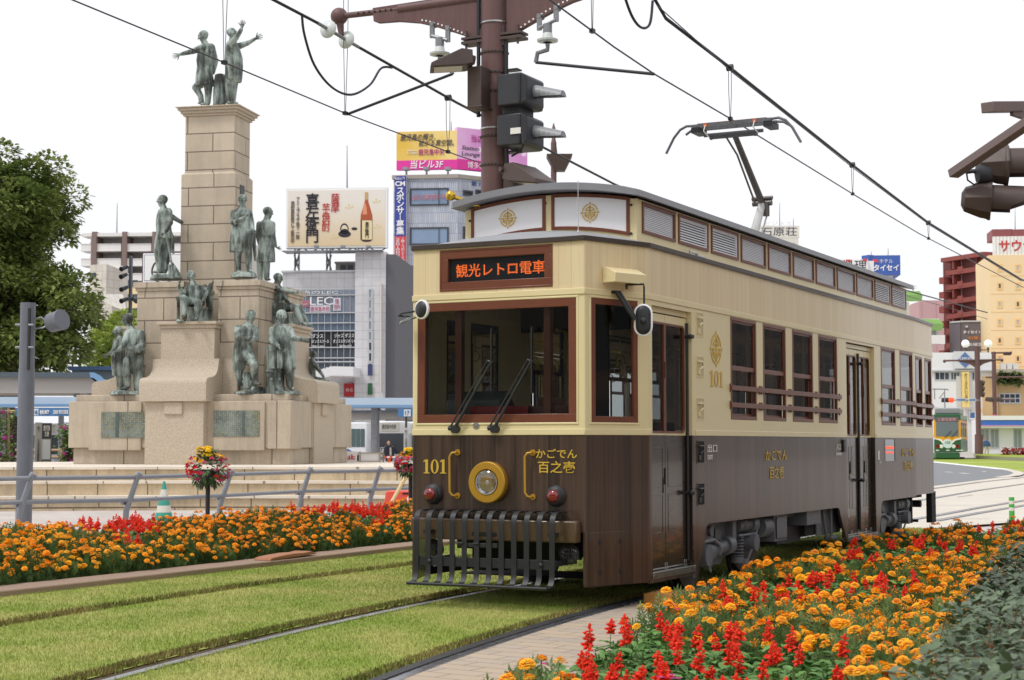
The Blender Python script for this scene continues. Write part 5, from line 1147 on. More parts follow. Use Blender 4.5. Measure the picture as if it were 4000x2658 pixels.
# a full-width platform from far left to behind the tram, its front edge bowed a little
def edge(D, z, bow): return [atd(x, 1732, D + bow * ((x - 900) / 900) ** 2) for x in (-900, -300, 200, 600, 1000, 1400, 1800, 2400)]
sp_ = MB(); st_ = MB()
for i, (D, z0, z1) in enumerate(((34.9, -.06, .245), (35.35, .2, .545), (35.85, .5, .84))):
 L = edge(D, 0, -.6)
 for off, za, zb, tgt in ((0, z0, z1 - .055, sp_), (.05, z1 - .055, z1, st_)):
  Lo = [V((p.x, p.y, 0)) - FWD * off for p in L]; B = [V((p.x, p.y, 0)) + FWD * (11.5 - i * .5) for p in L]
  tgt.prism([(p.x, p.y, za) for p in Lo] + [(p.x, p.y, za) for p in B[::-1]], (0, 0, zb - za))
adopt_ = sp_.build('step_riser', STEPM, pf); st_.build('tread', TREAD, pf)
# ---------------------------------------------------------------- bronze statues
def bronze():
 m, t, b = new_mat('weathered_bronze'); tc = N(t, 'ShaderNodeTexCoord'); mp = N(t, 'ShaderNodeMapping'); mp.inputs['Scale'].default_value = (7, 7, 1.4); t.links.new(tc.outputs['Object'], mp.inputs[0])
 n = N(t, 'ShaderNodeTexNoise', Scale=1.3, Detail=7.0, Roughness=.7); t.links.new(mp.outputs[0], n.inputs['Vector']); n2 = N(t, 'ShaderNodeTexNoise', Scale=2.2, Detail=4.0); t.links.new(tc.outputs['Object'], n2.inputs['Vector'])
 a = N(t, 'ShaderNodeMath', operation='MULTIPLY_ADD'); a.inputs[1].default_value = .5; t.links.new(n2.outputs['Fac'], a.inputs[0]); h = N(t, 'ShaderNodeMath', operation='MULTIPLY'); h.inputs[1].default_value = .55; t.links.new(n.outputs['Fac'], h.inputs[0]); t.links.new(h.outputs[0], a.inputs[2])
 o = ramp(t, a.outputs[0], [(.42, rgb(54, 56, 52)), (.50, rgb(98, 107, 101)), (.60, rgb(164, 177, 170))]); t.links.new(o, b.inputs['Base Color']); b.inputs['Roughness'].default_value = .5; b.inputs['Metallic'].default_value = .25
 bp = N(t, 'ShaderNodeBump', Strength=1.0, Distance=.05); t.links.new(n.outputs['Fac'], bp.inputs['Height']); t.links.new(bp.outputs[0], b.inputs['Normal']); return m
BRON = bronze()
class Fig:
 def __init__(s, yl, conv, sc, fr=None):
  s.yl, s.conv, s.sc = yl, conv, sc; s.mb = MB(); s.fine = MB(); s.D = 39.5 + yl
  s.ru, s.fw = (EX, EY) if fr is None else fr
  s.pt0 = None
 def P(s, u, v, d=0.): return mpx(*s.conv(u, v), s.yl + d)
 def r(s, q): return q / s.sc * s.D / FPX * 1.10
 def cap(s, *a):
  """chain of (u, v, r[, depth]) joints"""
  for p, q in zip(a, a[1:]): s.mb.capsule(s.P(p[0], p[1], p[3] if len(p) > 3 else 0), s.P(q[0], q[1], q[3] if len(q) > 3 else 0), s.r(p[2]), s.r(q[2]))
  return s
 def loft(s, rows, n=18, wob=0.):
  """stack of (v, uL, uR, depth/width ratio[, depth offset]) rings: torso, coat skirts"""
  rs = []
  for v, a, b, k, *d in rows:
   d = d[0] if d else 0; c = s.P((a + b) / 2, v, d); hw = s.r((b - a) / 2)
   rs.append([c + s.ru * (hw * math.cos(6.2832 * j / n) * (1 + wob * math.sin(j * 2.6))) + s.fw * (hw * k * math.sin(6.2832 * j / n) * (1 + wob * math.sin(j * 2.6))) for j in range(n)])
  s.mb.rings(rs); return s
 def head(s, u, v, q, face=0., nod=0., d=0., hair=True):
  c = s.P(u, v, d); R_ = s.r(q); a = rad(face); f = s.ru * math.sin(a) - s.fw * math.cos(a); f = (f * math.cos(rad(nod)) - UPZ * math.sin(rad(nod))).normalized(); sd_ = f.cross(UPZ).normalized(); u_ = sd_.cross(f)
  F = lambda x, y, z: c + sd_ * (x * R_) + f * (y * R_) + u_ * (z * R_)
  def ell(o, sx, sy, sz, mb=s.mb):
   k = len(mb.v); mb.ball((0, 0, 0), 1, 14, 9); mb.v[k:] = [tuple(F(o[0] + p[0] * sx, o[1] + p[1] * sy, o[2] + p[2] * sz)) for p in mb.v[k:]]
  ell((0, -.06, .16), .84, .98, .92); ell((0, .18, -.42), .60, .62, .72); ell((0, .42, -.95), .30, .30, .22)
  s.mb.capsule(F(0, .90, .12), F(0, 1.08, -.22), .10 * R_, .17 * R_)
  for k in (-1, 1):
   ell((k * .84, -.05, -.05), .12, .2, .3); ell((k * .33, .82, .30), .30, .16, .10); ell((k * .45, .60, -.2), .26, .26, .24)
  s.mb.capsule(F(-.2, .76, -.58), F(.2, .76, -.58), .09 * R_, .09 * R_)
  if hair: ell((0, -.16, .34), .92, 1.0, .84)
  return s
 def hand(s, u, v, q, du, dv, spread=1., d=0., dd=0.):
  """palm at (u, v), fingers fanned along (du, dv)"""
  a = math.atan2(dv, du); L = q
  s.mb.capsule(s.P(u, v, d), s.P(u + du * .25, v + dv * .25, d), s.r(q * .24), s.r(q * .24))
  for i in range(5):
   if i < 4: an = a + (i - 1.5) * .22 * spread; l = q * (.95, 1.08, 1.0, .8)[i]; w_ = .085; o = (i - 1.5) * .13 * q
   else: an = a - 1.0; l = q * .7; w_ = .10; o = -.2 * q
   u0, v0 = u + math.cos(a) * q * .3 - math.sin(a) * o, v + math.sin(a) * q * .3 + math.cos(a) * o
   m_ = (u0 + math.cos(an) * l * .5, v0 + math.sin(an) * l * .5); e = (m_[0] + math.cos(an + .15) * l * .5, m_[1] + math.sin(an + .15) * l * .5)
   A, B, C = s.P(u0, v0, d), s.P(*m_, d + dd), s.P(*e, d + dd)
   s.fine.capsule(A, B, s.r(q * w_), s.r(q * w_ * .9), 6); s.fine.capsule(B, C, s.r(q * w_ * .9), s.r(q * w_ * .7), 6)
  return s
 def foot(s, u, v, q, du, d=0.): return s.cap((u, v, q * .42, d), (u + du * .55, v + q * .1, q * .40, d - (.06 if abs(du) < q else 0)), (u + du, v + q * .18, q * .30, d - (.12 if abs(du) < q else 0)))
 def rock(s, u0, u1, v0, v1, seed, depth=.35):
  r_ = random.Random(seed); mb = MB(); rs = []; n = 20
  nz = [1 + r_.uniform(-.10, .10) for _ in range(n)]
  for t_, k in ((0, 1.0), (.35, .97), (.75, .88), (1, .70)):
   v = v1 + (v0 - v1) * t_; c = s.P((u0 + u1) / 2, v); hw = s.r((u1 - u0) / 2) * k
   rs.append([c + s.ru * hw * nz[j] * math.cos(6.2832 * j / n) + s.fw * min(hw, depth) * nz[(j + 3) % n] * math.sin(6.2832 * j / n) + UPZ * (r_.uniform(-.02, .02) if t_ else 0) for j in range(n)])
  mb.rings(rs); return mb
 def done(s, label, extras=(), vox=.016, name='statue', cat='statue', group='bronze statues on the monument', mat_=None, base=None):
  lo_ = min(p[2] for p in s.mb.v); c = V((sum(p[0] for p in s.mb.v) / len(s.mb.v), sum(p[1] for p in s.mb.v) / len(s.mb.v), lo_))
  o = thing(name, label, cat, c, group); mt_ = mat_ or BRON
  g = s.mb.build('figure', mt_, o); md = g.modifiers.new('union', 'REMESH'); md.mode = 'VOXEL'; md.voxel_size = vox; md.use_smooth_shade = True
  sm_ = g.modifiers.new('smooth', 'SMOOTH'); sm_.factor = .5; sm_.iterations = 1
  if s.fine.v: s.fine.build('hand', mt_, o, smooth=60)
  for nm, mb in extras: mb.build(nm, mt_, o, smooth=30)
  return o
k7 = lambda u, v: (550 + u / 4.02, 720 + v / 4.02)
k1 = lambda u, v: (650 + u / 2.6125, 700 + v / 2.6125)
k2 = lambda u, v: (850 + u / 2.6125, 750 + v / 2.6125)
k3 = lambda u, v: (350 + u / 3.486, 1150 + v / 3.486)
k6 = lambda u, v: (850 + u / 3.484, 1150 + v / 3.484)
# two on top of the pillar
f = Fig(2.45, k4, 1.845)
f.head(1003, 172, 34, -80, 15).cap((1010, 205, 20), (1020, 240, 26)).loft([(668 - 0, 0, 0, 1)] if 0 else [(222, 1000, 1050, .9), (245, 978, 1072, .72), (285, 966, 1084, .72), (340, 958, 1078, .72), (390, 962, 1066, .75), (450, 955, 1070, .8), (500, 952, 1078, .82), (528, 953, 1082, .82)], wob=.03)
f.cap((1010, 250, 28, -.1), (925, 280, 19, -.25), (850, 298, 13, -.3)).hand(838, 300, 42, -38, 12, .8, -.3)
f.cap((1062, 250, 26, .15), (1092, 350, 20, .3), (1072, 432, 16, .2)).cap((1000, 500, 34, .1), (950, 540, 26, .15), (985, 600, 20, .1), (992, 650, 18, .1)).cap((1040, 510, 32, -.05), (1040, 580, 24, -.08), (1035, 650, 20, -.05)).foot(1035, 655, 26, -48, -.05).foot(990, 648, 24, -20, .1)
f.done('bronze statue in a long frock coat on the pillar top, one arm stretched sideways')
f = Fig(2.45, k4, 1.845)
f.head(1212, 150, 33, 75, -10).cap((1208, 185, 16), (1208, 215, 20)).loft([(200, 1190, 1225, .9), (222, 1172, 1250, .75), (270, 1170, 1268, .72), (330, 1168, 1284, .72), (390, 1165, 1286, .75), (440, 1166, 1284, .75), (480, 1170, 1280, .75), (505, 1225, 1278, .9)], wob=.03)
f.cap((1195, 240, 26, -.15), (1245, 175, 18, -.35), (1276, 125, 14, -.4)).hand(1282, 108, 40, 8, -40, .8, -.4).cap((1250, 245, 24, .15), (1320, 222, 17, .2), (1368, 195, 12, .2)).hand(1378, 188, 42, 40, -16, .9, .2)
f.cap((1190, 460, 34), (1188, 560, 26), (1190, 640, 22)).cap((1230, 460, 30), (1222, 560, 24), (1215, 640, 20)).foot(1215, 648, 26, 34).foot(1185, 648, 24, 20, -.1)
dr = MB(); r0 = Fig(2.5, k4, 1.845).rock(1075, 1168, 450, 668, 4, .3)
f.done('bronze statue on the pillar top with both arms raised beside a draped stand', [('draped_stand', r0)])
# three standing on the corner towers
f = Fig(1.5, k7, 4.02)
f.head(335, 262, 76, -40, 0).cap((350, 340, 42), (360, 400, 58)).loft([(375, 320, 400, .9), (410, 275, 460, .66), (480, 258, 490, .66), (560, 246, 492, .66), (650, 244, 470, .68), (730, 250, 480, .7), (800, 248, 500, .74), (860, 240, 510, .72)], wob=.02)
f.cap((435, 430, 56, -.1), (462, 600, 44, -.2), (395, 740, 30, -.35)).hand(378, 768, 62, -40, 30, .5, -.38).cap((470, 500, 44, .2), (560, 555, 34, .25), (640, 600, 30, .25))
f.cap((310, 830, 74, 0), (262, 1030, 58, -.05), (290, 1330, 40, 0)).cap((400, 830, 74, .1), (405, 1050, 60, .08), (390, 1330, 42, .05)).foot(295, 1370, 60, -90).foot(390, 1375, 60, -90, .05)
f.loft([(800, 400, 520, .5, .15), (900, 440, 528, .4, .15), (1000, 450, 530, .4, .15), (1100, 495, 532, .4, .15)])
sh = MB(); sh.cyl(f.P(400, 780, -.4), f.P(490, 1270, -.25), f.r(14), n=10); sh.prism([f.P(u, v, -.25) for u, v in ((425, 1260), (530, 1270), (600, 1380), (640, 1480), (490, 1450), (430, 1400))], EY * .04)
f.done('bronze statue of a young man leaning on a shovel, on the tower edge', [('shovel', sh), ('plinth', f.rock(172, 640, 1425, 1500, 3, .5))])
f = Fig(1.45, k1, 2.6125)
f.head(776, 212, 46, 5, 0).cap((775, 255, 27), (775, 300, 36)).loft([(290, 745, 805, .9), (318, 690, 850, .58), (370, 664, 864, .6), (430, 680, 866, .6), (490, 672, 880, .62), (560, 664, 890, .62), (640, 655, 880, .6), (745, 648, 800, .6)], wob=.04)
f.cap((685, 345, 30, -.05), (680, 448, 26, -.2), (790, 400, 20, -.42)).hand(800, 388, 36, 20, -14, .3, -.45, .05).cap((850, 350, 28, .05), (872, 450, 24, 0), (882, 515, 18, -.1)).hand(885, 530, 34, 4, 30, .4, -.1)
f.loft([(520, 860, 910, .8, .2), (700, 880, 915, .7, .2), (840, 895, 925, .6, .2)]).cap((735, 700, 42), (730, 800, 34), (735, 920, 26)).cap((830, 560, 48, -.05), (835, 740, 38, -.08), (842, 920, 28, -.03)).foot(735, 935, 34, 0).foot(845, 935, 34, 24)
f.done('bronze statue of a man in an open frock coat, hand on his chest', [('rock', f.rock(672, 905, 950, 1008, 8, .4))])
f = Fig(2.3, k2, 2.6125)
f.head(516, 212, 46, 140, 0).cap((508, 250, 28), (500, 300, 36)).loft([(285, 470, 530, .9), (315, 420, 572, .62), (370, 410, 578, .62), (440, 420, 572, .6), (470, 425, 565, .6), (560, 422, 575, .62), (650, 415, 582, .65), (718, 413, 582, .66)], wob=.03)
f.cap((560, 330, 28, .05), (566, 450, 24, .1), (590, 550, 18, .12)).hand(605, 570, 36, 22, 8, .4, .12).cap((425, 330, 28, .1), (412, 450, 24, .15), (430, 540, 18, .2)).cap((435, 690, 36), (432, 790, 30), (435, 880, 24)).cap((500, 690, 38, -.05), (498, 790, 32, -.05), (502, 880, 26, -.05)).foot(505, 890, 34, 28, -.05).foot(436, 888, 34, 10)
f.done('bronze statue of a man seen from behind in a knee length coat')
# seated figures
f = Fig(.95, k1, 2.6125)
f.head(252, 990, 46, 25, 5).cap((262, 1040, 27), (270, 1080, 36)).loft([(1070, 240, 310, .8), (1095, 195, 385, .6), (1150, 200, 400, .62), (1220, 215, 390, .68), (1290, 225, 385, .8, .0)], wob=.03)
f.cap((250, 1270, 40, .0), (172, 1218, 36, -.45), (185, 1370, 26, -.5)).foot(180, 1390, 34, -26, -.5).cap((330, 1275, 40, .0), (328, 1268, 36, -.45), (305, 1420, 26, -.55)).foot(300, 1430, 36, 0, -.55)
f.cap((208, 1120, 28, -.05), (165, 1190, 22, -.2), (125, 1120, 17, -.3), (130, 1080, 14, -.32)).hand(132, 1070, 30, 8, -26, .4, -.32).cap((385, 1110, 30, 0), (468, 1165, 24, -.15), (430, 1110, 18, -.35)).hand(420, 1100, 32, -14, -8, .4, -.36)
f.loft([(1090, 380, 470, .3, .25), (1250, 400, 470, .35, .25), (1420, 425, 482, .35, .25)])
ch = MB(); ch.prism([f.P(u, v, -.38) for u, v in ((435, 1070), (480, 1045), (470, 1075), (385, 1245), (355, 1248))], EY * .05)
st = MB(); st.rings([[f.P(330, v, .05) + EX * f.r(112) * k * math.cos(6.2832 * j / 16) + EY * .36 * k * math.sin(6.2832 * j / 16) for j in range(16)] for v, k in ((1462, 1), (1440, 1), (1435, .92), (1340, .9), (1332, 1), (1318, 1))])
tb = MB(); tb.lathe([(f.r(24), 0), (f.r(15), .05), (f.r(15), .5), (f.r(24), .55), (f.r(24), .6)], f.P(120, 1450, 0), (0, 0, 1), 12); tb.ball(f.P(140, 1450, -.5), f.r(40), 12, 6, 0, (1, 1, .5))
f.done('bronze statue of a seated man with a drawing board, on the front pedestal', [('drawing_board', ch), ('stool', st), ('side_table', tb)])
f = Fig(2.2, k2, 2.6125)
f.head(620, 885, 45, 65, 0).cap((605, 930, 27), (590, 965, 36)).loft([(950, 570, 640, .8), (985, 545, 665, .7), (1050, 545, 665, .7), (1120, 550, 660, .75), (1190, 555, 690, .85)], wob=.03)
f.cap((600, 985, 30, -.2), (690, 1005, 24, -.35), (780, 1022, 17, -.35)).hand(795, 1026, 44, 46, 4, .8, -.35).cap((640, 1010, 26, .1), (690, 1090, 22, 0), (730, 1140, 16, -.1)).hand(738, 1142, 30, 20, 8, .5, -.1)
f.cap((640, 1190, 42, -.1), (790, 1185, 34, -.15), (858, 1330, 24, -.15)).foot(862, 1345, 36, 50, -.15).cap((660, 1190, 40, .15), (835, 1175, 32, .15), (900, 1320, 24, .15)).foot(905, 1355, 36, 55, .15)
ch = MB(); a0, b0 = f.P(555, 1360, -.25), f.P(765, 1235, -.25); ch.prism([f.P(u, v, -.3) for u, v in ((552, 1360), (768, 1360), (768, 1235), (552, 1235))], EY * .6); ch.prism([f.P(u, v, -.32) for u, v in ((548, 1135), (700, 1130), (700, 1150), (690, 1235), (548, 1240))], EY * .06); ch.prism([f.P(u, v, .25) for u, v in ((548, 1000), (570, 1000), (570, 1300), (548, 1300))], EY * .1)
f.done('bronze statue of a seated man pointing with a straight arm, side pedestal', [('chair', ch)])
# standing on the base
f = Fig(.62, k6, 3.484)
f.head(452, 300, 66, -35, 25).cap((440, 365, 38), (420, 420, 52)).loft([(405, 370, 460, .9), (440, 270, 520, .56), (490, 240, 545, .58), (560, 250, 535, .6), (640, 240, 470, .66), (760, 215, 440, .7), (900, 208, 400, .7), (1045, 215, 355, .7)], wob=.03)
f.cap((265, 470, 46, -.05), (275, 600, 38, -.2), (400, 600, 30, -.42), (450, 585, 26, -.42)).cap((520, 490, 44, -.05), (515, 620, 38, -.2), (400, 610, 30, -.36), (335, 560, 26, -.4)).hand(325, 552, 48, -22, -18, .3, -.42)
f.cap((410, 800, 74, -.05), (500, 960, 54, -.35), (500, 1110, 44, -.25), (505, 1200, 36, -.25)).foot(515, 1215, 50, 70, -.25).cap((285, 1000, 60), (300, 1130, 46), (325, 1260, 36)).foot(325, 1275, 50, 10)
f.cap((400, 700, 60, 0), (470, 870, 44, -.05), (545, 985, 16, -.05))
bk = MB();
for i in range(6): q = f.P(410, 1285 - 36 * i, .0); bk.fbox(frame(q, EX, UPZ), (-.10 + .02 * (i % 2), 0, -.12), (.10 + .015 * (i % 3), .07, .12))
f.done('bronze statue of a man with folded arms, one foot up on a rock', [('book_stack', bk), ('rock', f.rock(440, 640, 1265, 1355, 5, .35)), ('plinth', f.rock(250, 620, 1315, 1360, 6, .45))])
f = Fig(.75, k6, 3.484)
f.head(870, 300, 70, 30, 10).cap((855, 370, 40), (850, 420, 54)).loft([(410, 800, 910, .9), (450, 735, 985, .6), (520, 710, 1005, .6), (620, 720, 1030, .62), (720, 770, 1050, .62), (850, 850, 1062, .62), (1020, 880, 1065, .6)], wob=.03)
f.cap((745, 490, 48, -.05), (730, 640, 40, -.15), (820, 700, 30, -.38)).hand(845, 735, 60, 14, 40, .6, -.4).cap((985, 480, 44, .0), (1035, 590, 36, -.1), (1100, 620, 30, -.2)).cap((1050, 605, 34, -.2), (1150, 615, 32, -.22), (1225, 632, 30, -.22))
f.cap((935, 800, 66, -.1), (955, 1020, 52, -.18), (985, 1240, 42, -.1)).foot(985, 1275, 54, 44, -.1).cap((1000, 850, 60, .1), (1000, 1050, 48, .1), (985, 1250, 40, .1))
pd = MB(); C = f.P(783, 1330, -.12); C.z = f.P(783, 1340, -.12).z; H = lambda v: f.P(783, v, -.12).z - C.z; R_ = f.r(104)
pd.rings([[C + UPZ * z + EX * R_ * k * math.cos(6.2832 * (j + .5) / 8) * 1.05 + EY * R_ * k * math.sin(6.2832 * (j + .5) / 8) * 1.05 for j in range(8)] for z, k in ((0, 1.12), (H(1275), 1.12), (H(1268), 1.0), (H(1085), 1.02), (H(1060), 1.16), (H(1045), 1.1), (H(1030), .98), (H(760), .98), (H(740), 1.05), (H(700), 1.08))])
for u in (735, 845):
 pd.cyl(f.P(u, 900, -.42), f.P(u, 900, -.40), .005); pd.prism([f.P(q, v, -.44) for q, v in ((u - 35, 1010), (u + 35, 1010), (u + 35, 775), (u - 35, 775))], EY * .02); pd.lathe([(f.r(16), 0), (f.r(12), .03)], f.P(u, 1155, -.44), -EY, 10)
f.done('bronze statue of a man leaning on a carved pedestal with a roll of papers', [('pedestal', pd), ('plinth', f.rock(660, 1130, 1315, 1365, 9, .5))])
f = Fig(1.15, k3, 3.486)
f.head(385, 512, 62, -50, 5).cap((400, 570, 34), (410, 600, 46)).loft([(590, 370, 450, .9), (630, 340, 490, .6), (720, 315, 490, .62), (800, 300, 480, .64), (950, 300, 475, .66), (1115, 315, 465, .68)], wob=.03)
f.cap((365, 640, 44, -.05), (340, 750, 34, -.15), (280, 810, 24, -.25)).hand(255, 825, 60, -56, 14, .9, -.28).cap((405, 1080, 46), (405, 1180, 38), (400, 1310, 28)).foot(398, 1325, 48, -50).cap((450, 1080, 44, .1), (452, 1200, 36, .1), (455, 1310, 28, .1))
f.done('bronze statue of a slight youth in a plain long coat behind the draped man')
f = Fig(.6, k3, 3.486)
f.head(520, 352, 72, -60, 25).cap((545, 430, 44), (560, 470, 60)).loft([(455, 520, 610, .9), (500, 490, 715, .6), (570, 485, 738, .6), (680, 490, 740, .62), (800, 490, 735, .64), (950, 500, 735, .66), (1100, 590, 740, .7), (1250, 600, 735, .7), (1320, 610, 700, .7)], wob=.03)
f.cap((515, 560, 52, -.1), (465, 690, 38, -.3), (400, 755, 28, -.4)).hand(360, 780, 70, -66, 30, .8, -.42).cap((705, 550, 54, -.05), (720, 690, 44, -.2), (610, 745, 34, -.4)).hand(560, 760, 60, -40, 8, .4, -.42)
f.cap((560, 760, 50, -.38), (700, 780, 54, -.25)).loft([(780, 540, 640, .5, -.35), (860, 555, 645, .45, -.35), (950, 590, 640, .4, -.35)]).loft([(860, 470, 560, .7, -.1), (960, 455, 570, .7, -.12), (1095, 480, 555, .6, -.1)])
f.cap((525, 900, 62, -.1), (505, 1060, 54, -.15), (520, 1240, 44, -.1)).foot(505, 1280, 56, -60, -.12).cap((640, 1200, 44, 0), (650, 1310, 34, 0)).foot(640, 1325, 46, 60)
f.done('bronze statue of a tall man with bowed head and drapery over his forearm', [('rock', f.rock(295, 755, 1315, 1372, 12, .6))])
f = Fig(3.2, k6, 3.484)
f.head(1300, 822, 44, 120, 0).cap((1290, 870, 26), (1280, 920, 34)).loft([(900, 1250, 1330, .8), (950, 1240, 1340, .7), (1060, 1250, 1330, .7), (1160, 1240, 1340, .8)]).cap((1310, 945, 30, -.1), (1385, 1040, 24, -.1), (1440, 1120, 18, -.1)).hand(1442, 1128, 36, 8, 24, .4, -.1).cap((1290, 1160, 44), (1420, 1170, 34), (1480, 1200, 28))
f.done('bronze statue of a crouching man on one straight arm, far side of the base', [('rock', f.rock(1265, 1520, 1165, 1245, 14, .5))])
# ---------------------------------------------------------------- overhead line, centre pole, signals
POLEB = M('pole_brown', rgb(102, 74, 72), .5, var=(3, .14), bump=(40, .1), stretch=(6, 6, .6))
POLED = M('fitting_brown', rgb(78, 64, 60), .5, var=(4, .12))
WIREM = M('wire_dark', rgb(58, 54, 66), .5); CABLE = M('cable_black', rgb(40, 40, 46), .6)
PORC = M('white_insulator', rgb(206, 212, 210), .25, var=(4, .05)); GALV = M('galvanised_steel', rgb(140, 142, 146), .45, metal=.5, var=(9, .15))
SIGB = M('signal_black', rgb(52, 54, 58), .45, var=(4, .12)); HOOD = M('hood_grey', rgb(146, 148, 152), .45)
PX_, PY_ = -1.9, 3.55
pole = thing('catenary_pole', 'brown riveted steel centre pole with two curved bracket arms, behind the retro tram', 'pole', (PX_, PY_, 0))
sh_ = MB().cyl((PX_, PY_, 0), (PX_, PY_, 9.5), .148, .142, 24); sh_.build('pole_shaft', POLEB, pole, smooth=40)
for py in (212, 291, 365, 540, 650):
 cl_ = MB(); z = onX(1935, py, PX_).z
 for k in range(24): a = 2 * math.pi * k / 24; cl_.ball((PX_ + .150 * math.cos(a), PY_ + .150 * math.sin(a), z), .013, 6, 4)
 cl_.lathe([(.149, -.012), (.154, -.012), (.154, .012), (.149, .012)], (PX_, PY_, z), (0, 0, 1), 24)
 cl_.build('rivet_collar', POLED, pole, smooth=40)
for py in (96, 508): MB().lathe([(.149, -.008), (.155, -.008), (.155, .008), (.149, .008)], (PX_, PY_, onX(1935, py, PX_).z), (0, 0, 1), 24).build('steel_strap', SILV, pole)
def armpx(P): return [onY(x, y, PY_) for x, y in P]
wb = MB()
lw = armpx([(1460, 34), (1880, -30), (1880, 160), (1840, 150), (1780, 130), (1700, 105), (1640, 92), (1560, 86), (1480, 92), (1464, 86)])
wb.prism([p - V((0, .03, 0)) for p in lw], (0, .06, 0)); wb.build('bracket_arm', POLEB, pole, bevel=.005)
wb = MB(); c_ = PX_ * 2
mir = [V((c_ - p.x, p.y, p.z)) for p in lw]; wb.prism([p - V((0, .03, 0)) for p in mir], (0, .06, 0)); wb.build('bracket_arm', POLEB, pole, bevel=.005)
for sg in (1, -1):
 q = lambda p: p if sg > 0 else V((c_ - p.x, p.y, p.z))
 a, b, c = onY(1325, 65, PY_), onY(1560, 38, PY_), onY(1880, -8, PY_); t_ = MB()
 t_.tube([q(a), q(b)], .035, 12); t_.tube([q(b), q(c)], .055, 14)
 for k in range(7): p = a.lerp(b, .35 + .09 * k); t_.cyl(q(p + V((0, -.034, 0))), q(p + V((0, -.037, 0))), .014, n=8, m=1)
 t_.build('arm_tube', [POLEB, UBLACK], pole, smooth=40)
 k_ = MB(); k_.ball(q(a), .10, 18, 12); k_.cyl(q(a), q(a + V((.03, 0, -.22))), .05, .03); k_.build('arm_ball', POLEB, pole, smooth=50)
 hl_ = MB()
 for k in range(12): t = k / 11; p = onY(1655 + 170 * t, 82 + 55 * t ** 1.3, PY_); hl_.cyl(q(p + V((0, -.031, 0))), q(p + V((0, -.034, 0))), .011, n=8)
 hl_.build('arm_hole', WHITEP, pole)
 fl_ = MB(); p = onY(1860, 165, PY_); r_ = q(p)
 fl_.box((r_.x - .14, PY_ - .09, r_.z - .03), (r_.x + .14, PY_ + .09, r_.z)); fl_.box((r_.x - .14, PY_ - .09, r_.z + .02), (r_.x + .14, PY_ + .09, r_.z + .045))
 for dx in (-.09, .09): fl_.cyl((r_.x + dx, PY_ - .06, r_.z - .09), (r_.x + dx, PY_ - .06, r_.z + .12), .014, n=8)
 fl_.build('flange', POLED, pole)
 # insulator and steady arm
 p = q(onY(1725, 118, PY_)); s_ = MB(); d0 = V((.10, 0, -.035)) if sg > 0 else V((-.10, 0, -.035))
 s_.cyl(p - d0 + V((0, -.04, -.10)), p + d0 + V((0, -.04, -.10)), .02, n=8)
 for e in (-1, 1): s_.box(tuple(p + d0 * e + V((-.025, -.05, -.12))), tuple(p + d0 * e + V((.025, -.02, .06)))); s_.cyl(p + d0 * e + V((0, -.055, .03)), p + d0 * e + V((0, .05, .03)), .022, n=8)
 s_.cyl(p + V((0, -.04, -.30)), p + V((0, -.04, -.10)), .05, n=14); s_.tube([p + V((0, -.04, -.32)), p + V((0, -.04, -.38)), p + V((.12, -.04, -.40)) if sg > 0 else p + V((-.12, -.04, -.40)), p + V((.16, -.04, -.52)) if sg > 0 else p + V((-.14, -.04, -.50))], .026, 8)
 s_.build('arm_fitting', GALV, pole, smooth=40)
 i_ = MB().lathe([(.04, 0), (.11, .01), (.115, .03), (.06, .05), (.05, .10), (.04, .12)], p + V((0, -.04, -.30)), (0, 0, 1), 20); i_.build('insulator', PORC, pole, smooth=50)
 e0 = p + (V((.16, -.04, -.52)) if sg > 0 else V((-.14, -.04, -.50))); e1 = onX(1357, 447, -3.85) if sg > 0 else onX(2555, 290, 0.0)
 MB().tube([e0, e1], .017, 8).build('steady_arm', CABLE, pole, smooth=40)
dc = MB(); dc.tube([(PX_ - .165, PY_ - .06, 9.0), (PX_ - .165, PY_ - .06, 4.9)], .022, 8); dc.tube([(PX_ + .17, PY_ - .05, 5.7), (PX_ + .175, PY_ - .06, 4.6), (PX_ + .19, PY_ - .06, 4.3), (PX_ + .165, PY_ - .05, 3.9), (PX_ + .165, PY_ - .05, .5)], .024, 8); dc.build('cable', CABLE, pole, smooth=40)
def flood(nm, label, apex, F, s=1.0, post=True):
 """wedge shaped floodlight: F origin at the rear pivot, u = beam direction, v = up, n = side"""
 t = thing(nm, label, 'floodlight', apex); b = MB(); P = [(0, -.10), (.0, .10), (.16, .13), (.62, -.06), (.64, -.12), (.12, -.12)]
 b.prism([F @ V((x * s, y * s, -.22 * s)) for x, y in P], F.to_3x3() @ V((0, 0, .44 * s))); b.build('housing', POLED, t, bevel=.006)
 MB().prism([F @ V((x * s, y * s, -.16 * s)) for x, y in ((.16, -.124), (.58, -.124), (.58, -.128), (.16, -.128))], F.to_3x3() @ V((0, 0, .32 * s))).build('lens', M('lamp_glass', rgb(186, 178, 160), .3), t)
 k = MB(); k.cyl(F @ V((-.02 * s, .02 * s, -.05 * s)), F @ V((-.02 * s, .02 * s, .26 * s)), .035 * s, n=12); k.build('pivot', POLED, t, smooth=40); return t
fp = onX(1925, 232, PX_ - .15); fp.y = PY_ - .32; fp.z -= .13
t = flood('floodlight', 'brown wedge shaped floodlight high on the centre pole, pointing over the lawn', fp, frame(fp + V((.05, 0, .0)), V((-.85, -.52, -.07)), V((-.06, 0, 1))), .72)
bx_ = MB(); p = onX(1905, 340, PX_); bx_.box((PX_ - .14, PY_ - .36, p.z - .24), (PX_ + .03, PY_ - .15, p.z + .19)); bx_.box((PX_ - .16, PY_ - .38, p.z - .26), (PX_ + .05, PY_ - .13, p.z - .24)); bx_.build('ballast_box', POLED, pole, bevel=.006)
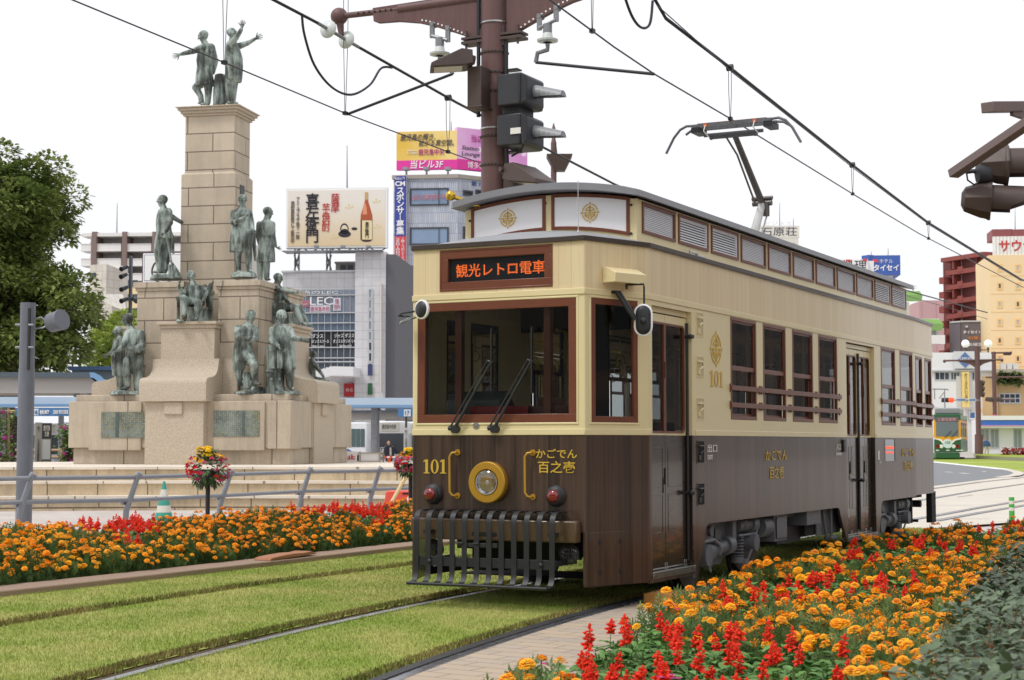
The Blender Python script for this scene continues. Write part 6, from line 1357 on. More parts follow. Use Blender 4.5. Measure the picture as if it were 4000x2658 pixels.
fp = onX(2010, 680, PX_ + .3); t = flood('floodlight', 'brown wedge shaped floodlight low on the centre pole, just above the tram roof', fp, frame(fp, V((.92, -.30, -.16)), V((.16, 0, 1))), .80)
MB().tube([(PX_, PY_, fp.z + .02), fp + V((.05, 0, .02))], .035, 8).build('lamp_bracket', POLED, pole, smooth=40)
MB().box((PX_ + .16, PY_ - .1, fp.z - .35), (PX_ + .30, PY_ + .1, fp.z + .02)).build('ballast_box', POLED, pole, bevel=.005)
sg_ = thing('tram_signal', 'two black tram signal boxes with grey hoods on the centre pole', 'signal', (PX_ + .3, PY_, 4.2))
def sigbox(x0, x1, y0, y1, yy):
 a, b = onY(x0, y1, yy), onY(x1, y0, yy); m = MB(); w_ = b.x - a.x; h = b.z - a.z
 m.rings([[(a.x + sx * .01, yy + dy + sy * .25, a.z + (.5 + sz * .5 * k) * h) for sx, sy, sz in ((0, -1, -1), (0, 1, -1), (0, 1, 1), (0, -1, 1))] for dy, k in ((0, .92),)] + [[(a.x + w_ * q, yy + sy * .26 * k, a.z + (.5 + sz * .5 * k) * h) for sy, sz in ((-1, -1), (1, -1), (1, 1), (-1, 1))] for q, k in ((.05, .98), (.75, 1.0), (.86, .98), (1, .78))])
 bo = m.build('signal_box', SIGB, sg_, bevel=.012)
 MB().box((a.x + w_ * .80, yy - .275, a.z + .05 * h), (a.x + w_ * .86, yy + .275, a.z + .95 * h)).build('hinge_rim', BLACKM, bo, bevel=.004)
 hd = MB(); c = V((b.x - .0, yy - .0, a.z + h * .52)); R_ = h * .22
 n = 16; rs = []
 for q in range(7):
  t_ = q / 6; L = .36 * t_; ang0 = -.9 + 1.1 * t_; rs.append([c + V((L - .03, R_ * math.cos(aa), R_ * math.sin(aa) - .10 * t_)) for aa in np.linspace(ang0 if t_ > .3 else -.9, math.pi - (ang0 if t_ > .3 else -.9), n)])
 for i in range(6):
  k0 = len(hd.v); hd.v += [tuple(p) for p in rs[i]] + [tuple(p) for p in rs[i + 1]]; hd.f += [(k0 + j, k0 + j + 1, k0 + n + j + 1, k0 + n + j) for j in range(n - 1)]; hd.m += [0] * (n - 1)
 k0 = len(hd.v); hd.v += [tuple(p) for p in rs[6]]; hd.f.append(tuple(range(k0, k0 + n))); hd.m.append(0)
 hd.build('hood', HOOD, bo, smooth=40)
sigbox(1984, 2092, 298, 432, PY_ - .06); sigbox(1984, 2092, 455, 587, PY_ - .06)
m = MB();
for y0, y1, x1 in ((262, 292, 2030), (582, 612, 2032)): a, b = onY(1980, y1, PY_), onY(x1, y0, PY_); m.box((a.x, PY_ - .06, a.z + .03), (b.x, PY_ + .06, b.z - .02))
a, b = onY(1995, 460, PY_), onY(2060, 428, PY_); m.box((a.x, PY_ - .2, a.z), (b.x, PY_ + .15, b.z)); m.build('signal_bracket', SIGB, sg_, bevel=.004)
a = onY(2000, 508, PY_ - .335); MB().box((a.x - .02, a.y, a.z - .045), (a.x + .10, a.y + .01, a.z + .02)).build('maker_plate', WLET, sg_)
MB().tube([onY(2040, 515, PY_ - .34), onY(2045, 560, PY_ - .36), onY(2035, 590, PY_ - .2), onY(2000, 610, PY_ - .1)], .012, 6).build('cable', CABLE, sg_)
# wires
def wire(nm, label, pts, r, cat='wire', mat_=None, clamps=()):
 o = MB().tube(spl(pts) if 'jumper' in nm else pts, r, 6).build(nm, mat_ or WIREM, smooth=60); return tag(o, label, cat)
Lc = [(-3.85, y, z) for y, z in ((-9, 5.62), (-.93, 5.35), (1.34, 5.24), (3.62, 5.12), (6.17, 5.05), (14, 4.98), (40, 5.2))]
Rc = [(0, y, z) for y, z in ((-9, 5.75), (1.04, 5.34), (2.47, 5.22), (3.49, 5.16), (5.86, 5.10), (10.94, 4.92), (14.9, 4.80), (24.1, 4.70), (40, 5.0))]
Lf = [(-3.85, y, z) for y, z in ((-8, 6.9), (1.85, 6.12), (3.0, 6.04))]; Lf2 = [(-3.85, y, z) for y, z in ((3.85, 5.95), (6.2, 5.73), (11.23, 5.38), (20, 5.1), (40, 5.4))]
Rf = [(0, y, z) for y, z in ((-8, 6.7), (2.6, 6.12))]; Rf2 = [(0, y, z) for y, z in ((3.45, 5.98), (3.82, 5.82), (5.79, 5.70), (10.93, 5.34), (15.58, 5.06), (24.1, 4.85), (40, 5.3))]
wire('contact_wire', 'thin contact wire over the empty lawn track, running past the two pillar-top statues', Lc, .0075, 'wire'); wire('contact_wire', 'thin contact wire over the retro tram, touching its pantograph', Rc, .0085, 'wire')
wire('feeder_cable', 'thick black cable above the empty lawn track, ending at its white insulators', Lf, .017, 'cable', CABLE); wire('feeder_cable', 'thick black cable above the lawn track, running from the insulators behind the pole', Lf2, .017, 'cable', CABLE)
wire('feeder_cable', 'short black cable above the tram, reaching its white insulators from the top edge', Rf, .017, 'cable', CABLE); wire('feeder_cable', 'long thick black cable above the tram, descending towards the distant red apartment block', Rf2, .019, 'cable', CABLE)
wire('guy_wire', 'thin slack wire wound beside the thick cable above the tram', [(0.03, 3.5, 5.88), (.03, 5.8, 5.64), (.03, 8, 5.49), (.03, 10.9, 5.28), (.03, 15.6, 5.01), (.03, 24, 4.8)], .006)
def insul(a, b, label):
 t = thing('insulator', label, 'insulator', a); a, b = V(a), V(b); d = (b - a).normalized()
 for k in (.28, .72): c = a.lerp(b, k); MB().lathe([(.03, -.06), (.10, -.03), (.105, -.015), (.07, .0), (.085, .012), (.05, .025), (.03, .06)], c, d, 20).build('disc', PORC, t, smooth=50)
 m = MB(); m.tube([a, b], .020, 8); m.build('link_rod', GALV, t, smooth=40)
insul(Lf[-1], Lf2[0], 'pair of white disc insulators in the cable near the ball of the bracket arm'); insul(Rf[-1], Rf2[0], 'pair of white disc insulators in the cable high above the tram, at the picture top')
wire('jumper_cable', 'drooping black jumper loop under the insulators beside the bracket arm ball', [(-3.85, 2.7, 6.06), (-3.85, 2.75, 5.85), (-3.85, 2.95, 5.55), (-3.85, 3.3, 5.37), (-3.85, 3.7, 5.36), (-3.85, 4.1, 5.55), (-3.85, 4.35, 5.80), (-3.85, 4.6, 5.86)], .014, 'cable', CABLE)
wire('jumper_cable', 'drooping black jumper loop under the insulators above the tram', [(0, 2.62, 6.1), (0, 2.68, 5.86), (0, 2.9, 5.64), (0, 3.15, 5.57), (0, 3.38, 5.66), (0, 3.46, 5.92)], .014, 'cable', CABLE)
def dropper(label, X, y0, za, zb):
 t = thing('dropper', label, 'wire hanger', (X, y0, zb)); m = MB()
 for dy in (-.05, .05): m.tube([(X, y0 + dy, za), (X, y0 + dy * .9, (za + zb) / 2), (X, y0 + dy * .15, zb)], .004, 5)
 m.build('hanger_wire', WIREM, t); m = MB(); m.box((X - .02, y0 - .03, zb - .02), (X + .02, y0 + .03, zb + .02)); m.cyl((X - .035, y0, za), (X + .035, y0, za), .04, n=12); m.build('clamp', BLACKM, t, smooth=40)
wz = lambda P, y: float(np.interp(y, [p[1] for p in P], [p[2] for p in P]))
for X, y0, A, B, lb in ((-3.85, 1.32, None, Lc, 'long double hanger wire in front of the pillar-top statues'), (-3.85, 5.97, Lf2, Lc, 'double hanger wire before the gold billboard'), (-3.85, 3.58, None, Lc, 'single thin hanger under the bracket arm end'), (0, 1.95, None, Rc, 'short hanger wire over the contact wire at the top edge, beside the bracket arm'),
 (0, 5.8, Rf2, Rc, 'double hanger wire just above the pantograph'), (0, 10.95, Rf2, Rc, 'hanger wire in the sky between pantograph and far hotel sign'), (0, 15.6, Rf2, Rc, 'hanger wire nearest the dark red apartment block')):
 dropper(lb, X, y0, wz(A, y0) if A else 6.9, wz(B, y0))
# far lamp pole with a spear finial, behind the centre pole
q = lambda x, y: atd(x, y, 42.); lp = thing('lamp_pole', 'slender brown lamp pole with a spear tip, seen over the tram roof', 'lamp pole', atd(2165, 1930, 42))
b0 = q(2165, 1938); m = MB(); m.tube([b0, V((b0.x, b0.y, q(2165, 560).z))], .075, 10); m.tube([V((b0.x, b0.y, q(2165, z).z)) for z in (560, 530, 525, 520, 480)], [.075, .03, .09, .08, .005], 10); m.build('pole_shaft', POLEB, lp, smooth=40)
m = MB(); c = q(2185, 640); m.rings([[c + RGT * x * s_ + FWD * y * s_ + UPZ * z for x, y in ((-1, -1), (1, -1), (1, 1), (-1, 1))] for z, s_ in ((-.20, .14), (.20, .33))]); m.cyl(q(2165, 570), q(2170, 620), .06); m.build('lamp_head', POLED, lp)
# mast arms with signals entering from the right
ma = thing('signal_mast', 'brown mast arms carrying two hooded signal heads against the sky', 'signal mast', onZ(4400, 2100))
MAST = M('mast_brown', rgb(120, 104, 102), .5, var=(3, .08)); DM = 14.; g = lambda u, v, d=0.: atd(3650 + u / 2.851, 350 + v / 2.851, DM + d)
def beam(a, b, w_, h, nm='mast_arm', par=ma, m_=None):
 a, b = V(a), V(b); d = (b - a).normalized(); s_ = d.cross(UPZ).normalized(); u_ = s_.cross(d)
 return MB().rings([[p + s_ * x * w_ + u_ * y * h for x, y in ((-1, -1), (1, -1), (1, 1), (-1, 1))] for p in (a, b)]).build(nm, m_ or MAST, par, bevel=.006)
beam(g(590, 200), g(1700, 185, 1.5), .06, .045); beam(g(205, 945), g(1500, 60, -1.2), .05, .036); beam(g(860, 255, .3), g(1500, 470, 1.), .02, .03, 'brace')
pst = g(1750, 2000, 1.); MB().cyl((pst.x, pst.y, 0), (pst.x, pst.y, 6.2), .12).build('mast_post', MAST, ma, smooth=40)
def sighead(label, c, ax, r, hoodl, par):
 t = thing('hooded_signal', label, 'traffic signal', c); ax = V(ax).normalized(); c = V(c)
 MB().lathe([(r * .35, -r * 1.5), (r * .7, -r * 1.3), (r * 1.0, -r * .45), (r * 1.05, -.02), (r * 1.12, 0), (r * 1.12, r * .12), (r * .9, r * .12)], c, ax, 8).build('housing', POLED, t, bevel=.004)
 u = UPZ - ax * UPZ.dot(ax); u.normalize(); s_ = ax.cross(u); n = 18; h = MB()
 rs = [[c + ax * (r * .1 + hoodl * k * (1.0 if 2 < j < n - 3 else .75 if 1 < j < n - 2 else .5)) + (s_ * math.cos(-.7 + (math.pi + 1.4) * j / (n - 1)) + u * math.sin(-.7 + (math.pi + 1.4) * j / (n - 1))) * r * .86 for j in range(n)] for k in (0, 1)]
 ri = [[c + (V(p) - c - ax * (V(p) - c).dot(ax)) * .95 + ax * (V(p) - c).dot(ax) for p in row] for row in rs]
 k0 = 0; h.add([p for row in rs for p in row], [(j, j + 1, n + j + 1, n + j) for j in range(n - 1)]); h.add([p for row in ri for p in row], [(j, n + j, n + j + 1, j + 1) for j in range(n - 1)]); h.build('hood', POLED, t, smooth=40); return t
ax = RGT * .95 + FWD * -.25 - UPZ * .08
a1 = sighead('dark brown signal head with a long hood, upper of two under the mast arm', g(795, 840), RGT * .96 - FWD * .2 - UPZ * .02, .165 * 1.0, .40, ma); a2 = sighead('dark brown signal head with a long hood, lower of two under the mast arm', g(610, 1235), ax, .155, .33, ma)
hb_ = MB(); hb_.tube([g(470, 850), g(620, 780), g(780, 800)], .018, 6); hb_.tube([g(350, 920), g(440, 910), g(520, 950)], .02, 6); hb_.tube([g(360, 940), g(370, 1010), g(440, 1060), g(510, 1030), g(530, 960)], .008, 6); hb_.tube([g(540, 1040), g(545, 1120)], .03, 6); hb_.tube([g(570, 1040), g(575, 1110)], .03, 6)
hb_.lathe([(.03, -.05), (.09, -.03), (.1, .06), (.06, .12)], g(520, 930), RGT, 12); hb_.build('signal_bracket', SIGB, ma, smooth=40)
# ---------------------------------------------------------------- buildings behind, each on its own plane
class Pl:
 """an upright facade plane through two image columns at given distances; uv(x, y) reads a photo pixel on it"""
 def __init__(s, x0, x1, D0, D1=None):
  D1 = D0 if D1 is None else D1; s.o = atd(x0, 1732, D0); b = atd(x1, 1732, D1); s.o.z = 0; d = b - s.o; d.z = 0; s.W = d.length; s.u = d.normalized(); s.n = s.u.cross(UPZ); s.F = frame(s.o, s.u, UPZ); s.uv_o = s.o
 def uv(s, x, y): d = ray(x, y); t = (s.o - CAMP).dot(s.n) / d.dot(s.n); p = CAMP + d * t; return (p - s.o).dot(s.u), p.z
 def rect(s, x0, y0, x1, y1):
  a, b = s.uv(x0, (y0 + y1) / 2), s.uv(x1, (y0 + y1) / 2); xm = (x0 + x1) / 2; return a[0], b[0], s.uv(xm, y1)[1], s.uv(xm, y0)[1]
 def panel(s, mb, x0, y0, x1, y1, n0, n1, m=0): u0, u1, v0, v1 = s.rect(x0, y0, x1, y1); mb.fbox(s.F, (u0, v0, n0), (u1, v1, n1), m); return mb
 def txt(s, mb, t, x0, y0, x1, y1, n=.02, m=0, **k): u0, u1, v0, v1 = s.rect(x0, y0, x1, y1); mb.text(s.F, t, (u0 + u1) / 2, (v0 + v1) / 2, h=v1 - v0, wd=u1 - u0, n=n, th=.02, m=m, **k); return mb
BGLASS = M('office_glass', rgb(96, 112, 130), .12, var=(.25, .25), spec=.8); DGLASS = M('dark_glass', rgb(74, 82, 92), .12, var=(.3, .3), spec=.8); SKYGL = M('bright_glass', rgb(128, 152, 182), .1, var=(.2, .15), spec=.8)
WFR = M('window_metal', rgb(196, 198, 202), .5); DFR = M('dark_window_metal', rgb(70, 72, 78), .5); WHT = M('white_render', rgb(232, 232, 234), .7, var=(.3, .03)); SIGNW = M('sign_white', rgb(240, 240, 240), .5)
def win(P, par, x0, y0, x1, y1, frm=WFR, gl=DGLASS, bw=.07, nu=2, nv=1, n=.0, nm='window'):
 u0, u1, v0, v1 = P.rect(x0, y0, x1, y1); mb = MB().rframe(P.F, u0, u1, v0, v1, bw, n + .004, n + .06, 0); mb.fbox(P.F, (u0 + bw, v0 + bw, n + .004), (u1 - bw, v1 - bw, n + .02), 1)
 for i in range(1, nu): u = u0 + (u1 - u0) * i / nu; mb.fbox(P.F, (u - bw * .35, v0 + bw, n + .02), (u + bw * .35, v1 - bw, n + .05), 0)
 for i in range(1, nv): v = v0 + (v1 - v0) * i / nv; mb.fbox(P.F, (u0 + bw, v - bw * .35, n + .02), (u1 - bw, v + bw * .35, n + .045), 0)
 return mb.build(nm, [frm, gl], par)
def bldg(nm, label, P, cat='building'): c = P.o + P.u * P.W / 2; return thing(nm, label, cat, (c.x, c.y, 0))
def solid(P, par, x0, x1, ytop, dep, m_, nm='wall', z0=-.05, n=0.):
 u0, u1 = P.uv(x0, 1500)[0], P.uv(x1, 1500)[0]; v1 = P.uv((x0 + x1) / 2, ytop)[1]; return MB().fbox(P.F, (u0, z0, n - dep), (u1, v1, n)).build(nm, m_, par)
# --- apartment block on the left
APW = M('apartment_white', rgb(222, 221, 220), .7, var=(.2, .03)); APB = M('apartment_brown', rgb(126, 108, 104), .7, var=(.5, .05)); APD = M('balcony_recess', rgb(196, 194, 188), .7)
c9 = lambda u, v: (300 + u / 3.733, 880 + v / 3.733)
P = Pl(330, 900, 116, 115.2); b = bldg('apartment_building', 'white apartment block with brown vertical strips and rows of balconies', P)
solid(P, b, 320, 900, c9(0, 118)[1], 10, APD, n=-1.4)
f = MB()
for u0, u1 in ((205, 272), (648, 716), (1088, 1152), (1530, 1596)):
 x0, _ = c9(u0, 0); x1, _ = c9(u1, 0); P.panel(f, x0, c9(0, 100)[1], x1, 1732, -1.4, .15)
f.build('brown_strip', APB, b);
P.panel(MB(), 320, c9(0, 108)[1], 900, c9(0, 158)[1], -1.4, .05).build('parapet', APW, b)
for fl_ in range(6):
 for (u0, u1) in ((60, 206), (276, 645), (720, 1085), (1156, 1526)):
  x0, x1 = c9(u0, 0)[0], c9(u1, 0)[0]; v = 100 + 215 * fl_; m = MB()
  P.panel(m, x0, c9(0, v + 178)[1], x1, c9(0, v + 270)[1], -.1, .0); P.panel(m, x0, c9(0, v + 270)[1], x1, c9(0, v + 283)[1], -1.4, .06); P.panel(m, x0, c9(0, v + 172)[1], x1, c9(0, v + 179)[1], -.14, .04); m.build('balcony', APW, b)
  for k in range(2):
   a0 = u0 + (u1 - u0) * (.32 + .36 * k); win(P, b, c9(a0, 0)[0], c9(0, v + 112)[1], c9(a0 + (u1 - u0) * .26, 0)[0], c9(0, v + 172)[1], WFR, SKYGL if k else DGLASS, .08, 2, n=-1.39)
MB().cyl(P.F @ V((P.uv(404, 900)[0], P.uv(404, 905)[1], -3)), P.F @ V((P.uv(404, 900)[0], P.uv(404, 770)[1], -3)), .05, .02, 6).build('aerial', GALV, b)
# --- angular beige building with a sloped roof, and the yellowish block behind it
TILEB = brickmat('beige_tiles', rgb(206, 200, 190), rgb(212, 206, 196), rgb(186, 180, 170), .45, .45, .02, 0., speck=(4, .04), bumpk=.1)
P = Pl(340, 405, 90.5, 90); Q = Pl(405, 470, 90, 91.2); b = bldg('beige_building', 'plain beige tiled building with a slanted roof edge, between tree and spotlight pole', P)
m = MB(); a, c, d = P.F @ V((0, 0, 0)), Q.o.copy(), Q.F @ V((Q.W, 0, 0)); e = a + FWD * 9
ht = lambda x, y, p: atd(x, y, (p - CAMP).dot(FWD)).z
m.add([a, c, d, e, (a.x, a.y, ht(340, 1036, a)), (c.x, c.y, ht(405, 1032, c)), (d.x, d.y, ht(470, 1056, d)), (e.x, e.y, ht(340, 1040, e))], [(0, 1, 5, 4), (1, 2, 6, 5), (2, 3, 7, 6), (4, 5, 6, 7), (3, 0, 4, 7)]); m.build('wall', TILEB, b)
R2 = Pl(360, 430, 82.6, 82); R3 = Pl(430, 490, 82, 83); m = MB(); a, c, d = R2.o, R3.o, R3.F @ V((R3.W, 0, 0)); e = V(a) + FWD * 6; h_ = lambda p, x, y: (p[0], p[1], ht(x, y, V(p)))
m.add([a, c, d, e, h_(a, 360, 1150), h_(c, 430, 1195), h_(d, 490, 1220), h_(e, 405, 1150)], [(0, 1, 5, 4), (1, 2, 6, 5), (2, 3, 7, 6), (4, 5, 6, 7), (3, 0, 4, 7)]); m.build('lower_wing', TILEB, b)
win(P, b, 352, 1067, 375, 1085, DFR, DGLASS, .06, 1)
P = Pl(462, 560, 104, 103); b = bldg('yellow_building', 'low pale yellow building behind the spotlight pole', P); solid(P, b, 462, 600, 1116, 8, M('yellow_render', rgb(226, 204, 158), .7, var=(.3, .04)))
for x0 in (463, 492, 520):
 for y0 in (1095, 1150, 1205): win(P, b, x0, y0, x0 + (7 if x0 < 470 else 18), y0 + 26, DFR, DGLASS, .06, 1)
P = Pl(555, 735, 80, 79.7); s = thing('billboard', 'white billboard with a dark purple border and a black ring, behind the monument', 'billboard', P.o)
m = P.panel(MB(), 555, 984, 800, 1102, -.2, 0); P.panel(m, 559, 989, 800, 1102, 0, .02, 1); P.panel(m, 564, 995, 800, 1097, .02, .03, 2); P.panel(m, 566, 997, 800, 1095, .03, .04, 1); m.build('board', [M('purple_border', rgb(84, 58, 78), .6), SIGNW, M('thin_line', rgb(110, 110, 140), .6)], s)
m = MB(); cu, cv = P.uv(640, 1060); n = 36; R_ = .62
for i in range(n):
 a0, a1 = 6.283 * i / n, 6.283 * (i + 1) / n; m.prism([P.F @ V((cu + r_ * math.cos(a), cv + r_ * math.sin(a), .04)) for r_, a in ((R_, a0), (R_, a1), (R_ - .07, a1), (R_ - .07, a0))], P.n * .02)
m.build('ring', M('ring_black', rgb(30, 30, 34), .6), s); m = MB()
for x in (600, 700): q = P.uv(x, 1102); m.fbox(P.F, (q[0] - .1, -.05, -.25), (q[0] + .1, q[1], -.05))
m.build('post', GALV, s)
# --- glass fronted building with the tall grey tower
c6 = lambda u, v: (1050 + u / 1.3632, 450 + v / 1.3632)
GTILE = brickmat('light_grey_tiles', rgb(206, 206, 210), rgb(212, 212, 216), rgb(190, 190, 196), .5, .4, .018, 0., speck=(3, .04), bumpk=.1)
P = Pl(1100, 1510, 74.4, 74); b = bldg('office_building', 'grey office building with a glass front carrying white lettering, beside the monument', P)
solid(P, b, 1100, c6(466, 0)[0], c6(0, 830)[1], 12, GTILE); tw_ = solid(P, b, c6(464, 0)[0], c6(627, 0)[0], c6(0, 733)[1], 12, GTILE, 'stair_tower', n=.35)
u0 = P.uv(c6(627, 0)[0], 1500)[0]; v1 = P.uv(1500, c6(0, 735)[1])[1]; MB().fbox(P.F, (u0, -.05, -12), (u0 + .45, v1 - .1, .30)).build('side_wall', M('dark_grey_wall', rgb(96, 96, 102), .7), b)
P.panel(MB(), 1100, c6(0, 828)[1], c6(464, 0)[0], c6(0, 838)[1], -12, .08).build('coping', WFR, b)
rows = [(932, 958), (966, 1052), (1058, 1106), (1112, 1148), (1155, 1236), (1242, 1292), (1300, 1312), (1322, 1354)]
for i, (a0, a1) in enumerate(rows):
 g_ = MB(); P.panel(g_, c6(60, 0)[0], c6(0, a0)[1], c6(469, 0)[0], c6(0, a1)[1], .0, .05, 1); P.panel(g_, c6(60, 0)[0], c6(0, a1)[1], c6(470, 0)[0], c6(0, a1 + 5)[1], .0, .12, 0)
 for k in range(12): x = c6(60 + 34 * k, 0)[0]; P.panel(g_, x, c6(0, a0)[1], x + 1.4, c6(0, a1)[1], .05, .09, 0)
 g_.build('window_band', [WFR, (M('pale_office_glass', rgb(138, 148, 164), .1, var=(.3, .12), spec=.8), M('pale_office_glass', rgb(132, 140, 156), .1, var=(.3, .15), spec=.8), BGLASS, BGLASS, M('blind_black', rgb(40, 42, 48), .2, var=(.4, .3)), DGLASS, DGLASS, DGLASS)[i]], b)
l_ = MB(); P.txt(l_, '資格のLEC', c6(120, 0)[0], c6(0, 936)[1], c6(372, 0)[0], c6(0, 956)[1], .1); P.txt(l_, 'LEC', c6(222, 0)[0], c6(0, 970)[1], c6(345, 0)[0], c6(0, 1012)[1], .1); P.txt(l_, '社交ダンス', c6(190, 0)[0], c6(0, 1166)[1], c6(292, 0)[0], c6(0, 1190)[1], .1); P.txt(l_, 'ダンススクール', c6(232, 0)[0], c6(0, 1197)[1], c6(324, 0)[0], c6(0, 1215)[1], .1); P.txt(l_, '☎812-3839', c6(232, 0)[0], c6(0, 1226)[1], c6(298, 0)[0], c6(0, 1238)[1], .1)
P.txt(l_, 'ジャズ ダンス', c6(352, 0)[0], c6(0, 1164)[1], c6(457, 0)[0], c6(0, 1187)[1], .1); P.txt(l_, 'ダンススタジオ リキ', c6(345, 0)[0], c6(0, 1195)[1], c6(465, 0)[0], c6(0, 1215)[1], .1); P.txt(l_, '☎206-4352', c6(378, 0)[0], c6(0, 1224)[1], c6(443, 0)[0], c6(0, 1236)[1], .1); l_.build('window_lettering', SIGNW, b)
l_ = MB(); P.panel(l_, c6(222, 0)[0], c6(0, 1014)[1], c6(328, 0)[0], c6(0, 1050)[1], .06, .1, 1); P.txt(l_, '鹿児島本校', c6(225, 0)[0], c6(0, 1020)[1], c6(325, 0)[0], c6(0, 1046)[1], .1); P.panel(l_, c6(180, 0)[0], c6(0, 990)[1], c6(217, 0)[0], c6(0, 1022)[1], .06, .1, 2); P.txt(l_, 'LEC', c6(186, 0)[0], c6(0, 1006)[1], c6(212, 0)[0], c6(0, 1014)[1], .1, 1)
P.panel(l_, c6(345, 0)[0], c6(0, 975)[1], c6(385, 0)[0], c6(0, 1043)[1], .06, .1, 1); P.txt(l_, '受験\n受付中', c6(350, 0)[0], c6(0, 980)[1], c6(380, 0)[0], c6(0, 1038)[1], .1); l_.build('window_sign', [M('sign_pink_red', rgb(196, 120, 136), .6), M('sign_pale', rgb(210, 212, 224), .6), M('sign_dull_red', rgb(176, 110, 124), .6)], b)
for k in range(8): y0 = 928 + 56 * k; win(P, tw_, c6(535, 0)[0], c6(0, y0)[1], c6(561, 0)[0], c6(0, y0 + 54)[1], WFR, M('stair_glass', rgb(150, 166, 176), .12, spec=.8) if k < 5 else DGLASS, .06, 1, n=.35)
for y0, cl in ((1330, rgb(60, 70, 110)), (1430, rgb(40, 96, 60))): P.panel(MB(), c6(536, 0)[0], c6(0, y0)[1], c6(560, 0)[0], c6(0, y0 + 60)[1], .42, .45).build('shop_sign', M('tower_sign', cl, .5), tw_)
P.panel(MB(), c6(608, 0)[0], c6(0, 905)[1], c6(613, 0)[0], c6(0, 1475)[1], .35, .8).build('blade_sign', M('blade_pale', rgb(220, 214, 210), .6), tw_)
m = P.panel(MB(), c6(405, 0)[0], c6(0, 1430)[1], c6(470, 0)[0], c6(0, 1500)[1], .1, .2); P.txt(m, 'わら', c6(416, 0)[0], c6(0, 1455)[1], c6(452, 0)[0], c6(0, 1474)[1], .2, 1); m.build('shop_sign', [M('shop_red', rgb(176, 36, 44), .5), SIGNW], b)
m = MB();
for i in range(14):
 t0, t1 = i / 14, (i + 1) / 14; yy = lambda t: 1412 - 62 * min(1, (t / .55)) ** .6 if t < .55 else 1350 + 6 * (t - .55)
 P.panel(m, c6(250 + 245 * t0, 0)[0], c6(0, yy((t0 + t1) / 2))[1], c6(250 + 245 * t1, 0)[0] + .2, c6(0, yy((t0 + t1) / 2) + 48)[1], .2, 2.2)
m.build('entrance_canopy', WHT, b)
m = P.panel(MB(), c6(322, 0)[0], c6(0, 770)[1], c6(425, 0)[0], c6(0, 824)[1], -4, -1.5); P.panel(m, c6(318, 0)[0], c6(0, 762)[1], c6(430, 0)[0], c6(0, 772)[1], -4.1, -1.4)
for u in (348, 388): P.panel(m, c6(u, 0)[0], c6(0, 782)[1], c6(u + 30, 0)[0], c6(0, 815)[1], -1.5, -1.45, 1)
m.build('roof_hut', [M('hut_grey', rgb(150, 148, 144), .7), DFR], b)
# billboard with the bottle
B = Pl(1122, 1508, 74.6, 74.2); s = thing('billboard', 'wide cream roof billboard with black brush lettering and an amber bottle', 'billboard', B.o)
u0, u1, v0, v1 = B.rect(*c6(102, 400), *c6(620, 698)); m = MB(); m.fbox(B.F, (u0 - .08, v0 - .1, -.4), (u1 + .08, v1 + .1, 0)); m.fbox(B.F, (u0, v0, 0), (u1, v1, .02), 1)
CRB, t_, bb_ = new_mat('billboard_cream'); tc = N(t_, 'ShaderNodeTexCoord'); sp = N(t_, 'ShaderNodeSeparateXYZ'); t_.links.new(tc.outputs['Object'], sp.inputs[0]); mr = N(t_, 'ShaderNodeMapRange'); mr.inputs[1].default_value = v0; mr.inputs[2].default_value = v1; t_.links.new(sp.outputs[2], mr.inputs[0]); t_.links.new(ramp(t_, mr.outputs[0], [(0, rgb(224, 200, 160)), (.8, rgb(232, 226, 216))]), bb_.inputs['Base Color'])
m.build('board', [SIGNW, CRB], s)
l_ = MB(); B.txt(l_, '喜左衛門', *c6(195, 418), *c6(268, 682), .03, 0, vertical=True, bold=.02); B.txt(l_, '薩摩', *c6(332, 418), *c6(376, 518), .03, 1, vertical=True); B.txt(l_, '芋焼酎', *c6(284, 470), *c6(326, 620), .03, 1, vertical=True); B.txt(l_, 'アミュプラザ地下一階', *c6(146, 438), *c6(165, 662), .03, 2, vertical=True); B.txt(l_, '焼酎維新館にて販売中', *c6(118, 458), *c6(137, 684), .03, 2, vertical=True)
l_.build('lettering', [M('ink_black', rgb(40, 38, 44), .6), M('ink_red', rgb(196, 36, 44), .6), M('ink_grey', rgb(110, 102, 98), .6)], s)
def profile(mb, pts, cx, m, n0=.022, n1=.03):      # a silhouette mirrored about an axis, printed on the board
 L = [(cx - w_, y) for w_, y in pts] + [(cx + w_, y) for w_, y in pts[::-1]]; mb.prism([B.F @ V((*B.uv(*c6(x, y)), n0)) for x, y in L], B.n * (n1 - n0), m)
bt = MB(); profile(bt, [(8, 412), (8, 455), (12, 470), (18, 490), (31, 535), (32, 560)], 521, 0); profile(bt, [(32, 560), (32, 664), (20, 674), (4, 676)], 521, 1); profile(bt, [(9, 412), (9, 452)], 521, 2, .03, .034); profile(bt, [(27, 562), (27, 664)], 524, 3, .03, .034); B.txt(bt, '喜左衛門', *c6(513, 570), *c6(534, 655), .034, 4, vertical=True); profile(bt, [(4, 470), (9, 490), (12, 530)], 512, 5, .03, .034)
bt.build('bottle_picture', [M('bottle_amber', rgb(176, 84, 50), .5), M('bottle_base', rgb(56, 38, 40), .5), M('bottle_cap', rgb(196, 164, 110), .5), M('bottle_label', rgb(232, 214, 168), .5), M('bottle_ink', rgb(30, 30, 34), .5), M('bottle_shine', rgb(226, 150, 116), .5)], s)
tp = MB()
def blob(cx, cy, rx, ry, m): tp.prism([B.F @ V((*B.uv(*c6(cx + rx * math.cos(a), cy + ry * math.sin(a))), .022)) for a in np.linspace(0, 6.283, 28)[:-1]], B.n * .008, m)
blob(404, 634, 34, 18, 0); blob(404, 622, 24, 14, 0); blob(404, 612, 16, 5, 1); blob(456, 606, 16, 8, 0); blob(456, 602, 11, 4, 1)
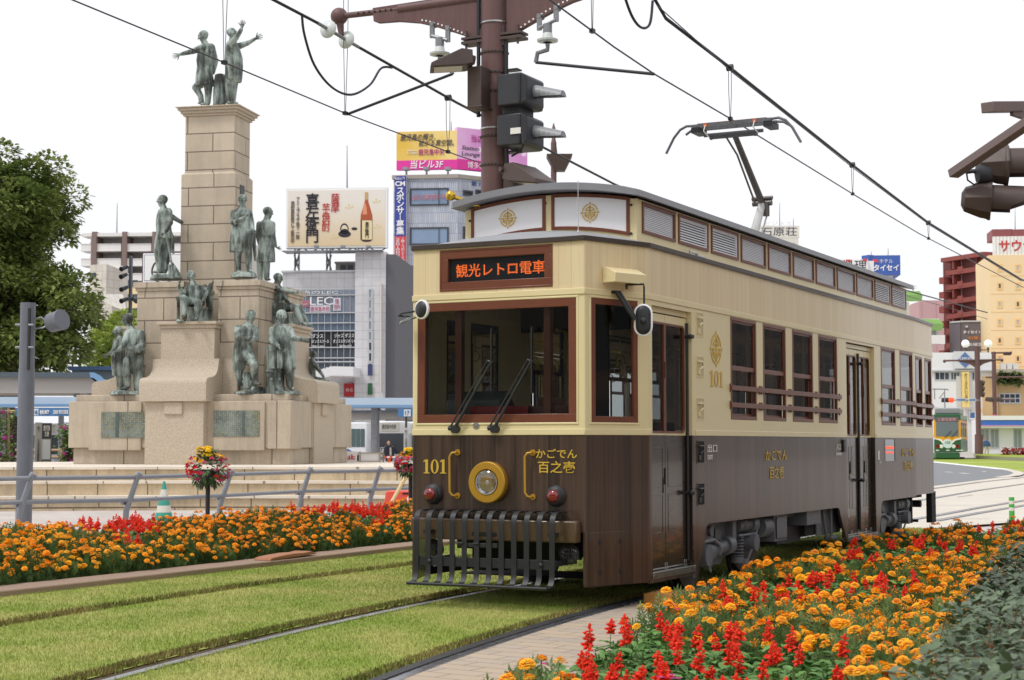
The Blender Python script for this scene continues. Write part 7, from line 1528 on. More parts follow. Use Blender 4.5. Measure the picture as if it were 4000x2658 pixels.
for i in range(14): a0, a1 = math.pi * i / 14, math.pi * (i + 1) / 14; tp.prism([B.F @ V((*B.uv(*c6(403 - r_ * math.cos(a) * .9, 612 - r_ * math.sin(a) * 1.35)), .022)) for r_, a in ((26, a0), (26, a1), (20, a1), (20, a0))], B.n * .008, 0)
for (cx, cy) in ((430, 500), (575, 470), (580, 605), (350, 660)):
 for k in range(3): a = .6 + k * 1.1; tp.prism([B.F @ V((*B.uv(*c6(cx + x, cy + y)), .022)) for x, y in ((0, 0), (22 * math.cos(a) - 5 * math.sin(a), -22 * math.sin(a) - 5 * math.cos(a)), (26 * math.cos(a), -26 * math.sin(a)), (22 * math.cos(a) + 5 * math.sin(a), -22 * math.sin(a) + 5 * math.cos(a)))], B.n * .004, 2)
tp.build('teapot_picture', [M('iron_black', rgb(48, 44, 52), .5), M('iron_grey', rgb(110, 100, 104), .5), M('leaf_print', rgb(222, 202, 156), .6)], s)
fr_ = MB()
for u in (130, 152, 300, 318, 470, 488): B.panel(fr_, c6(u, 0)[0], c6(0, 700)[1], c6(u + 5, 0)[0], c6(0, 828 if u < 440 else 735)[1], -.35, -.2)
for v in (706, 733): B.panel(fr_, c6(95, 0)[0], c6(0, v)[1], c6(620, 0)[0], c6(0, v + 4)[1], -.1, 1.0 if v > 720 else .0)
for u in (128, 300):
 for e in (1, -1): a, c = B.uv(*c6(u if e > 0 else u + 26, 740)), B.uv(*c6(u + 26 if e > 0 else u, 824)); fr_.cyl(B.F @ V((*a, -.3)), B.F @ V((*c, -.3)), .04, n=6)
for k in range(11): a, c = B.uv(*c6(128 + 45 * k, 704 if k % 2 else 730)), B.uv(*c6(173 + 45 * k, 730 if k % 2 else 704)); fr_.cyl(B.F @ V((*a, -.2)), B.F @ V((*c, -.2)), .03, n=6)
fr_.build('support_frame', GALV, s)
for u in (265, 405, 540): B.panel(MB(), c6(u, 0)[0], c6(0, 708)[1], c6(u + 22, 0)[0], c6(0, 718)[1], .8, 1.1).build('floodlight', HOOD, s)
q = B.uv(*c6(373, 390)); q2 = B.uv(*c6(373, 120)); MB().cyl(B.F @ V((*q, -2)), B.F @ V((*q2, -2)), .04, .015, 6).build('aerial', GALV, s)
# --- blue grey tiled tower with the gold and pink billboard
BTILE = brickmat('blue_grey_tiles', rgb(176, 184, 200), rgb(198, 200, 206), rgb(150, 160, 182), .16, .6, .02, .5, speck=(2, .06), bumpk=.1)
P = Pl(c6(660, 0)[0], c6(1005, 0)[0], 93, 92.6); Q = Pl(c6(1005, 0)[0], 2060, 92.6, 95.5); b = bldg('tiled_tower', 'tall blue grey tiled building with a blue vertical banner, partly hidden by the tram', P)
yT = c6(0, 318)[1]; solid(P, b, c6(660, 0)[0], c6(1005, 0)[0], yT, 6, BTILE)
zT = P.uv(1700, yT)[1]; a, c = Q.F @ V((0, 0, 0)), Q.F @ V((Q.W, 0, 0)); MB().prism([(p.x, p.y, -.05) for p in (a + Q.n * 0, c, c + FWD * 8, a + FWD * 8 + RGT * 1)], (0, 0, zT + .05)).build('side_wing', BTILE, b)
m = MB(); m.fbox(P.F, (-.1, zT - .22, -6), (P.W + .05, zT, .12)); m.fbox(Q.F, (0, zT - .22, -3), (Q.W, zT, .12)); m.build('coping', M('coping_tan', rgb(168, 160, 150), .6), b)
MB().fbox(P.F, (-.02, -.05, .0), (P.W + .02, P.uv(1600, c6(0, 1365)[1])[1], .10)).build('stone_base', brickmat('base_stone', rgb(206, 202, 198), rgb(212, 208, 204), rgb(180, 176, 172), 1.1, .8, .02, 0., bumpk=.1), b)
for (y0, y1) in ((390, 483), (598, 692), (804, 894), (1010, 1100), (1216, 1308)):
 win(P, b, c6(752, 0)[0], c6(0, y0)[1], c6(958, 0)[0], c6(0, y1)[1], DFR, SKYGL, .09, 1); o = MB(); P.panel(o, c6(905, 0)[0], c6(0, y0)[1], c6(908, 0)[0], c6(0, y1)[1], .05, .09); o.build('mullion', DFR, b)
for (x0, x1, y0, y1) in ((1033, 1085, 402, 432), (1033, 1090, 596, 660), (1100, 1190, 402, 440)): win(Q, b, c6(x0, 0)[0], c6(0, y0)[1], c6(x1, 0)[0], c6(0, y1)[1], DFR, M('sign_black', rgb(36, 38, 46), .4), .08, 1)
l_ = MB(); P.txt(l_, '品川美容外科', c6(766, 0)[0], c6(0, 421)[1], c6(952, 0)[0], c6(0, 453)[1], .06); l_.build('window_lettering', M('pink_letter', rgb(214, 140, 156), .6), b)
l_ = MB(); Q.txt(l_, '第 1', c6(1078, 0)[0], c6(0, 354)[1], c6(1124, 0)[0], c6(0, 380)[1], .03); l_.build('roof_lettering', M('letter_blue', rgb(44, 90, 150), .5), b)
bn = MB(); P.panel(bn, c6(676, 0)[0], c6(0, 330)[1], c6(735, 0)[0], c6(0, 650)[1], .2, .35, 0); P.panel(bn, c6(676, 0)[0], c6(0, 650)[1], c6(735, 0)[0], c6(0, 788)[1], .2, .35, 1); P.panel(bn, c6(674, 0)[0], c6(0, 328)[1], c6(737, 0)[0], c6(0, 790)[1], .1, .2, 2)
P.txt(bn, 'Ribbon TV', c6(679, 0)[0], c6(0, 335)[1], c6(732, 0)[0], c6(0, 350)[1], .36, 2); P.txt(bn, 'CM', c6(679, 0)[0], c6(0, 358)[1], c6(732, 0)[0], c6(0, 384)[1], .36, 2, bold=.03); P.txt(bn, 'スポンサー募集'.replace('ー', '｜'), c6(684, 0)[0], c6(0, 392)[1], c6(728, 0)[0], c6(0, 642)[1], .36, 2, vertical=True, bold=.02)
P.txt(bn, '250-0005'.replace('-', '|'), c6(683, 0)[0], c6(0, 660)[1], c6(703, 0)[0], c6(0, 766)[1], .36, 2, vertical=True); P.txt(bn, '(株)リボンTV', c6(710, 0)[0], c6(0, 656)[1], c6(730, 0)[0], c6(0, 770)[1], .36, 2, vertical=True); P.txt(bn, 'Ribbon TV', c6(679, 0)[0], c6(0, 773)[1], c6(732, 0)[0], c6(0, 786)[1], .36, 2)
bn.build('banner_sign', [M('banner_blue', rgb(58, 72, 158), .5), M('banner_red', rgb(212, 70, 80), .5), SIGNW], b)
G1 = Pl(c6(680, 0)[0], c6(1003, 0)[0], 92.8, 92.4); G2 = Pl(c6(1003, 0)[0], 2060, 92.4, 94.6); s = thing('billboard', 'gold and magenta roof billboard turning a corner to a pink face', 'billboard', G1.o)
def goldmat(nm, c1, c2, dot):
 m, t, bb = new_mat(nm); tc = N(t, 'ShaderNodeTexCoord'); n1 = N(t, 'ShaderNodeTexNoise', Scale=.35, Detail=2.0); t.links.new(tc.outputs['Object'], n1.inputs['Vector']); o = ramp(t, n1.outputs['Fac'], [(.35, c1), (.65, c2)])
 vo = N(t, 'ShaderNodeTexVoronoi', Scale=.9); t.links.new(tc.outputs['Object'], vo.inputs['Vector']); lt = N(t, 'ShaderNodeMath', operation='LESS_THAN'); lt.inputs[1].default_value = .16; t.links.new(vo.outputs['Distance'], lt.inputs[0]); mx = N(t, 'ShaderNodeMix', data_type='RGBA'); t.links.new(lt.outputs[0], mx.inputs[0]); t.links.new(o, mx.inputs[6]); mx.inputs[7].default_value = (*dot, 1); t.links.new(mx.outputs[2], bb.inputs['Base Color']); bb.inputs['Roughness'].default_value = .5; return m
m = MB(); G1.panel(m, c6(680, 0)[0], c6(0, 86)[1], c6(1003, 0)[0], c6(0, 240)[1], -.3, 0, 0); G1.panel(m, c6(680, 0)[0], c6(0, 240)[1], c6(1003, 0)[0], c6(0, 290)[1], -.3, .01, 1); G2.panel(m, c6(1003, 0)[0], c6(0, 84)[1], 2060, c6(0, 250)[1], -.3, 0, 2); G2.panel(m, c6(1003, 0)[0], c6(0, 250)[1], 2060, c6(0, 304)[1], -.3, .01, 1)
m.build('board', [goldmat('board_gold', rgb(226, 186, 74), rgb(246, 226, 160), rgb(252, 240, 206)), M('board_magenta', rgb(224, 56, 158), .5), goldmat('board_pink', rgb(222, 150, 212), rgb(238, 196, 232), rgb(246, 226, 244))], s)
l_ = MB(); T1 = lambda t, x0, y0, x1, y1, m, **k: G1.txt(l_, t, *c6(x0, y0), *c6(x1, y1), .02, m, **k)
T1('鹿児島の輝き、', 700, 100, 888, 136, 0, shear=.2); T1('拡がる異空間。', 798, 132, 985, 166, 0, shear=.2); T1('Station\nLounge', 738, 184, 790, 210, 2); T1('鹿児島中央', 797, 180, 935, 214, 1); T1('当ビル3F', 752, 240, 930, 285, 2, shear=.15, bold=.01)
T2 = lambda t, x0, y0, x1, y1, m, **k: G2.txt(l_, t, *c6(x0, y0), *c6(x1, y1), .02, m, **k)
T2('当店', 1078, 108, 1142, 146, 1); T2('Station\nLounge', 1026, 166, 1122, 226, 0, shear=.2); T2('博多駅前', 1058, 252, 1180, 288, 2)
l_.build('lettering', [M('letter_slate', rgb(74, 74, 84), .5), M('letter_magenta', rgb(184, 60, 140), .5), SIGNW], s)
m = MB()
for u in (728, 836, 950): G1.panel(m, c6(u, 0)[0], c6(0, 290)[1], c6(u + 26, 0)[0], c6(0, 304)[1], .3, .9, 1); G1.panel(m, c6(u - 4, 0)[0], c6(0, 290)[1], c6(u + 4, 0)[0], c6(0, 318)[1], -.4, -.2, 0)
m.build('support_frame', [GALV, HOOD], s)
q, q2 = G1.uv(*c6(964, 84)), G1.uv(*c6(964, 24)); MB().cyl(G1.F @ V((*q, -.5)), G1.F @ V((*q2, -.5)), .04, .015, 6).build('aerial', GALV, s)
# --- right hand side: roofs and signs above the tram
P = Pl(2950, 3140, 230); b = bldg('sign_tower', 'weathered white tower top with black characters, behind the pantograph', P); OLDW = M('weathered_white', rgb(216, 212, 204), .7, var=(.4, .12)); solid(P, b, 2965, 3125, 895, 8, OLDW)
l_ = MB(); P.txt(l_, '石原荘', 2972, 888, 3112, 922, .05); P.panel(l_, 2960, 883, 3122, 930, -.2, .03, 1); P.txt(l_, 'ビジネス', 2990, 866, 3090, 882, .05, 1); l_.build('roof_sign', [M('sign_ink', rgb(62, 64, 78), .6), OLDW], b); win(P, b, 3086, 952, 3106, 972, DFR, DGLASS, .1, 1)
for x in (3050, 3104): q, q2 = P.uv(x, 880), P.uv(x, 790 if x < 3060 else 850); MB().cyl(P.F @ V((*q, -1)), P.F @ V((*q2, -1)), .07, .03, 6).build('aerial', GALV, b)
P = Pl(3250, 3425, 215); b = bldg('sign_board_building', 'white rooftop sign with brush characters beside the blue hotel sign', P); solid(P, b, 3262, 3420, 1020, 8, WHT); l_ = MB(); P.panel(l_, 3275, 1016, 3388, 1070, 0, .4, 1); P.txt(l_, '料理', 3285, 1018, 3382, 1060, .42); P.panel(l_, 3302, 1016, 3320, 1024, .4, .5, 2); P.panel(l_, 3368, 1013, 3384, 1022, .4, .5, 2); l_.build('roof_sign', [M('brush_ink', rgb(40, 42, 48), .6), WHT, M('sign_tab_red', rgb(206, 70, 70), .6)], b)
P = Pl(3395, 3517, 235, 234.6); Q = Pl(3368, 3395, 236.2, 235); b = bldg('hotel_sign_tower', 'blue cube hotel sign with white lettering on a white tower', P); HB = M('hotel_blue', rgb(64, 98, 176), .5); m = MB(); P.panel(m, 3395, 998, 3517, 1075, -6, 0); Q.panel(m, 3366, 998, 3395, 1068, -1, 0); m.build('sign_box', HB, b)
l_ = MB(); P.txt(l_, 'ホテル', 3435, 1013, 3488, 1029, .05); P.txt(l_, 'タイセイ', 3412, 1034, 3511, 1059, .05, bold=.03); P.panel(l_, 3408, 1014, 3430, 1026, .03, .06, 1); l_.build('lettering', [SIGNW, M('emblem_red', rgb(206, 84, 92), .6)], b); solid(P, b, 3440, 3496, 1074, 5, WHT, n=-.5)
for x, yt in ((3407, 980), (3473, 966)): q, q2 = P.uv(x, 998), P.uv(x, yt); MB().cyl(P.F @ V((*q, -1)), P.F @ V((*q2, -1)), .07, .03, 6).build('aerial', GALV, b)
# green roofed building
P = Pl(3480, 3690, 190); b = bldg('green_roof_building', 'white building with two stacked pale green roof bands, behind the tram tail', P); GRN = M('roof_green', rgb(150, 196, 116), .6, var=(.3, .04)); GRD = M('roof_green_deep', rgb(126, 168, 98), .6, var=(.3, .04))
solid(P, b, 3450, 3652, 1310, 8, WHT, n=-.8)
def gband(x1, y0, y1, y2, dx):
 m = MB(); A = [(3440, y0), (x1 - dx * .4, y0), (x1, y1), (x1 - dx * .3, y2), (3440, y2)]; Fp = lambda x, y, n: P.F @ V((*P.uv(x, y), n))
 m.prism([Fp(x, y, .0) for x, y in ((3440, y1), (x1, y1), (x1 - dx * .5, y2), (3440, y2))], P.n * .3, 1); m.prism([Fp(x, y, -.4) for x, y in ((3440, y0), (x1 - dx, y0), (x1, y1), (3440, y1))], P.n * .5, 0); m.build('roof_band', [GRN, GRD], b)
gband(3602, 1138, 1154, 1178, 10); gband(3684, 1248, 1266, 1292, 14); o = MB(); P.panel(o, 3620, 1310, 3690, 1345, -.8, .2); P.panel(o, 3450, 1178, 3560, 1250, -6, -1); P.panel(o, 3598, 1243, 3677, 1322, -6, -.9); o.build('wall', WHT, b)
w_ = MB();
for k in range(4): P.panel(w_, 3605 + 18 * k, 1248, 3607 + 18 * k, 1320, -.9, -.6)
w_.build('mullion', WFR, b)
q, q2 = P.uv(3582, 1138), P.uv(3582, 1108); m = MB().cyl(P.F @ V((*q, -2)), P.F @ V((*q2, -2)), .05, n=6);
for y in (1112, 1120): a, c = P.uv(3565, y), P.uv(3598, y); m.cyl(P.F @ V((*a, -2)), P.F @ V((*c, -2)), .025, n=5)
m.build('aerial', GALV, b)
P = Pl(3590, 3700, 330); b = bldg('far_building', 'pinkish far building between the green roofs and the red apartments', P); PKW = M('pinkish_wall', rgb(186, 150, 152), .7, var=(.2, .04)); solid(P, b, 3608, 3690, 1174, 10, PKW); solid(P, b, 3596, 3612, 1180, 10, PKW, n=-.2); solid(P, b, 3664, 3690, 1176, 10, PKW, 'wing', n=.3)
# dark red apartments
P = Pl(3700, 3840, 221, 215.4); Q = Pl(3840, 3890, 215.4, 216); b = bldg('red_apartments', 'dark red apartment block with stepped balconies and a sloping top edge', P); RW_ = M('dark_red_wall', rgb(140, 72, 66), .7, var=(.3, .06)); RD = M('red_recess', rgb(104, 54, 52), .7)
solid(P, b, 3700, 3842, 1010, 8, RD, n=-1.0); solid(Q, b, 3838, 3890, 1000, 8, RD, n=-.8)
m = MB(); Fp = lambda x, y, n: P.F @ V((*P.uv(x, y), n)); m.prism([Fp(x, y, .3) for x, y in ((3681, 1010), (3840, 985), (3840, 1002), (3681, 1026))], -P.n * 4); Q.panel(m, 3838, 986, 3888, 1001, -3, .3); m.build('roof_edge', RW_, b)
for k in range(7):
 y = 1052 + 57 * k; m = MB(); dy = 7
 m.prism([Fp(x, yy, .2) for x, yy in ((3698, y + 8), (3840, y - 12), (3840, y + 6), (3698, y + 26))], -P.n * 1.2); Q.panel(m, 3838, y - 12, 3890, y + 4, -1, .2); m.prism([Fp(x, yy, .25) for x, yy in ((3745, y - 8), (3765, y - 11), (3765, y + 10), (3745, y + 12))], -P.n * .2); m.build('balcony', RW_, b)
 m = P.panel(MB(), 3681, y + 33, 3700, y + 58, -.8, .6); m.build('side_balcony', RW_, b)
 for x0, x1 in ((3735, 3747), (3764, 3784), (3795, 3810)): win(P, b, x0, y - 38, x1, y - 2, WFR, SKYGL if x0 < 3790 else DGLASS, .08, 2, n=-1.0)
 win(Q, b, 3858, y - 40, 3880, y - 4, WFR, SKYGL, .08, 2, n=-.8); m = MB(); P.panel(m, 3722, y - 44, 3727, y, -1, .1); Q.panel(m, 3840, y - 44, 3850, y, -.8, .1); m.build('pillar', RW_, b)
# grey sign block
P = Pl(3753, 3866, 190, 189.6); Q = Pl(3713, 3753, 191.2, 190); b = bldg('grey_block', 'dark grey block with white and orange lettering, in front of the red apartments', P); GB = M('grey_cladding', rgb(106, 98, 104), .6, var=(.3, .05)); solid(P, b, 3752, 3866, 1257, 6, GB); solid(Q, b, 3712, 3754, 1260, 3, GB, 'side_wall');
m = MB(); P.panel(m, 3752, 1253, 3867, 1258, -6, .1); Q.panel(m, 3712, 1256, 3753, 1261, -2, .1); m.build('coping', WFR, b)
l_ = MB(); P.txt(l_, 'タイセイ', 3762, 1292, 3818, 1304, .05, bold=.03); P.txt(l_, '2号館', 3822, 1292, 3858, 1303, .05); P.txt(l_, '岩盤浴', 3782, 1315, 3842, 1327, .05, 1, sp=1.2); P.txt(l_, '会議室', 3781, 1340, 3838, 1353, .05); l_.build('lettering', [SIGNW, M('letter_orange', rgb(232, 140, 40), .5)], b); P.panel(MB(), 3770, 1274, 3778, 1281, 0, .5).build('sign_lamp', WFR, b)
# cream hotel with the red sauna sign
P = Pl(3870, 4140, 183, 182); b = bldg('cream_hotel', 'cream coloured hotel with small square windows and red roof lettering', P); CRH = M('cream_wall', rgb(236, 210, 166), .7, var=(.2, .03)); solid(P, b, 3870, 4140, 996, 10, CRH); CRT = M('cream_trim', rgb(236, 196, 136), .7)
for r_ in range(8):
 for x0 in (3896, 3967, 4040): y = 1032 + 71 * r_; win(P, b, x0 - 2 - r_ * -.0, y, x0 + 20, y + 30, CRT, M('curtain_glass', rgb(176, 180, 178), .2, spec=.8) if (r_ + x0) % 3 else DGLASS, .18, 1)
m = MB();
for r_ in range(7): P.panel(m, 3870, 1076 + 71 * r_, 4140, 1077.2 + 71 * r_, 0, .03)
m.build('string_course', CRT, b); s = P.panel(MB(), 3881, 922, 4140, 998, -.8, -.2, 0); l_ = s; P.panel(l_, 3881, 892, 3960, 930, -5, -.9, 2); P.panel(l_, 3960, 892, 4140, 926, -5, -.8, 2)
P.txt(l_, 'サウナ', 3903, 938, 4040, 982, -.18, 1, bold=.02); l_.build('roof_sign', [brickmat('corrugated_white', rgb(232, 230, 226), rgb(238, 236, 232), rgb(206, 204, 200), .5, 90, .08, 0., bumpk=.2), M('sauna_red', rgb(196, 44, 40), .5), M('maroon_roof', rgb(140, 76, 78), .6)], b)
q, q2 = P.uv(3977, 892), P.uv(3977, 800); MB().cyl(P.F @ V((*q, -2)), P.F @ V((*q2, -2)), .06, .02, 6).build('aerial', GALV, b)
# white car-hire building with a diamond sign
P = Pl(3560, 3880, 176, 175.4); b = bldg('white_building', 'low white building with a blue diamond sign and a yellow vertical sign', P); solid(P, b, 3500, 3885, 1378, 8, WHT)
for x0, x1 in ((3650, 3710), (3712, 3750), (3795, 3830)): win(P, b, x0, 1453, x1, 1487, WFR, DGLASS, .1, 3)
P.panel(MB(), 3500, 1446, 3885, 1452, 0, .3).build('ledge', WFR, b); l_ = P.panel(MB(), 3723, 1374, 3808, 1441, .2, .5, 0)
cu, cv = P.uv(3766, 1408); R_ = (P.uv(3796, 1408)[0] - cu); l_.prism([P.F @ V((cu + x * R_, cv + y * R_, .5)) for x, y in ((1.08, .18), (0, 1.1), (-1.08, .18), (-.2, .0), (-1.0, -.1), (0, -1.1), (.6, -.5))] if 0 else [P.F @ V((cu + x * R_, cv + y * R_, .5)) for x, y in ((1, 0), (0, 1.05), (-1, 0), (0, -1.05))], P.n * .05, 1); l_.prism([P.F @ V((cu + x * R_, cv + y * R_, .5)) for x, y in ((1.0, 0), (.72, .3), (.62, .6), (.62, -.6), (.72, -.3))], P.n * .03, 3)
P.txt(l_, 'ORIX', 3744, 1397, 3788, 1407, .56, 2); l_.build('diamond_sign', [M('sign_grey_white', rgb(214, 216, 218), .5), M('diamond_blue', rgb(88, 120, 172), .5), SIGNW, M('diamond_yellow', rgb(232, 208, 130), .5)], b)
l_ = P.panel(MB(), 3755, 1455, 3780, 1592, .3, .8, 0); P.txt(l_, 'オリックスレンタカー'.replace('ー', '｜'), 3761, 1460, 3774, 1586, .82, 1, vertical=True); l_.build('vertical_sign', [M('sign_yellow', rgb(246, 214, 130), .5), M('sign_dark', rgb(96, 84, 60), .6)], b)
m = MB()
for x0, x1, y0, y1 in ((3650, 3662, 1590, 1618), (3780, 3795, 1600, 1640), (3735, 3755, 1470, 1600)): P.panel(m, x0, y0, x1, y1, 0, .15)
m.build('wall_panel', M('pale_wall', rgb(206, 206, 206), .7), b); o = P.panel(MB(), 3781, 1612, 3804, 1640, .9, 1.0, 0); P.panel(o, 3782, 1613, 3800, 1634, 1.0, 1.02, 1); o.build('parking_sign', [SIGNW, M('parking_blue', rgb(70, 104, 150), .5)], b)
# beige building and the shop with the blue band
P = Pl(3835, 4100, 175, 174.4); b = bldg('beige_shop_building', 'beige building with a planted roof ledge and wide windows, behind the brown poles', P); BGW = M('beige_render', rgb(206, 174, 128), .7, var=(.3, .06)); solid(P, b, 3840, 3895, 1470, 6, BGW); solid(P, b, 3890, 4140, 1462, 7, BGW, n=-.4); win(P, b, 3905, 1536, 3990, 1577, WFR, DGLASS, .12, 4, 2, n=-.39)
m = MB()
for i, x in enumerate((3920, 3944, 3968)): P.panel(m, x, 1418, x + 20, 1444, -2, -1.2, 0)
m.build('air_conditioner', M('ac_white', rgb(214, 214, 210), .6), b)
P.panel(MB(), 3880, 1442, 4140, 1456, -2.4, -.2).build('ledge', M('ledge_grey', rgb(190, 178, 160), .7), b)
r = random.Random(3); m = MB()
for i in range(240): x, y = r.uniform(3895, 3990), r.uniform(1455, 1500); p = P.F @ V((*P.uv(x, y), r.uniform(.0, .6))); broadleaf(m, r, p, dirv(r.random() * 6.3, r.uniform(-.6, .6)), .6, .25)
tg = m.build('ledge_plants', leafmat('ledge_leaf', rgb(84, 100, 60), rgb(128, 140, 90), scale=.6), b)
S_ = Pl(3825, 4140, 170, 169.4); b = bldg('shop', 'convenience shop with a white and blue fascia band, behind the white vans', S_); solid(S_, b, 3825, 4140, 1640, 4, WHT, n=-.2); m = MB(); S_.panel(m, 3825, 1625, 4140, 1642, -.2, .8, 0); S_.panel(m, 3825, 1644, 4140, 1662, -.2, .75, 1); S_.panel(m, 3825, 1662, 4140, 1666, -.2, .76, 2); S_.panel(m, 3825, 1666, 4140, 1672, -.2, .7, 0); m.build('fascia', [SIGNW, M('fascia_blue', rgb(66, 116, 206), .4), M('fascia_pink', rgb(216, 150, 190), .4)], b)
for x0 in (3832, 3870, 3960, 4010): win(S_, b, x0, 1676, x0 + 34, 1752, WFR, M('shop_glass', rgb(150, 158, 160), .15, spec=.8), .08, 2, n=-.19)
# wooded hill far behind
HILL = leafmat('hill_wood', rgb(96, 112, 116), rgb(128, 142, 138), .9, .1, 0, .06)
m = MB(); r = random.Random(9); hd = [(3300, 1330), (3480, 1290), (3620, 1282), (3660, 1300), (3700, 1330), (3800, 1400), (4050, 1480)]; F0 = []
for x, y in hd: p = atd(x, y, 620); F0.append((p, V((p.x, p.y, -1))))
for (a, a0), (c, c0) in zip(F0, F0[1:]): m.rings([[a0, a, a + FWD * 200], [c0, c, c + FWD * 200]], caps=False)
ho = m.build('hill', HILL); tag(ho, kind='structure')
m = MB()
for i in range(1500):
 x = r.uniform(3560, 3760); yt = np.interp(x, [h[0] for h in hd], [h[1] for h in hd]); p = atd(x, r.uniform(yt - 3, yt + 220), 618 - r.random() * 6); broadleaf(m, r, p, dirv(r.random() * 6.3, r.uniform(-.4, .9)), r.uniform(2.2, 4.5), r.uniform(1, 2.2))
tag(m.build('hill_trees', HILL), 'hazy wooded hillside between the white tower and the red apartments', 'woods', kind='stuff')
# ---------------------------------------------------------------- street furniture on the left
PIPE = M('pipe_grey', rgb(140, 144, 152), .42, metal=.3, var=(6, .06)); POLEG = M('pole_grey', rgb(112, 116, 124), .5, metal=.2, var=(2.5, .14), stretch=(3, 3, .8)); TEALC = M('cone_teal', rgb(62, 158, 140), .6, var=(12, .1)); CONEW = M('cone_white', rgb(216, 212, 202), .7, var=(18, .15))
fp_ = [(-360, 1868), (123, 1858), (539, 1854), (901, 1844), (1210, 1835), (1483, 1831), (1760, 1826)]
FP = [atd(x, y, .49 * 6430 / (y - 1732)) for x, y in fp_]
rl = thing('railing', 'grey pipe railing with leaning posts along the plaza, behind the flower bed', 'railing', (FP[3].x, FP[3].y, 0))
lean = lambda p, z: V((p.x, p.y, 0)) - RGT * (.20 * (1 - max(0, z - .22) / .62)) + UPZ * z - FWD * .0
for p in FP:
 m = MB(); m.tube([lean(p, z) for z in (-.05, .3, .5)] + [lean(p, z) + RGT * .0 for z in (.62, .74, .86)], [.05, .048, .046, .044, .042, .042], 12); m.cyl(lean(p, .84), lean(p, .89) + RGT * .02, .052, n=14); m.build('post', PIPE, rl, smooth=40)
for z in (.82, .46):
 m = MB().tube([lean(p, z) for p in FP], .034 if z > .6 else .032, 12); m.build('rail', PIPE, rl, smooth=50)
 c = MB()
 for p in FP: q = lean(p, z) - RGT * .10; c.box(tuple(q - V((.03, .03, .07))), tuple(q + V((.03, .03, -.02)))) if z < .6 else None
 if z < .6: c.build('rail_bracket', PIPE, rl)
# grey pole with a round lamp head
D = 28.; lp = thing('signal_pole', 'thick grey pole with a round spotlight head near its top, behind the railing', 'pole', atd(92, 2045, D)); b0 = atd(92, 2048, D); zt_ = atd(108, 1184, D).z; ax = (atd(108, 1184, D) - atd(90, 2048, D)); ax.z = 0
m = MB(); m.tube([V((b0.x, b0.y, 0)), V((b0.x, b0.y, 0)) + ax * .68 + UPZ * zt_ * .70], .137, 20); m.build('pole_shaft', POLEG, lp, smooth=40)
m = MB(); m.tube([V((b0.x, b0.y, 0)) + ax * .68 + UPZ * (zt_ * .70), V((b0.x, b0.y, 0)) + ax + UPZ * zt_], .128, 20); m.build('upper_tube', POLEG, lp, smooth=40)
g = lambda x, y, d=0.: atd(x, y, D + d); m = MB(); m.cyl(g(200, 1262), g(240, 1250, -.12), .165, .17, 20); m.lathe([(.18, -.01), (.18, .02)], g(240, 1250, -.12), g(240, 1250, -.12) - g(200, 1262), 20); m.cyl(g(180, 1266), g(200, 1262), .07, .14, 16); m.build('spotlight', POLEG, lp, smooth=40)
m = MB(); m.tube([g(130, 1248), g(160, 1240), g(190, 1262)], .014, 6); m.tube([g(130, 1285), g(165, 1282), g(195, 1268)], .014, 6)
for y in (1270, 1358): m.cyl(g(60, y), g(84, y), .022); m.cyl(g(112, y, -.15), g(130, y, -.16), .02)
m.build('lamp_bracket', GALV, lp, smooth=40); m = MB(); a, c = g(118, 1205, -.12), g(118, 1445, -.12); m.box((a.x - .02, a.y - .03, c.z), (a.x + .02, a.y, a.z)); m.build('cable_slot', BLACKM, lp)
D = 48.; s5 = thing('spotlight_pole', 'grey pole carrying five dark spotlights above the two draped statues', 'pole', atd(505, 1900, D)); b0 = atd(505, 1900, D)
t_, c = g(512, 1000, 20), g(503, 1230, 20); MB().tube([V((t_.x, t_.y, 0)), V((t_.x, t_.y, c.z))], .06, 10).build('pole_shaft', POLEG, s5); m = MB(); m.box((t_.x - .06, t_.y - .05, c.z), (t_.x - .0, t_.y + .05, t_.z)); m.box((t_.x + .01, t_.y - .05, c.z), (t_.x + .06, t_.y + .05, t_.z)); m.build('channel', POLEG, s5)
for x, y, sx in ((484, 1047, 1), (482, 1077, .9), (484, 1127, 1), (484, 1172, 1), (527, 1172, -.6)):
 m = MB(); a, e = g(x + 12 * sx, y - 4, 20), g(x - 10 * sx, y + 5, 19.7); m.cyl(a, e, .075, .10, 12); m.lathe([(.105, -.01), (.105, .02)], e, e - a, 12); m.tube([a, g(506, y, 20)], .02, 6); m.build('spotlight', SIGB, s5, smooth=40)
# traffic cone
D = 29.; c = atd(640, 2000, D); c.z = 0; o = thing('traffic_cone', 'teal and white striped traffic cone behind the railing', 'traffic cone', c)
m = MB()
zs = [0.03, .14, .26, .40, .54, .68]
for i in range(5): m.lathe([(.165 - .145 * zs[i] / .68, zs[i]), (.165 - .145 * zs[i + 1] / .68, zs[i + 1])], c, (0, 0, 1), 18, (0, 1, 0, 1, 0)[i])
m.build('cone_body', [TEALC, CONEW], o, smooth=40); MB().box((c.x - .19, c.y - .19, 0), (c.x + .19, c.y + .19, .03)).build('cone_foot', TEALC, o)
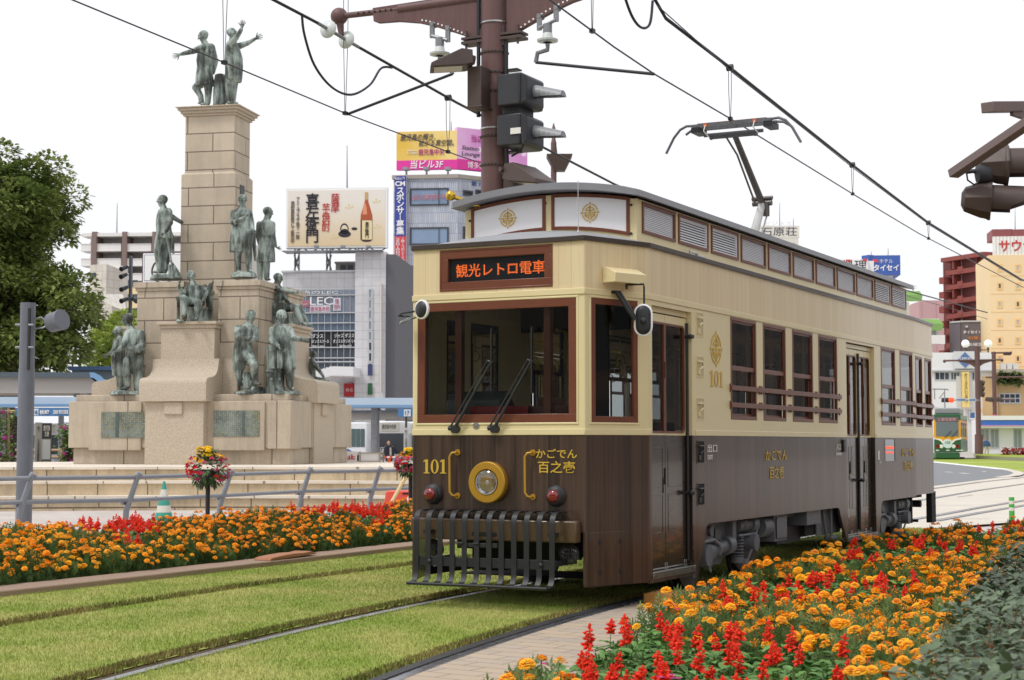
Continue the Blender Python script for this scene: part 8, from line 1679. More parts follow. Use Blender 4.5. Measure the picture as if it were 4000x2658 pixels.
# flower baskets on posts
def basket(label, x, yc, ytop, rpx, D, seed):
 r = random.Random(seed); c = atd(x, yc, D); R_ = rpx * D / FPX; o = thing('flower_stand', label, 'flower basket', (c.x, c.y, 0)); MB().tube([(c.x, c.y, 0), (c.x, c.y, c.z)], .035, 8).build('post', BLACKM, o)
 MB().lathe([(.05, -R_ * .75), (R_ * .55, -R_ * .3), (R_ * .6, 0)], c, (0, 0, 1), 14).build('basket', BLACKM, o)
 m = MB()
 for i in range(520): d = dirv(r.random() * 6.283, r.uniform(-1.2, 1.4)); p = c + V((d.x, d.y, d.z * .85)) * R_ * r.uniform(.6, 1.02); broadleaf(m, r, p, (d + V((0, 0, r.uniform(-.6, .5)))).normalized(), r.uniform(.05, .09), r.uniform(.014, .024), r.choice((0, 0, 0, 1)))
 for i in range(90): q = r.random() * 6.283; p = c + V((math.cos(q), math.sin(q), 0)) * R_ * r.uniform(.0, .45) + UPZ * (R_ * .7 + r.random() * (atd(x, ytop, D).z - c.z - R_ * .75)); broadleaf(m, r, p, dirv(r.random() * 6.3, r.uniform(-.2, .8)), .08, .014, 0)
 m.build('foliage', [leafmat('basket_leaf', rgb(52, 84, 44), rgb(112, 140, 82)), leafmat('purple_leaf', rgb(70, 46, 62), rgb(110, 76, 96))], o)
 for nm, mt, n, lo, hi in (('pink_flowers', leafmat('basket_pink', rgb(206, 40, 96), rgb(244, 130, 170), .5, .2, .2, 40.), 46, -.7, .7), ('red_flowers', leafmat('basket_red', rgb(196, 12, 24), rgb(236, 40, 44), .5, .2, .2, 40.), 26, -.6, .3), ('orange_flowers', MARF, 16, .4, 1.0)):
  f = MB()
  for i in range(n):
   d = dirv(r.random() * 6.283, r.uniform(lo, hi)); p = c + V((d.x, d.y, d.z * .85)) * R_ * 1.03
   for k in range(6): blade_quad(f, p, (d * .4 + dirv(k * 1.05 + i, r.uniform(-.3, .9))).normalized(), d, .045, .02)
  f.build(nm[:-1], mt, o)
 f = MB()
 for i in range(16): q = r.random() * 6.283; p = V((c.x, c.y, atd(x, ytop, D).z)) + V((math.cos(q), math.sin(q), 0)) * R_ * .5 * math.sqrt(r.random()) - UPZ * r.random() * .12; marigold_bloom(f, r, p, V((math.cos(q) * .4, math.sin(q) * .4, 1)).normalized(), .045)
 f.build('yellow_flower', YELF, o); return o
basket('tall stand with a round basket of pink, red and yellow flowers, before the monument steps', 813, 1835, 1750, 78, 25.0, 1)
basket('flower basket stand half hidden behind the front of the retro tram', 1604, 1812, 1752, 56, 27.5, 2)
sk = thing('wooden_stake', 'pale wooden stake leaning beside the tram over the red barrier', 'stake', atd(1522, 1968, 30)); MB().cyl(atd(1518, 1985, 30), atd(1592, 1850, 30.3), .035, n=8).build('pole', M('bare_wood', rgb(216, 190, 140), .7), sk)
D = 30.5; o = thing('red_barrier', 'red plastic barrier block beside the tram, behind the marigolds', 'barrier', atd(1560, 1990, D)); q = lambda x, y, d=0.: atd(x, y, D + d); m = MB(); m.prism([q(x, y) for x, y in ((1496, 2000), (1506, 1922), (1516, 1918), (1640, 1918), (1650, 2000))], FWD * .35); m.build('barrier_body', M('barrier_red', rgb(232, 92, 76), .5), o, bevel=.02)
m = MB(); m.prism([q(x, y, -.01) for x, y in ((1572, 1926), (1598, 1926), (1598, 1932), (1572, 1932))], FWD * .02); m.build('slot', UBLACK, o); m = MB(); m.cyl(q(1602, 1950, -.02), q(1602, 1950, .02), .06, n=16); m.build('white_disc', SIGNW, o)
# boards on kerb and paving, one dropped bloom
RAMPW = M('ramp_brown', rgb(164, 112, 80), .7, var=(12, .12), bump=(50, .4)); c = onZ(1145, 2182, .08); u_ = (onZ(1240, 2170, .08) - onZ(1050, 2192, .08)); L = u_.length; F_ = frame(onZ(1050, 2192, .055), u_, UPZ); m = MB()
P_ = [(0, 0), (.02, .03), (.2, .045), (L * .5, .055), (L - .3, .05), (L - .15, .06), (L, .02)]; m.prism([F_ @ V((x, z, .02)) for x, z in P_], F_.to_3x3() @ V((0, 0, -.22))); tag(m.build('ramp_board', RAMPW, bevel=.008), 'low brown arched ramp board lying on the concrete kerb', 'ramp board')
c = onZ(2515, 2345, .03); F_ = frame(c, V((1, .10, 0)), V((-.1, 1, 0))); m = MB(); m.fbox(F_, (0, 0, -.03), (.62, .42, .055));
for i in range(9):
 for j in range(6): m.fbox(F_, (.03 + .065 * i, .03 + .065 * j, .055), (.06 + .065 * i, .055 + .065 * j, .061), 1)
tag(m.build('step_plate', [M('plate_yellow', rgb(196, 140, 70), .6, var=(10, .15)), M('plate_stud', rgb(206, 160, 100), .5)]), 'studded tan step plate on the paving by the tram door', 'step plate')
f = MB(); p = onZ(595, 2252, .02); marigold_bloom(f, rr_, p, V((0, 0, 1)), .04); tag(f.build('fallen_marigold', MARF), 'single orange marigold bloom dropped on the lawn by the kerb', 'flower')
# ---------------------------------------------------------------- bus terminal behind the monument
CANB = M('canopy_blue', rgb(122, 160, 200), .4, var=(.6, .04)); CANL = M('canopy_pale_blue', rgb(186, 206, 226), .3, var=(.6, .03)); CANG = M('canopy_underside', rgb(176, 172, 168), .6); CAND = M('canopy_dark_blue', rgb(72, 100, 140), .5); SLATE = M('canopy_slate', rgb(84, 96, 106), .5); BUSW = M('bus_white', rgb(228, 230, 234), .3, coat=.3); BUSB = M('bus_blue_sign', rgb(76, 128, 182), .5)
def slab(D, pts, depth, mt, nm, par, D2=None): return MB().prism([atd(x, y, D) for x, y in pts], FWD * depth).build(nm, mt, par)
t = thing('bus_canopy', 'large bus station canopy with a curved slate edge and grey underside', 'canopy', atd(150, 1800, 58))
slab(58, [(-500, 1453), (350, 1455), (352, 1475), (-500, 1474)], 1.0, SLATE, 'edge_beam', t); slab(58.2, [(-500, 1474), (352, 1475), (405, 1520), (400, 1536), (-500, 1536)], 3.5, CANG, 'underside', t)
m = MB(); P0 = [(350, 1455), (368, 1456), (392, 1468), (410, 1485), (424, 1505), (438, 1530)]; P1 = [(352, 1475), (366, 1478), (384, 1492), (398, 1510), (408, 1530), (414, 1540)]
m.rings([[atd(a[0], a[1], 58), atd(c[0], c[1], 58), atd(c[0], c[1], 60), atd(a[0], a[1], 60)] for a, c in zip(P0, P1)]); m.build('curved_end', CANB, t); m = MB().tube([atd(320, 1505, 58.5), atd(345, 1530, 58.5), atd(420, 1560, 58.5)], .09, 8); m.build('bracket', GALV, t)
for x in (120, 300): MB().cyl(atd(x, 1535, 59), V((*atd(x, 1535, 59).xy, 0)), .12, n=10).build('column', GALV, t)
t = thing('bus_canopy', 'dark blue flat canopy roof between the large tree and the monument', 'canopy', atd(380, 1800, 64)); slab(64, [(258, 1432), (700, 1430), (700, 1444), (268, 1447)], 3., CAND, 'roof_slab', t); slab(64.2, [(280, 1447), (700, 1444), (700, 1560), (300, 1560)], .2, M('canopy_shade_wall', rgb(92, 108, 116), .5), 'panel_wall', t)
t = thing('bus_canopy', 'pale blue bus stop roof with a blue sign numbered 16', 'canopy', atd(150, 1800, 52))
slab(52, [(-400, 1551), (294, 1551), (294, 1579), (-400, 1579)], 1.6, CANL, 'roof_slab', t); slab(52, [(-400, 1579), (294, 1579), (294, 1590), (-400, 1592)], 1.4, CANB, 'edge_beam', t)
Pb = Pl(60, 300, 51.6); m = Pb.panel(MB(), 60, 1590, 281, 1626, -.15, 0, 0); Pb.panel(m, 60, 1590, 281, 1594, 0, .01, 1); Pb.panel(m, 127, 1598, 150, 1623, 0, .01, 1); Pb.txt(m, '16', 130, 1601, 148, 1620, .012, 0, bold=.03); Pb.txt(m, '枕崎', 156, 1602, 193, 1619, .01, 1, sp=1.0, bold=.02); Pb.txt(m, '加世田', 208, 1602, 266, 1618, .01, 1, bold=.02); m.build('destination_sign', [BUSB, SIGNW], t)
for x in (14, 240): MB().cyl(atd(x, 1590, 52.6), V((*atd(x, 1590, 52.6).xy, 0)), .09, n=10).build('column', GALV, t)
Pb = Pl(130, 210, 47, 47.2); t = thing('bus_stop_board', 'grey bus stop information board with two stacked panels', 'sign board', Pb.o); m = Pb.panel(MB(), 137, 1651, 163, 1826, -.2, 0); m.build('pillar', M('board_grey', rgb(150, 148, 142), .5), t); m = Pb.panel(MB(), 163, 1653, 202, 1826, -.15, -.03, 0); Pb.panel(m, 165, 1656, 200, 1712, -.03, -.02, 1); Pb.panel(m, 163, 1717, 197, 1795, -.03, -.02, 2); m.build('panel', [M('board_frame', rgb(96, 96, 98), .5), M('board_black', rgb(52, 52, 52), .3), M('board_white', rgb(196, 200, 200), .4)], t)
m = MB(); Pb.txt(m, '東1', 146, 1665, 154, 1688, .005, 0, vertical=True); Pb.txt(m, 'バスのりばは横断禁止', 145, 1715, 153, 1812, .005, 0, vertical=True); Pb.txt(m, '鹿児島\n交通', 170, 1662, 195, 1706, -.018, 1); m.build('lettering', [M('board_ink', rgb(90, 88, 84), .5), WLET], t)
def bus(label, D, x0, x1, y0, y1, dep, front=True, dest='', num=''):
 Pf = Pl(x0, x1, D); t = thing('bus', label, 'bus', Pf.o); u0, u1, v0, v1 = Pf.rect(x0, y0, x1, y1); m = MB().fbox(Pf.F, (u0, .28, -dep), (u1, v1, 0)); m.build('body', BUSW, t, bevel=.06)
 H = v1 - .28; W_ = u1 - u0
 if front:
  m = MB().fbox(Pf.F, (u0 + .06 * W_, .28 + H * .36, .0), (u1 - .06 * W_, .28 + H * .76, .012)); m.build('windscreen', DGLASS, t); m = MB().fbox(Pf.F, (u0 + .12 * W_, .28 + H * .80, 0), (u0 + .78 * W_, .28 + H * .97, .01), 0)
  if dest: m.text(Pf.F, dest, u0 + .42 * W_, .28 + H * .89, h=H * .09, wd=W_ * .5, n=.012, th=.004, m=1)
  m.build('destination_sign', [M('bus_dest', rgb(206, 208, 200), .5), M('bus_dest_ink', rgb(60, 60, 66), .5)], t)
  if num: m = MB().fbox(Pf.F, (u0 + .10 * W_, .28 + H * .38, .014), (u0 + .30 * W_, .28 + H * .49, .02), 0); m.text(Pf.F, num, u0 + .2 * W_, .28 + H * .435, h=H * .08, n=.022, th=.004, m=1); m.build('number_plate', [SIGNW, BLACKM], t)
  m = MB()
  for s_ in (0, 1): m.tube([Pf.F @ V((u0 + W_ * (.25 + .45 * s_), .28 + H * .38, .03)), Pf.F @ V((u0 + W_ * (.40 + .14 * s_), .28 + H * .50, .03))], .02, 5)
  m.build('wiper', BLACKM, t)
  for s_ in (.12, .88): MB().fbox(Pf.F, (u0 + W_ * s_ - .18, .28 + H * .13, 0), (u0 + W_ * s_ + .18, .28 + H * .20, .02)).build('headlight', M('lamp_clear', rgb(160, 166, 172), .2), t, bevel=.01)
  MB().fbox(Pf.F, (u0, .28 + H * .02, 0), (u1, .28 + H * .10, .03)).build('bumper', M('bumper_grey', rgb(150, 152, 156), .5), t); MB().fbox(Pf.F, (u0 + .02, .28 + H * .26, 0), (u1 - .02, .28 + H * .30, .008)).build('trim_strip', M('bus_trim', rgb(120, 150, 200), .5), t)
 else:
  for k in range(6): MB().fbox(Pf.F, (u0 + W_ * (.02 + .155 * k), .28 + H * .48, .0), (u0 + W_ * (.165 + .155 * k), .28 + H * .86, .012)).build('window', M('bus_glass', rgb(84, 104, 106), .12, spec=.8), t)
  MB().fbox(Pf.F, (u0, .28 + H * .10, 0), (u1, .28 + H * .22, .01)).build('advert_panel', M('bus_advert', rgb(60, 66, 80), .5), t)
  m = MB().text(Pf.F, 'ヒューモーマンション', u0 + W_ * .70, .28 + H * .34, h=H * .08, wd=W_ * .42, n=.005, th=.004); m.build('lettering', M('bus_ink', rgb(40, 60, 110), .5), t); m = MB().lathe([(.001, 0), (.34, 0), (.34, .02)], Pf.F @ V((u0 + W_ * .28, .28 + H * .27, .004)), Pf.n, 24); m.build('round_sticker', M('sticker_blue', rgb(70, 110, 170), .5), t)
 for k in (.15, .85):
  c = Pf.F @ V((u0 + W_ * k, .46, -.1 if not front else -.6)); MB().lathe([(.2, -.12), (.46, -.12), (.46, .12), (.2, .13)], c, Pf.n if not front else Pf.u, 20).build('wheel', RUB, t, smooth=40)
 return t
bus('white bus seen from the front with number 77 in its windscreen', 60, 1474, 1583, 1645, 1792, 9, True, '鹿児島中央駅', '77')
bus('white bus seen from the side with a round blue sticker, beside the monument base', 66, 1318, 1432, 1650, 1772, 2.4, False); bus('white bus partly hidden behind the first white bus', 64, 1578, 1680, 1648, 1790, 9, True); bus('white bus behind the bus stop information board', 62, 124, 240, 1655, 1775, 9, True); bus('white bus far back, between bus stop board and monument', 70, 226, 300, 1650, 1760, 9, True)
t = thing('bus_canopy', 'long pale blue canopy on grey columns, between monument and tram', 'canopy', atd(1470, 1800, 54)); slab(54, [(1300, 1555), (1900, 1555), (1900, 1582), (1300, 1582)], 2., CANL, 'roof_slab', t); slab(54, [(1300, 1582), (1900, 1582), (1900, 1594), (1300, 1592)], 1.5, CANB, 'edge_beam', t); slab(56.5, [(1340, 1604), (1900, 1600), (1900, 1612), (1340, 1612)], .5, SLATE, 'rear_beam', t); slab(56.6, [(1340, 1612), (1900, 1610), (1900, 1637), (1340, 1636)], 3., CANG, 'underside', t)
for x in (1466, 1700): m = MB().cyl(atd(x, 1590, 54.6), V((*atd(x, 1590, 54.6).xy, 0)), .14, n=12); m.tube([atd(x, 1625, 54.6), atd(x + 22, 1600, 54.6)], .06, 8); m.build('column', GALV, t, smooth=40)
Pb = Pl(1550, 1640, 50); t = thing('bus_stop_sign', 'blue bus stop sign numbered 17 on a grey post', 'sign', Pb.o); m = Pb.panel(MB(), 1555, 1598, 1640, 1629, -.2, 0, 0); Pb.panel(m, 1578, 1601, 1604, 1627, 0, .02, 1); Pb.txt(m, '17', 1582, 1605, 1600, 1623, .022, 0, bold=.02); m.build('sign_panel', [BUSB, SIGNW], t); m = Pb.panel(MB(), 1577, 1672, 1594, 1800, -.2, 0, 0); Pb.txt(m, '東17', 1582, 1680, 1589, 1702, .01, 1, vertical=True); Pb.txt(m, 'バスのりばは横断禁止', 1582, 1710, 1590, 1790, .01, 1, vertical=True); Pb.panel(m, 1582, 1629, 1590, 1672, -.15, -.05, 2); m.build('post', [M('post_grey', rgb(186, 188, 188), .5), M('board_ink', rgb(90, 88, 84), .5), DFR], t)
Pb = Pl(1200, 1400, 44.5); t = thing('warning_sign', 'white board with red characters at the corner of the monument base', 'sign', Pb.o); m = Pb.panel(MB(), 1255, 1764, 1394, 1809, -.05, 0, 0); Pb.txt(m, '横断禁止', 1265, 1776, 1388, 1796, .004, 1, bold=.03); m.build('board', [SIGNW, M('warning_red', rgb(206, 36, 40), .5)], t)
t = thing('white_barrier', 'white panelled barrier on a brown frame beside the red lettered board', 'barrier', Pb.F @ V((Pb.W, 0, 0))); m = Pb.panel(MB(), 1402, 1772, 1482, 1803, -.04, 0, 0); Pb.panel(m, 1396, 1768, 1490, 1772, -.06, .02, 1); Pb.panel(m, 1396, 1801, 1490, 1805, -.06, .02, 1)
for x in (1404, 1480): Pb.panel(m, x, 1765, x + 6, 1812, -.06, .03, 1)
m.build('panel', [SIGNW, M('frame_tan', rgb(176, 164, 146), .6)], t)
Pb = Pl(1480, 1580, 44); t = thing('construction_barrier', 'orange and white barred barrier in front of the standing woman', 'barrier', Pb.o); m = MB()
for k in range(6): Pb.panel(m, 1500 + 11 * k, 1783, 1511 + 11 * k, 1790, -.03, 0, k % 2)
for x in (1512, 1520, 1556): Pb.panel(m, x, 1782, x + 7, 1812, -.06, -.03, 0)
Pb.panel(m, 1494, 1768, 1500, 1815, -.06, 0, 2); m.build('bar', [M('barrier_orange', rgb(226, 92, 52), .5), SIGNW, M('post_tan', rgb(140, 124, 96), .6)], t)
# ---------------------------------------------------------------- people
class FigC(Fig):
 def __init__(s, D, conv, sc): Fig.__init__(s, 0, conv, sc, (RGT, FWD)); s.D = D
 def P(s, u, v, d=0.): return atd(*s.conv(u, v), s.D + d)
 def r(s, q): return q / s.sc * s.D / FPX
 def part(s, nm, mt, par, vox=.018):
  o = s.mb.build(nm, mt, par); md = o.modifiers.new('union', 'REMESH'); md.mode = 'VOXEL'; md.voxel_size = vox; md.use_smooth_shade = True; return o
SKIN = M('skin', rgb(206, 158, 130), .55); HAIRM = M('dark_hair', rgb(32, 26, 24), .6); NAVY = M('navy_cloth', rgb(36, 40, 58), .8, var=(9, .15)); KHAKI = M('khaki_cloth', rgb(200, 188, 160), .8, var=(9, .1)); BLUEC = M('blue_cloth', rgb(70, 96, 140), .8, var=(9, .12)); DARKC = M('dark_cloth', rgb(40, 38, 42), .8); STRIPE = plankmat('striped_top', rgb(206, 200, 188), rgb(216, 210, 198), rgb(110, 100, 90), .05, .8, 0, .4)
kp = lambda u, v: (1000 + u / 2.412, 1400 + v / 2.412)
def person(label, D, conv, sc, hd, face, body, legs, arms, mats, base):
 f = FigC(D, conv, sc); b0 = f.P(*base); o = thing('person', label, 'person', b0); f.head(*hd[:3], face, 5, hair=False).cap((hd[0], hd[1] + hd[2] * .6, hd[2] * .45), (hd[0], hd[1] + hd[2] * 1.5, hd[2] * .5))
 for a in arms: q = a[-1]; f.cap(q, (q[0] + 2, q[1] + q[2] * 1.6, q[2] * .8))
 for l in legs: q = l[-1]; f.cap((q[0], q[1] - q[2], q[2] * .7), (q[0] + q[2] * .3, q[1] + q[2] * .6, q[2] * .8))
 f.cap((body[1][1] + 3, body[1][0], 6), (body[1][2] - 3, body[1][0], 6)); f.cap(((body[0][1] + body[0][2]) / 2, hd[1] + hd[2], hd[2] * .5), (legs[0][0][0], legs[0][0][1], hd[2] * .6)); f.part('figure', SKIN, o)
 h = FigC(D, conv, sc); c = h.P(hd[0], hd[1] - hd[2] * .25, .02); h.mb.ball(c, h.r(hd[2] * 1.06), 14, 9, 0, (1, 1, .95)); h.part('hair', HAIRM, o)
 j = FigC(D, conv, sc); j.loft(body);
 for a in arms: j.cap(*a[:-1], (a[-1][0], a[-1][1] - a[-1][2] * .3, a[-1][2] * 1.15))
 j.part('jacket', mats[0], o); l_ = FigC(D, conv, sc)
 for l in legs: l_.cap(*l)
 l_.part('trousers', mats[1], o); return o
person('woman in a dark jacket over a striped top, standing before the white bus', 46, kp, 2.412, (1248, 797, 18), 20, [(818, 1240, 1258, .8), (832, 1214, 1288, .55), (870, 1210, 1294, .55), (930, 1216, 1290, .6), (950, 1222, 1286, .6)], [[(1238, 930, 17), (1232, 980, 13), (1232, 1030, 10)], [(1268, 930, 17), (1274, 980, 13), (1276, 1030, 10)]], [[(1218, 842, 11), (1212, 890, 10), (1222, 930, 8)], [(1286, 842, 11), (1298, 890, 10), (1292, 925, 8)]], (NAVY, DARKC), (1255, 1035))
f = FigC(45.75, kp, 2.412); f.loft([(838, 1256, 1276, .3), (880, 1256, 1282, .3), (922, 1258, 1286, .3)]); q = [o for o in COL.objects if o.name.startswith('person')][-1]; f.part('striped_top', STRIPE, q)
kq = lambda u, v: (3560 + u / 2.6136, 1450 + v / 2.6136)
# ---------------------------------------------------------------- far right: second tram, lamp posts, vans
FARP = M('far_paving', rgb(176, 170, 164), .85, var=(.3, .06)); m = MB(); a, c, d, e = atd(3560, 1782, 150), atd(4300, 1782, 150), atd(4400, 1750, 200), atd(3500, 1750, 200); a.z = c.z = -.02; d.z = e.z = .72; m.quad(a, c, d, e); tag(m.build('pavement', FARP), kind='structure')
D = 140.; Pt = Pl(3640, 3755, D, D); t = thing('tram', 'distant green and yellow tram with a round white emblem, facing the camera', 'tram', atd(3700, 1793, D)); ZG = atd(3700, 1794, D).z
TGR = M('tram_green', rgb(48, 98, 66), .4, coat=.2); TYE = M('tram_yellow', rgb(236, 166, 34), .4, coat=.2)
W2 = 2.5; x0 = Pt.uv(3645, 1700)[0]; Fh = frame(Pt.F @ V((x0, 0, 0)), Pt.u, UPZ); hz = lambda y: Pt.uv(3700, y)[1]
kt = lambda u, v: kq(u, v); X = lambda u, v=600: Pt.uv(*kq(u, v))[0]; Z = lambda v: Pt.uv(*kq(360, v))[1]
def tb(nm, u0, v0, u1, v1, n0, n1, mt, bev=0., dep=None): return MB().fbox(Pt.F, (X(u0), Z(v1), n0), (X(u1), Z(v0), n1)).build(nm, mt, t, bevel=bev)
LEN = 11.; side = Pt.u * .0
def tbody(nm, v0, v1, mt, n=0.): # body ring: front plus the receding right side (turned a little to the right)
 a0, a1 = Pt.F @ V((X(228), 0, n)), Pt.F @ V((X(505), 0, n)); e1 = a1 + FWD * LEN + RGT * 3.6; e0 = a0 + FWD * LEN + RGT * 3.6; z0, z1 = Z(v1), Z(v0)
 return MB().prism([(p.x, p.y, z0) for p in (a0, a1, e1, e0)], (0, 0, z1 - z0)).build(nm, mt, t, bevel=.06)
tbody('lower_body', 700, 830, TGR); tbody('upper_body', 500, 699, TYE); tbody('roof', 440, 500, TGR)
m = MB(); a0, a1 = Pt.F @ V((X(255), 0, -.5)), Pt.F @ V((X(510), 0, -.5)); m.prism([(p.x, p.y, Z(438)) for p in (a0, a1, a1 + FWD * 6 + RGT * 2, a0 + FWD * 6 + RGT * 2)], (0, 0, Z(375) - Z(438))); m.build('roof_unit', ROOFG, t, bevel=.1)
tb('windscreen', 252, 520, 480, 668, .0, .03, M('far_glass', rgb(120, 130, 140), .1, spec=.9)); m = MB().fbox(Pt.F, (X(246), Z(518), 0), (X(484), Z(470), .03)); m.build('destination_sign', M('dest_grey', rgb(110, 100, 110), .3), t); m = MB().text(Pt.F, '2 鹿児島駅', (X(270) + X(460)) / 2, (Z(512) + Z(476)) / 2, h=(Z(478) - Z(510)), wd=X(460) - X(276), n=.035, th=.01); m.build('lettering', M('dest_pink', rgb(230, 170, 180), .5), t)
m = MB().prism([Pt.F @ V((X(u), Z(v), .0)) for u, v in ((228, 670), (505, 670), (505, 700), (440, 706), (400, 740), (330, 740), (300, 706), (228, 694))], Pt.n * .02); m.build('yellow_panel', TYE, t); m = MB(); m.prism([Pt.F @ V((X(u), Z(v), .025)) for u, v in ((228, 672), (246, 690), (300, 694), (330, 730), (400, 730), (440, 694), (490, 686), (505, 676), (505, 698), (450, 708), (410, 745), (320, 745), (290, 712), (228, 692))], Pt.n * .02); m.build('white_band', SIGNW, t)
m = MB().lathe([(.001, .05), (.40, .05), (.40, 0)], Pt.F @ V((X(367), Z(742), .02)), Pt.n, 28); eo = m.build('emblem', M('emblem_pale', rgb(214, 232, 236), .5), t); m = MB().text(Pt.F, '100', X(367), Z(730), h=.2, wd=.42, n=.08, th=.01); m.build('emblem_lettering', TGR, eo)
for u, mt in ((268, REDL), (304, WHITEP), (428, WHITEP), (466, REDL)): MB().lathe([(.001, .06), (.16, .05), (.17, 0)], Pt.F @ V((X(u), Z(770), 0)), Pt.n, 14).build('lamp', mt, t, smooth=40)
for u in (262, 368, 470, 508): MB().fbox(Pt.F, (X(u) - .14, Z(815), 0), (X(u) + .14, Z(805), .04)).build('marker', WHITEP, t)
m = MB().fbox(Pt.F, (X(244), Z(896), -1.0), (X(496), Z(832), -.05)); m.build('skirt', TGR, t, bevel=.08); m = MB().fbox(Pt.F, (X(250), ZG, -10), (X(580), Z(880), -1.2)); m.build('underframe', UBLACK, t)
a1 = Pt.F @ V((X(505), 0, 0)); sd_ = (FWD * LEN + RGT * 3.6).normalized(); Fs = frame(a1, sd_, UPZ)
for k in range(3): MB().fbox(Fs, (.7 + 3.2 * k, Z(670), .005), (2.6 + 3.2 * k, Z(525), .03)).build('side_window', M('far_glass_dark', rgb(66, 72, 74), .15, spec=.8), t)
m = MB()
for u0, v0, u1, v1 in ((338, 678, 402, 612), (402, 678, 470, 606)): m.tube([Pt.F @ V((X(u0), Z(v0), .06)), Pt.F @ V((X(u1), Z(v1), .06))], .035, 5)
m.build('wiper', BLACKM, t); m = MB()
for (u0, v0, u1, v1) in ((335, 280, 335, 175), (440, 375, 440, 172), (288, 190, 320, 172), (320, 172, 470, 175), (470, 175, 480, 185), (380, 270, 440, 200)): m.tube([Pt.F @ V((X(u0), Z(v0), -3)), Pt.F @ V((X(u1), Z(v1), -3))], .05, 5)
m.build('pantograph', GALV, t)
def gpole(label, D, x, yb, yt, r, nm='lamp_post', zb=0.):
 b = atd(x, yb, D); t = thing(nm, label, 'lamp post', b); zt_ = atd(x, yt, D).z; MB().tube([(b.x, b.y, b.z - .3), (b.x, b.y, zt_)], r, 12).build('pole_shaft', POLEB, t, smooth=40); return t, b, zt_
D = 165.; t, b, zt_ = gpole('brown lamp post with two white globe lamps and curved tram wire brackets', D, 3824, 1778, 1358, .27); g = lambda x, y, d=0.: atd(x, y, D + d); k8 = lambda u, v: g(3560 + u / 3.92, 1100 + v / 3.92)
m = MB().cyl(g(3824, 1778), g(3824, 1698), .42, n=12); m.build('pole_base', POLEB, t, smooth=40)
for u in (828, 1176): MB().ball(k8(u, 955), .40, 18, 12).build('globe_lamp', M('globe_white', rgb(244, 244, 242), .3, emit=((1, 1, 1), .25)), t, smooth=60); MB().tube([k8(u, 1012), k8(u, 1045 if u < 900 else 1090)], [.13, .06], 8).build('lamp_neck', POLEB, t)
m = MB(); m.tube([k8(828, 1050), k8(1178, 1048)], .05, 8); m.tube([k8(508, 1215), k8(1385, 1200)], .09, 8); m.build('cross_arm', POLEB, t)
for P_ in ([(660, 1215), (985, 1215), (985, 1320), (900, 1270), (800, 1240)], [(1340, 1208), (1035, 1215), (1035, 1310), (1110, 1262), (1200, 1232)]): m = MB(); m.prism([k8(*q) for q in P_], FWD * .12); m.build('bracket_arm', POLEB, t)
for u, v in ((508, 1222), (1385, 1206)): MB().ball(k8(u, v), .17, 12, 8).build('arm_ball', POLEB, t)
sgn = thing('traffic_signal', 'brown three lamp traffic signal on the globe lamp post, seen from the side', 'traffic signal', g(3836, 1520)); m = MB()
for v in (120, 178, 236): q = kq(712, v); m.cyl(g(*q), g(q[0] + 12, q[1] + 3), .28, .26, 10)
q0, q1 = kq(700, 95), kq(712, 262); a, c = g(q0[0], q1[1]), g(q1[0], q0[1]); m.box((a.x - .15, a.y - .2, a.z), (c.x + .1, c.y + .2, c.z)); m.build('housing', POLED, sgn)
ys_ = thing('yellow_ribbon', 'yellow cloth hanging on the globe lamp post', 'cloth', g(3828, 1610)); m = MB().tube([g(3825, 1563), g(3826, 1590), g(3830, 1612)], [.1, .12, .2], 8); m.build('cloth', TYE, ys_)
D = 158.; hs = thing('tram_signal', 'horizontal signal with a lit red lamp, above the distant tram', 'traffic signal', atd(3700, 1564, D)); q = lambda u, v, d=0.: atd(*kq(u, v), D + d); m = MB().cyl(q(310, 297), q(430, 297), .22, n=12); m.build('housing', BLACKM, hs, smooth=40); m = MB().ball(q(408, 297, -.3), .26, 16, 10, 0, (1, .6, 1)); m.build('red_lamp', M('lit_red', rgb(255, 60, 30), .4, emit=(rgb(255, 70, 30), 1.6)), hs, smooth=60); m = MB().cyl(q(440, 297), q(700, 300), .07, n=6); m.build('arm', GALV, hs)
for u0, u1, nm in ((455, 562, '中央駅前'), (585, 662, '加治屋')): m = MB(); Pq = Pl(kq(u0, 0)[0], kq(u1, 0)[0], D - .3); Pq.panel(m, kq(u0, 0)[0], kq(0, 278)[1], kq(u1, 0)[0], kq(0, 312)[1], -.05, 0, 0); Pq.txt(m, nm, kq(u0 + 8, 0)[0], kq(0, 284)[1], kq(u1 - 8, 0)[0], kq(0, 304)[1], .01, 1); m.build('street_sign', [M('street_sign_pale', rgb(196, 210, 228), .5), M('street_sign_blue', rgb(80, 116, 176), .5)], hs)
D = 172.; t, b, zt_ = gpole('slimmer brown pole with floodlights and two round blue road signs', D, 3889, 1782, 1375, .22, 'sign_pole'); g = lambda x, y, d=0.: atd(x, y, D + d); m = MB()
for (x0, y0, x1, y1) in ((3850, 1475, 4040, 1472), (3872, 1380, 3945, 1378), (3850, 1562, 3960, 1562)): m.tube([g(x0, y0), g(x1, y1)], .09, 8)
m.build('cross_arm', POLEB, t)
for y in (1632, 1667): m = MB().lathe([(.001, .08), (.28, .08), (.28, 0)], g(3884, y, -.5), -FWD, 20, 0); m.lathe([(.28, .02), (.28, .1), (.36, .1), (.36, 0)], g(3884, y, -.5), -FWD, 20, 1); m.build('road_sign', [M('road_sign_blue', rgb(110, 150, 206), .5), M('road_sign_red', rgb(206, 60, 60), .5)], t)
for x in (3864, 3898): m = MB().cyl(g(x - 14, 1560), g(x + 14, 1562), .22, .28, 10); m.build('signal_head', POLED, t)
m = MB(); m.prism([g(x, y) for x, y in ((3920, 1376), (3955, 1374), (3950, 1388), (3926, 1388))], FWD * .5); m.build('floodlight', POLED, t)
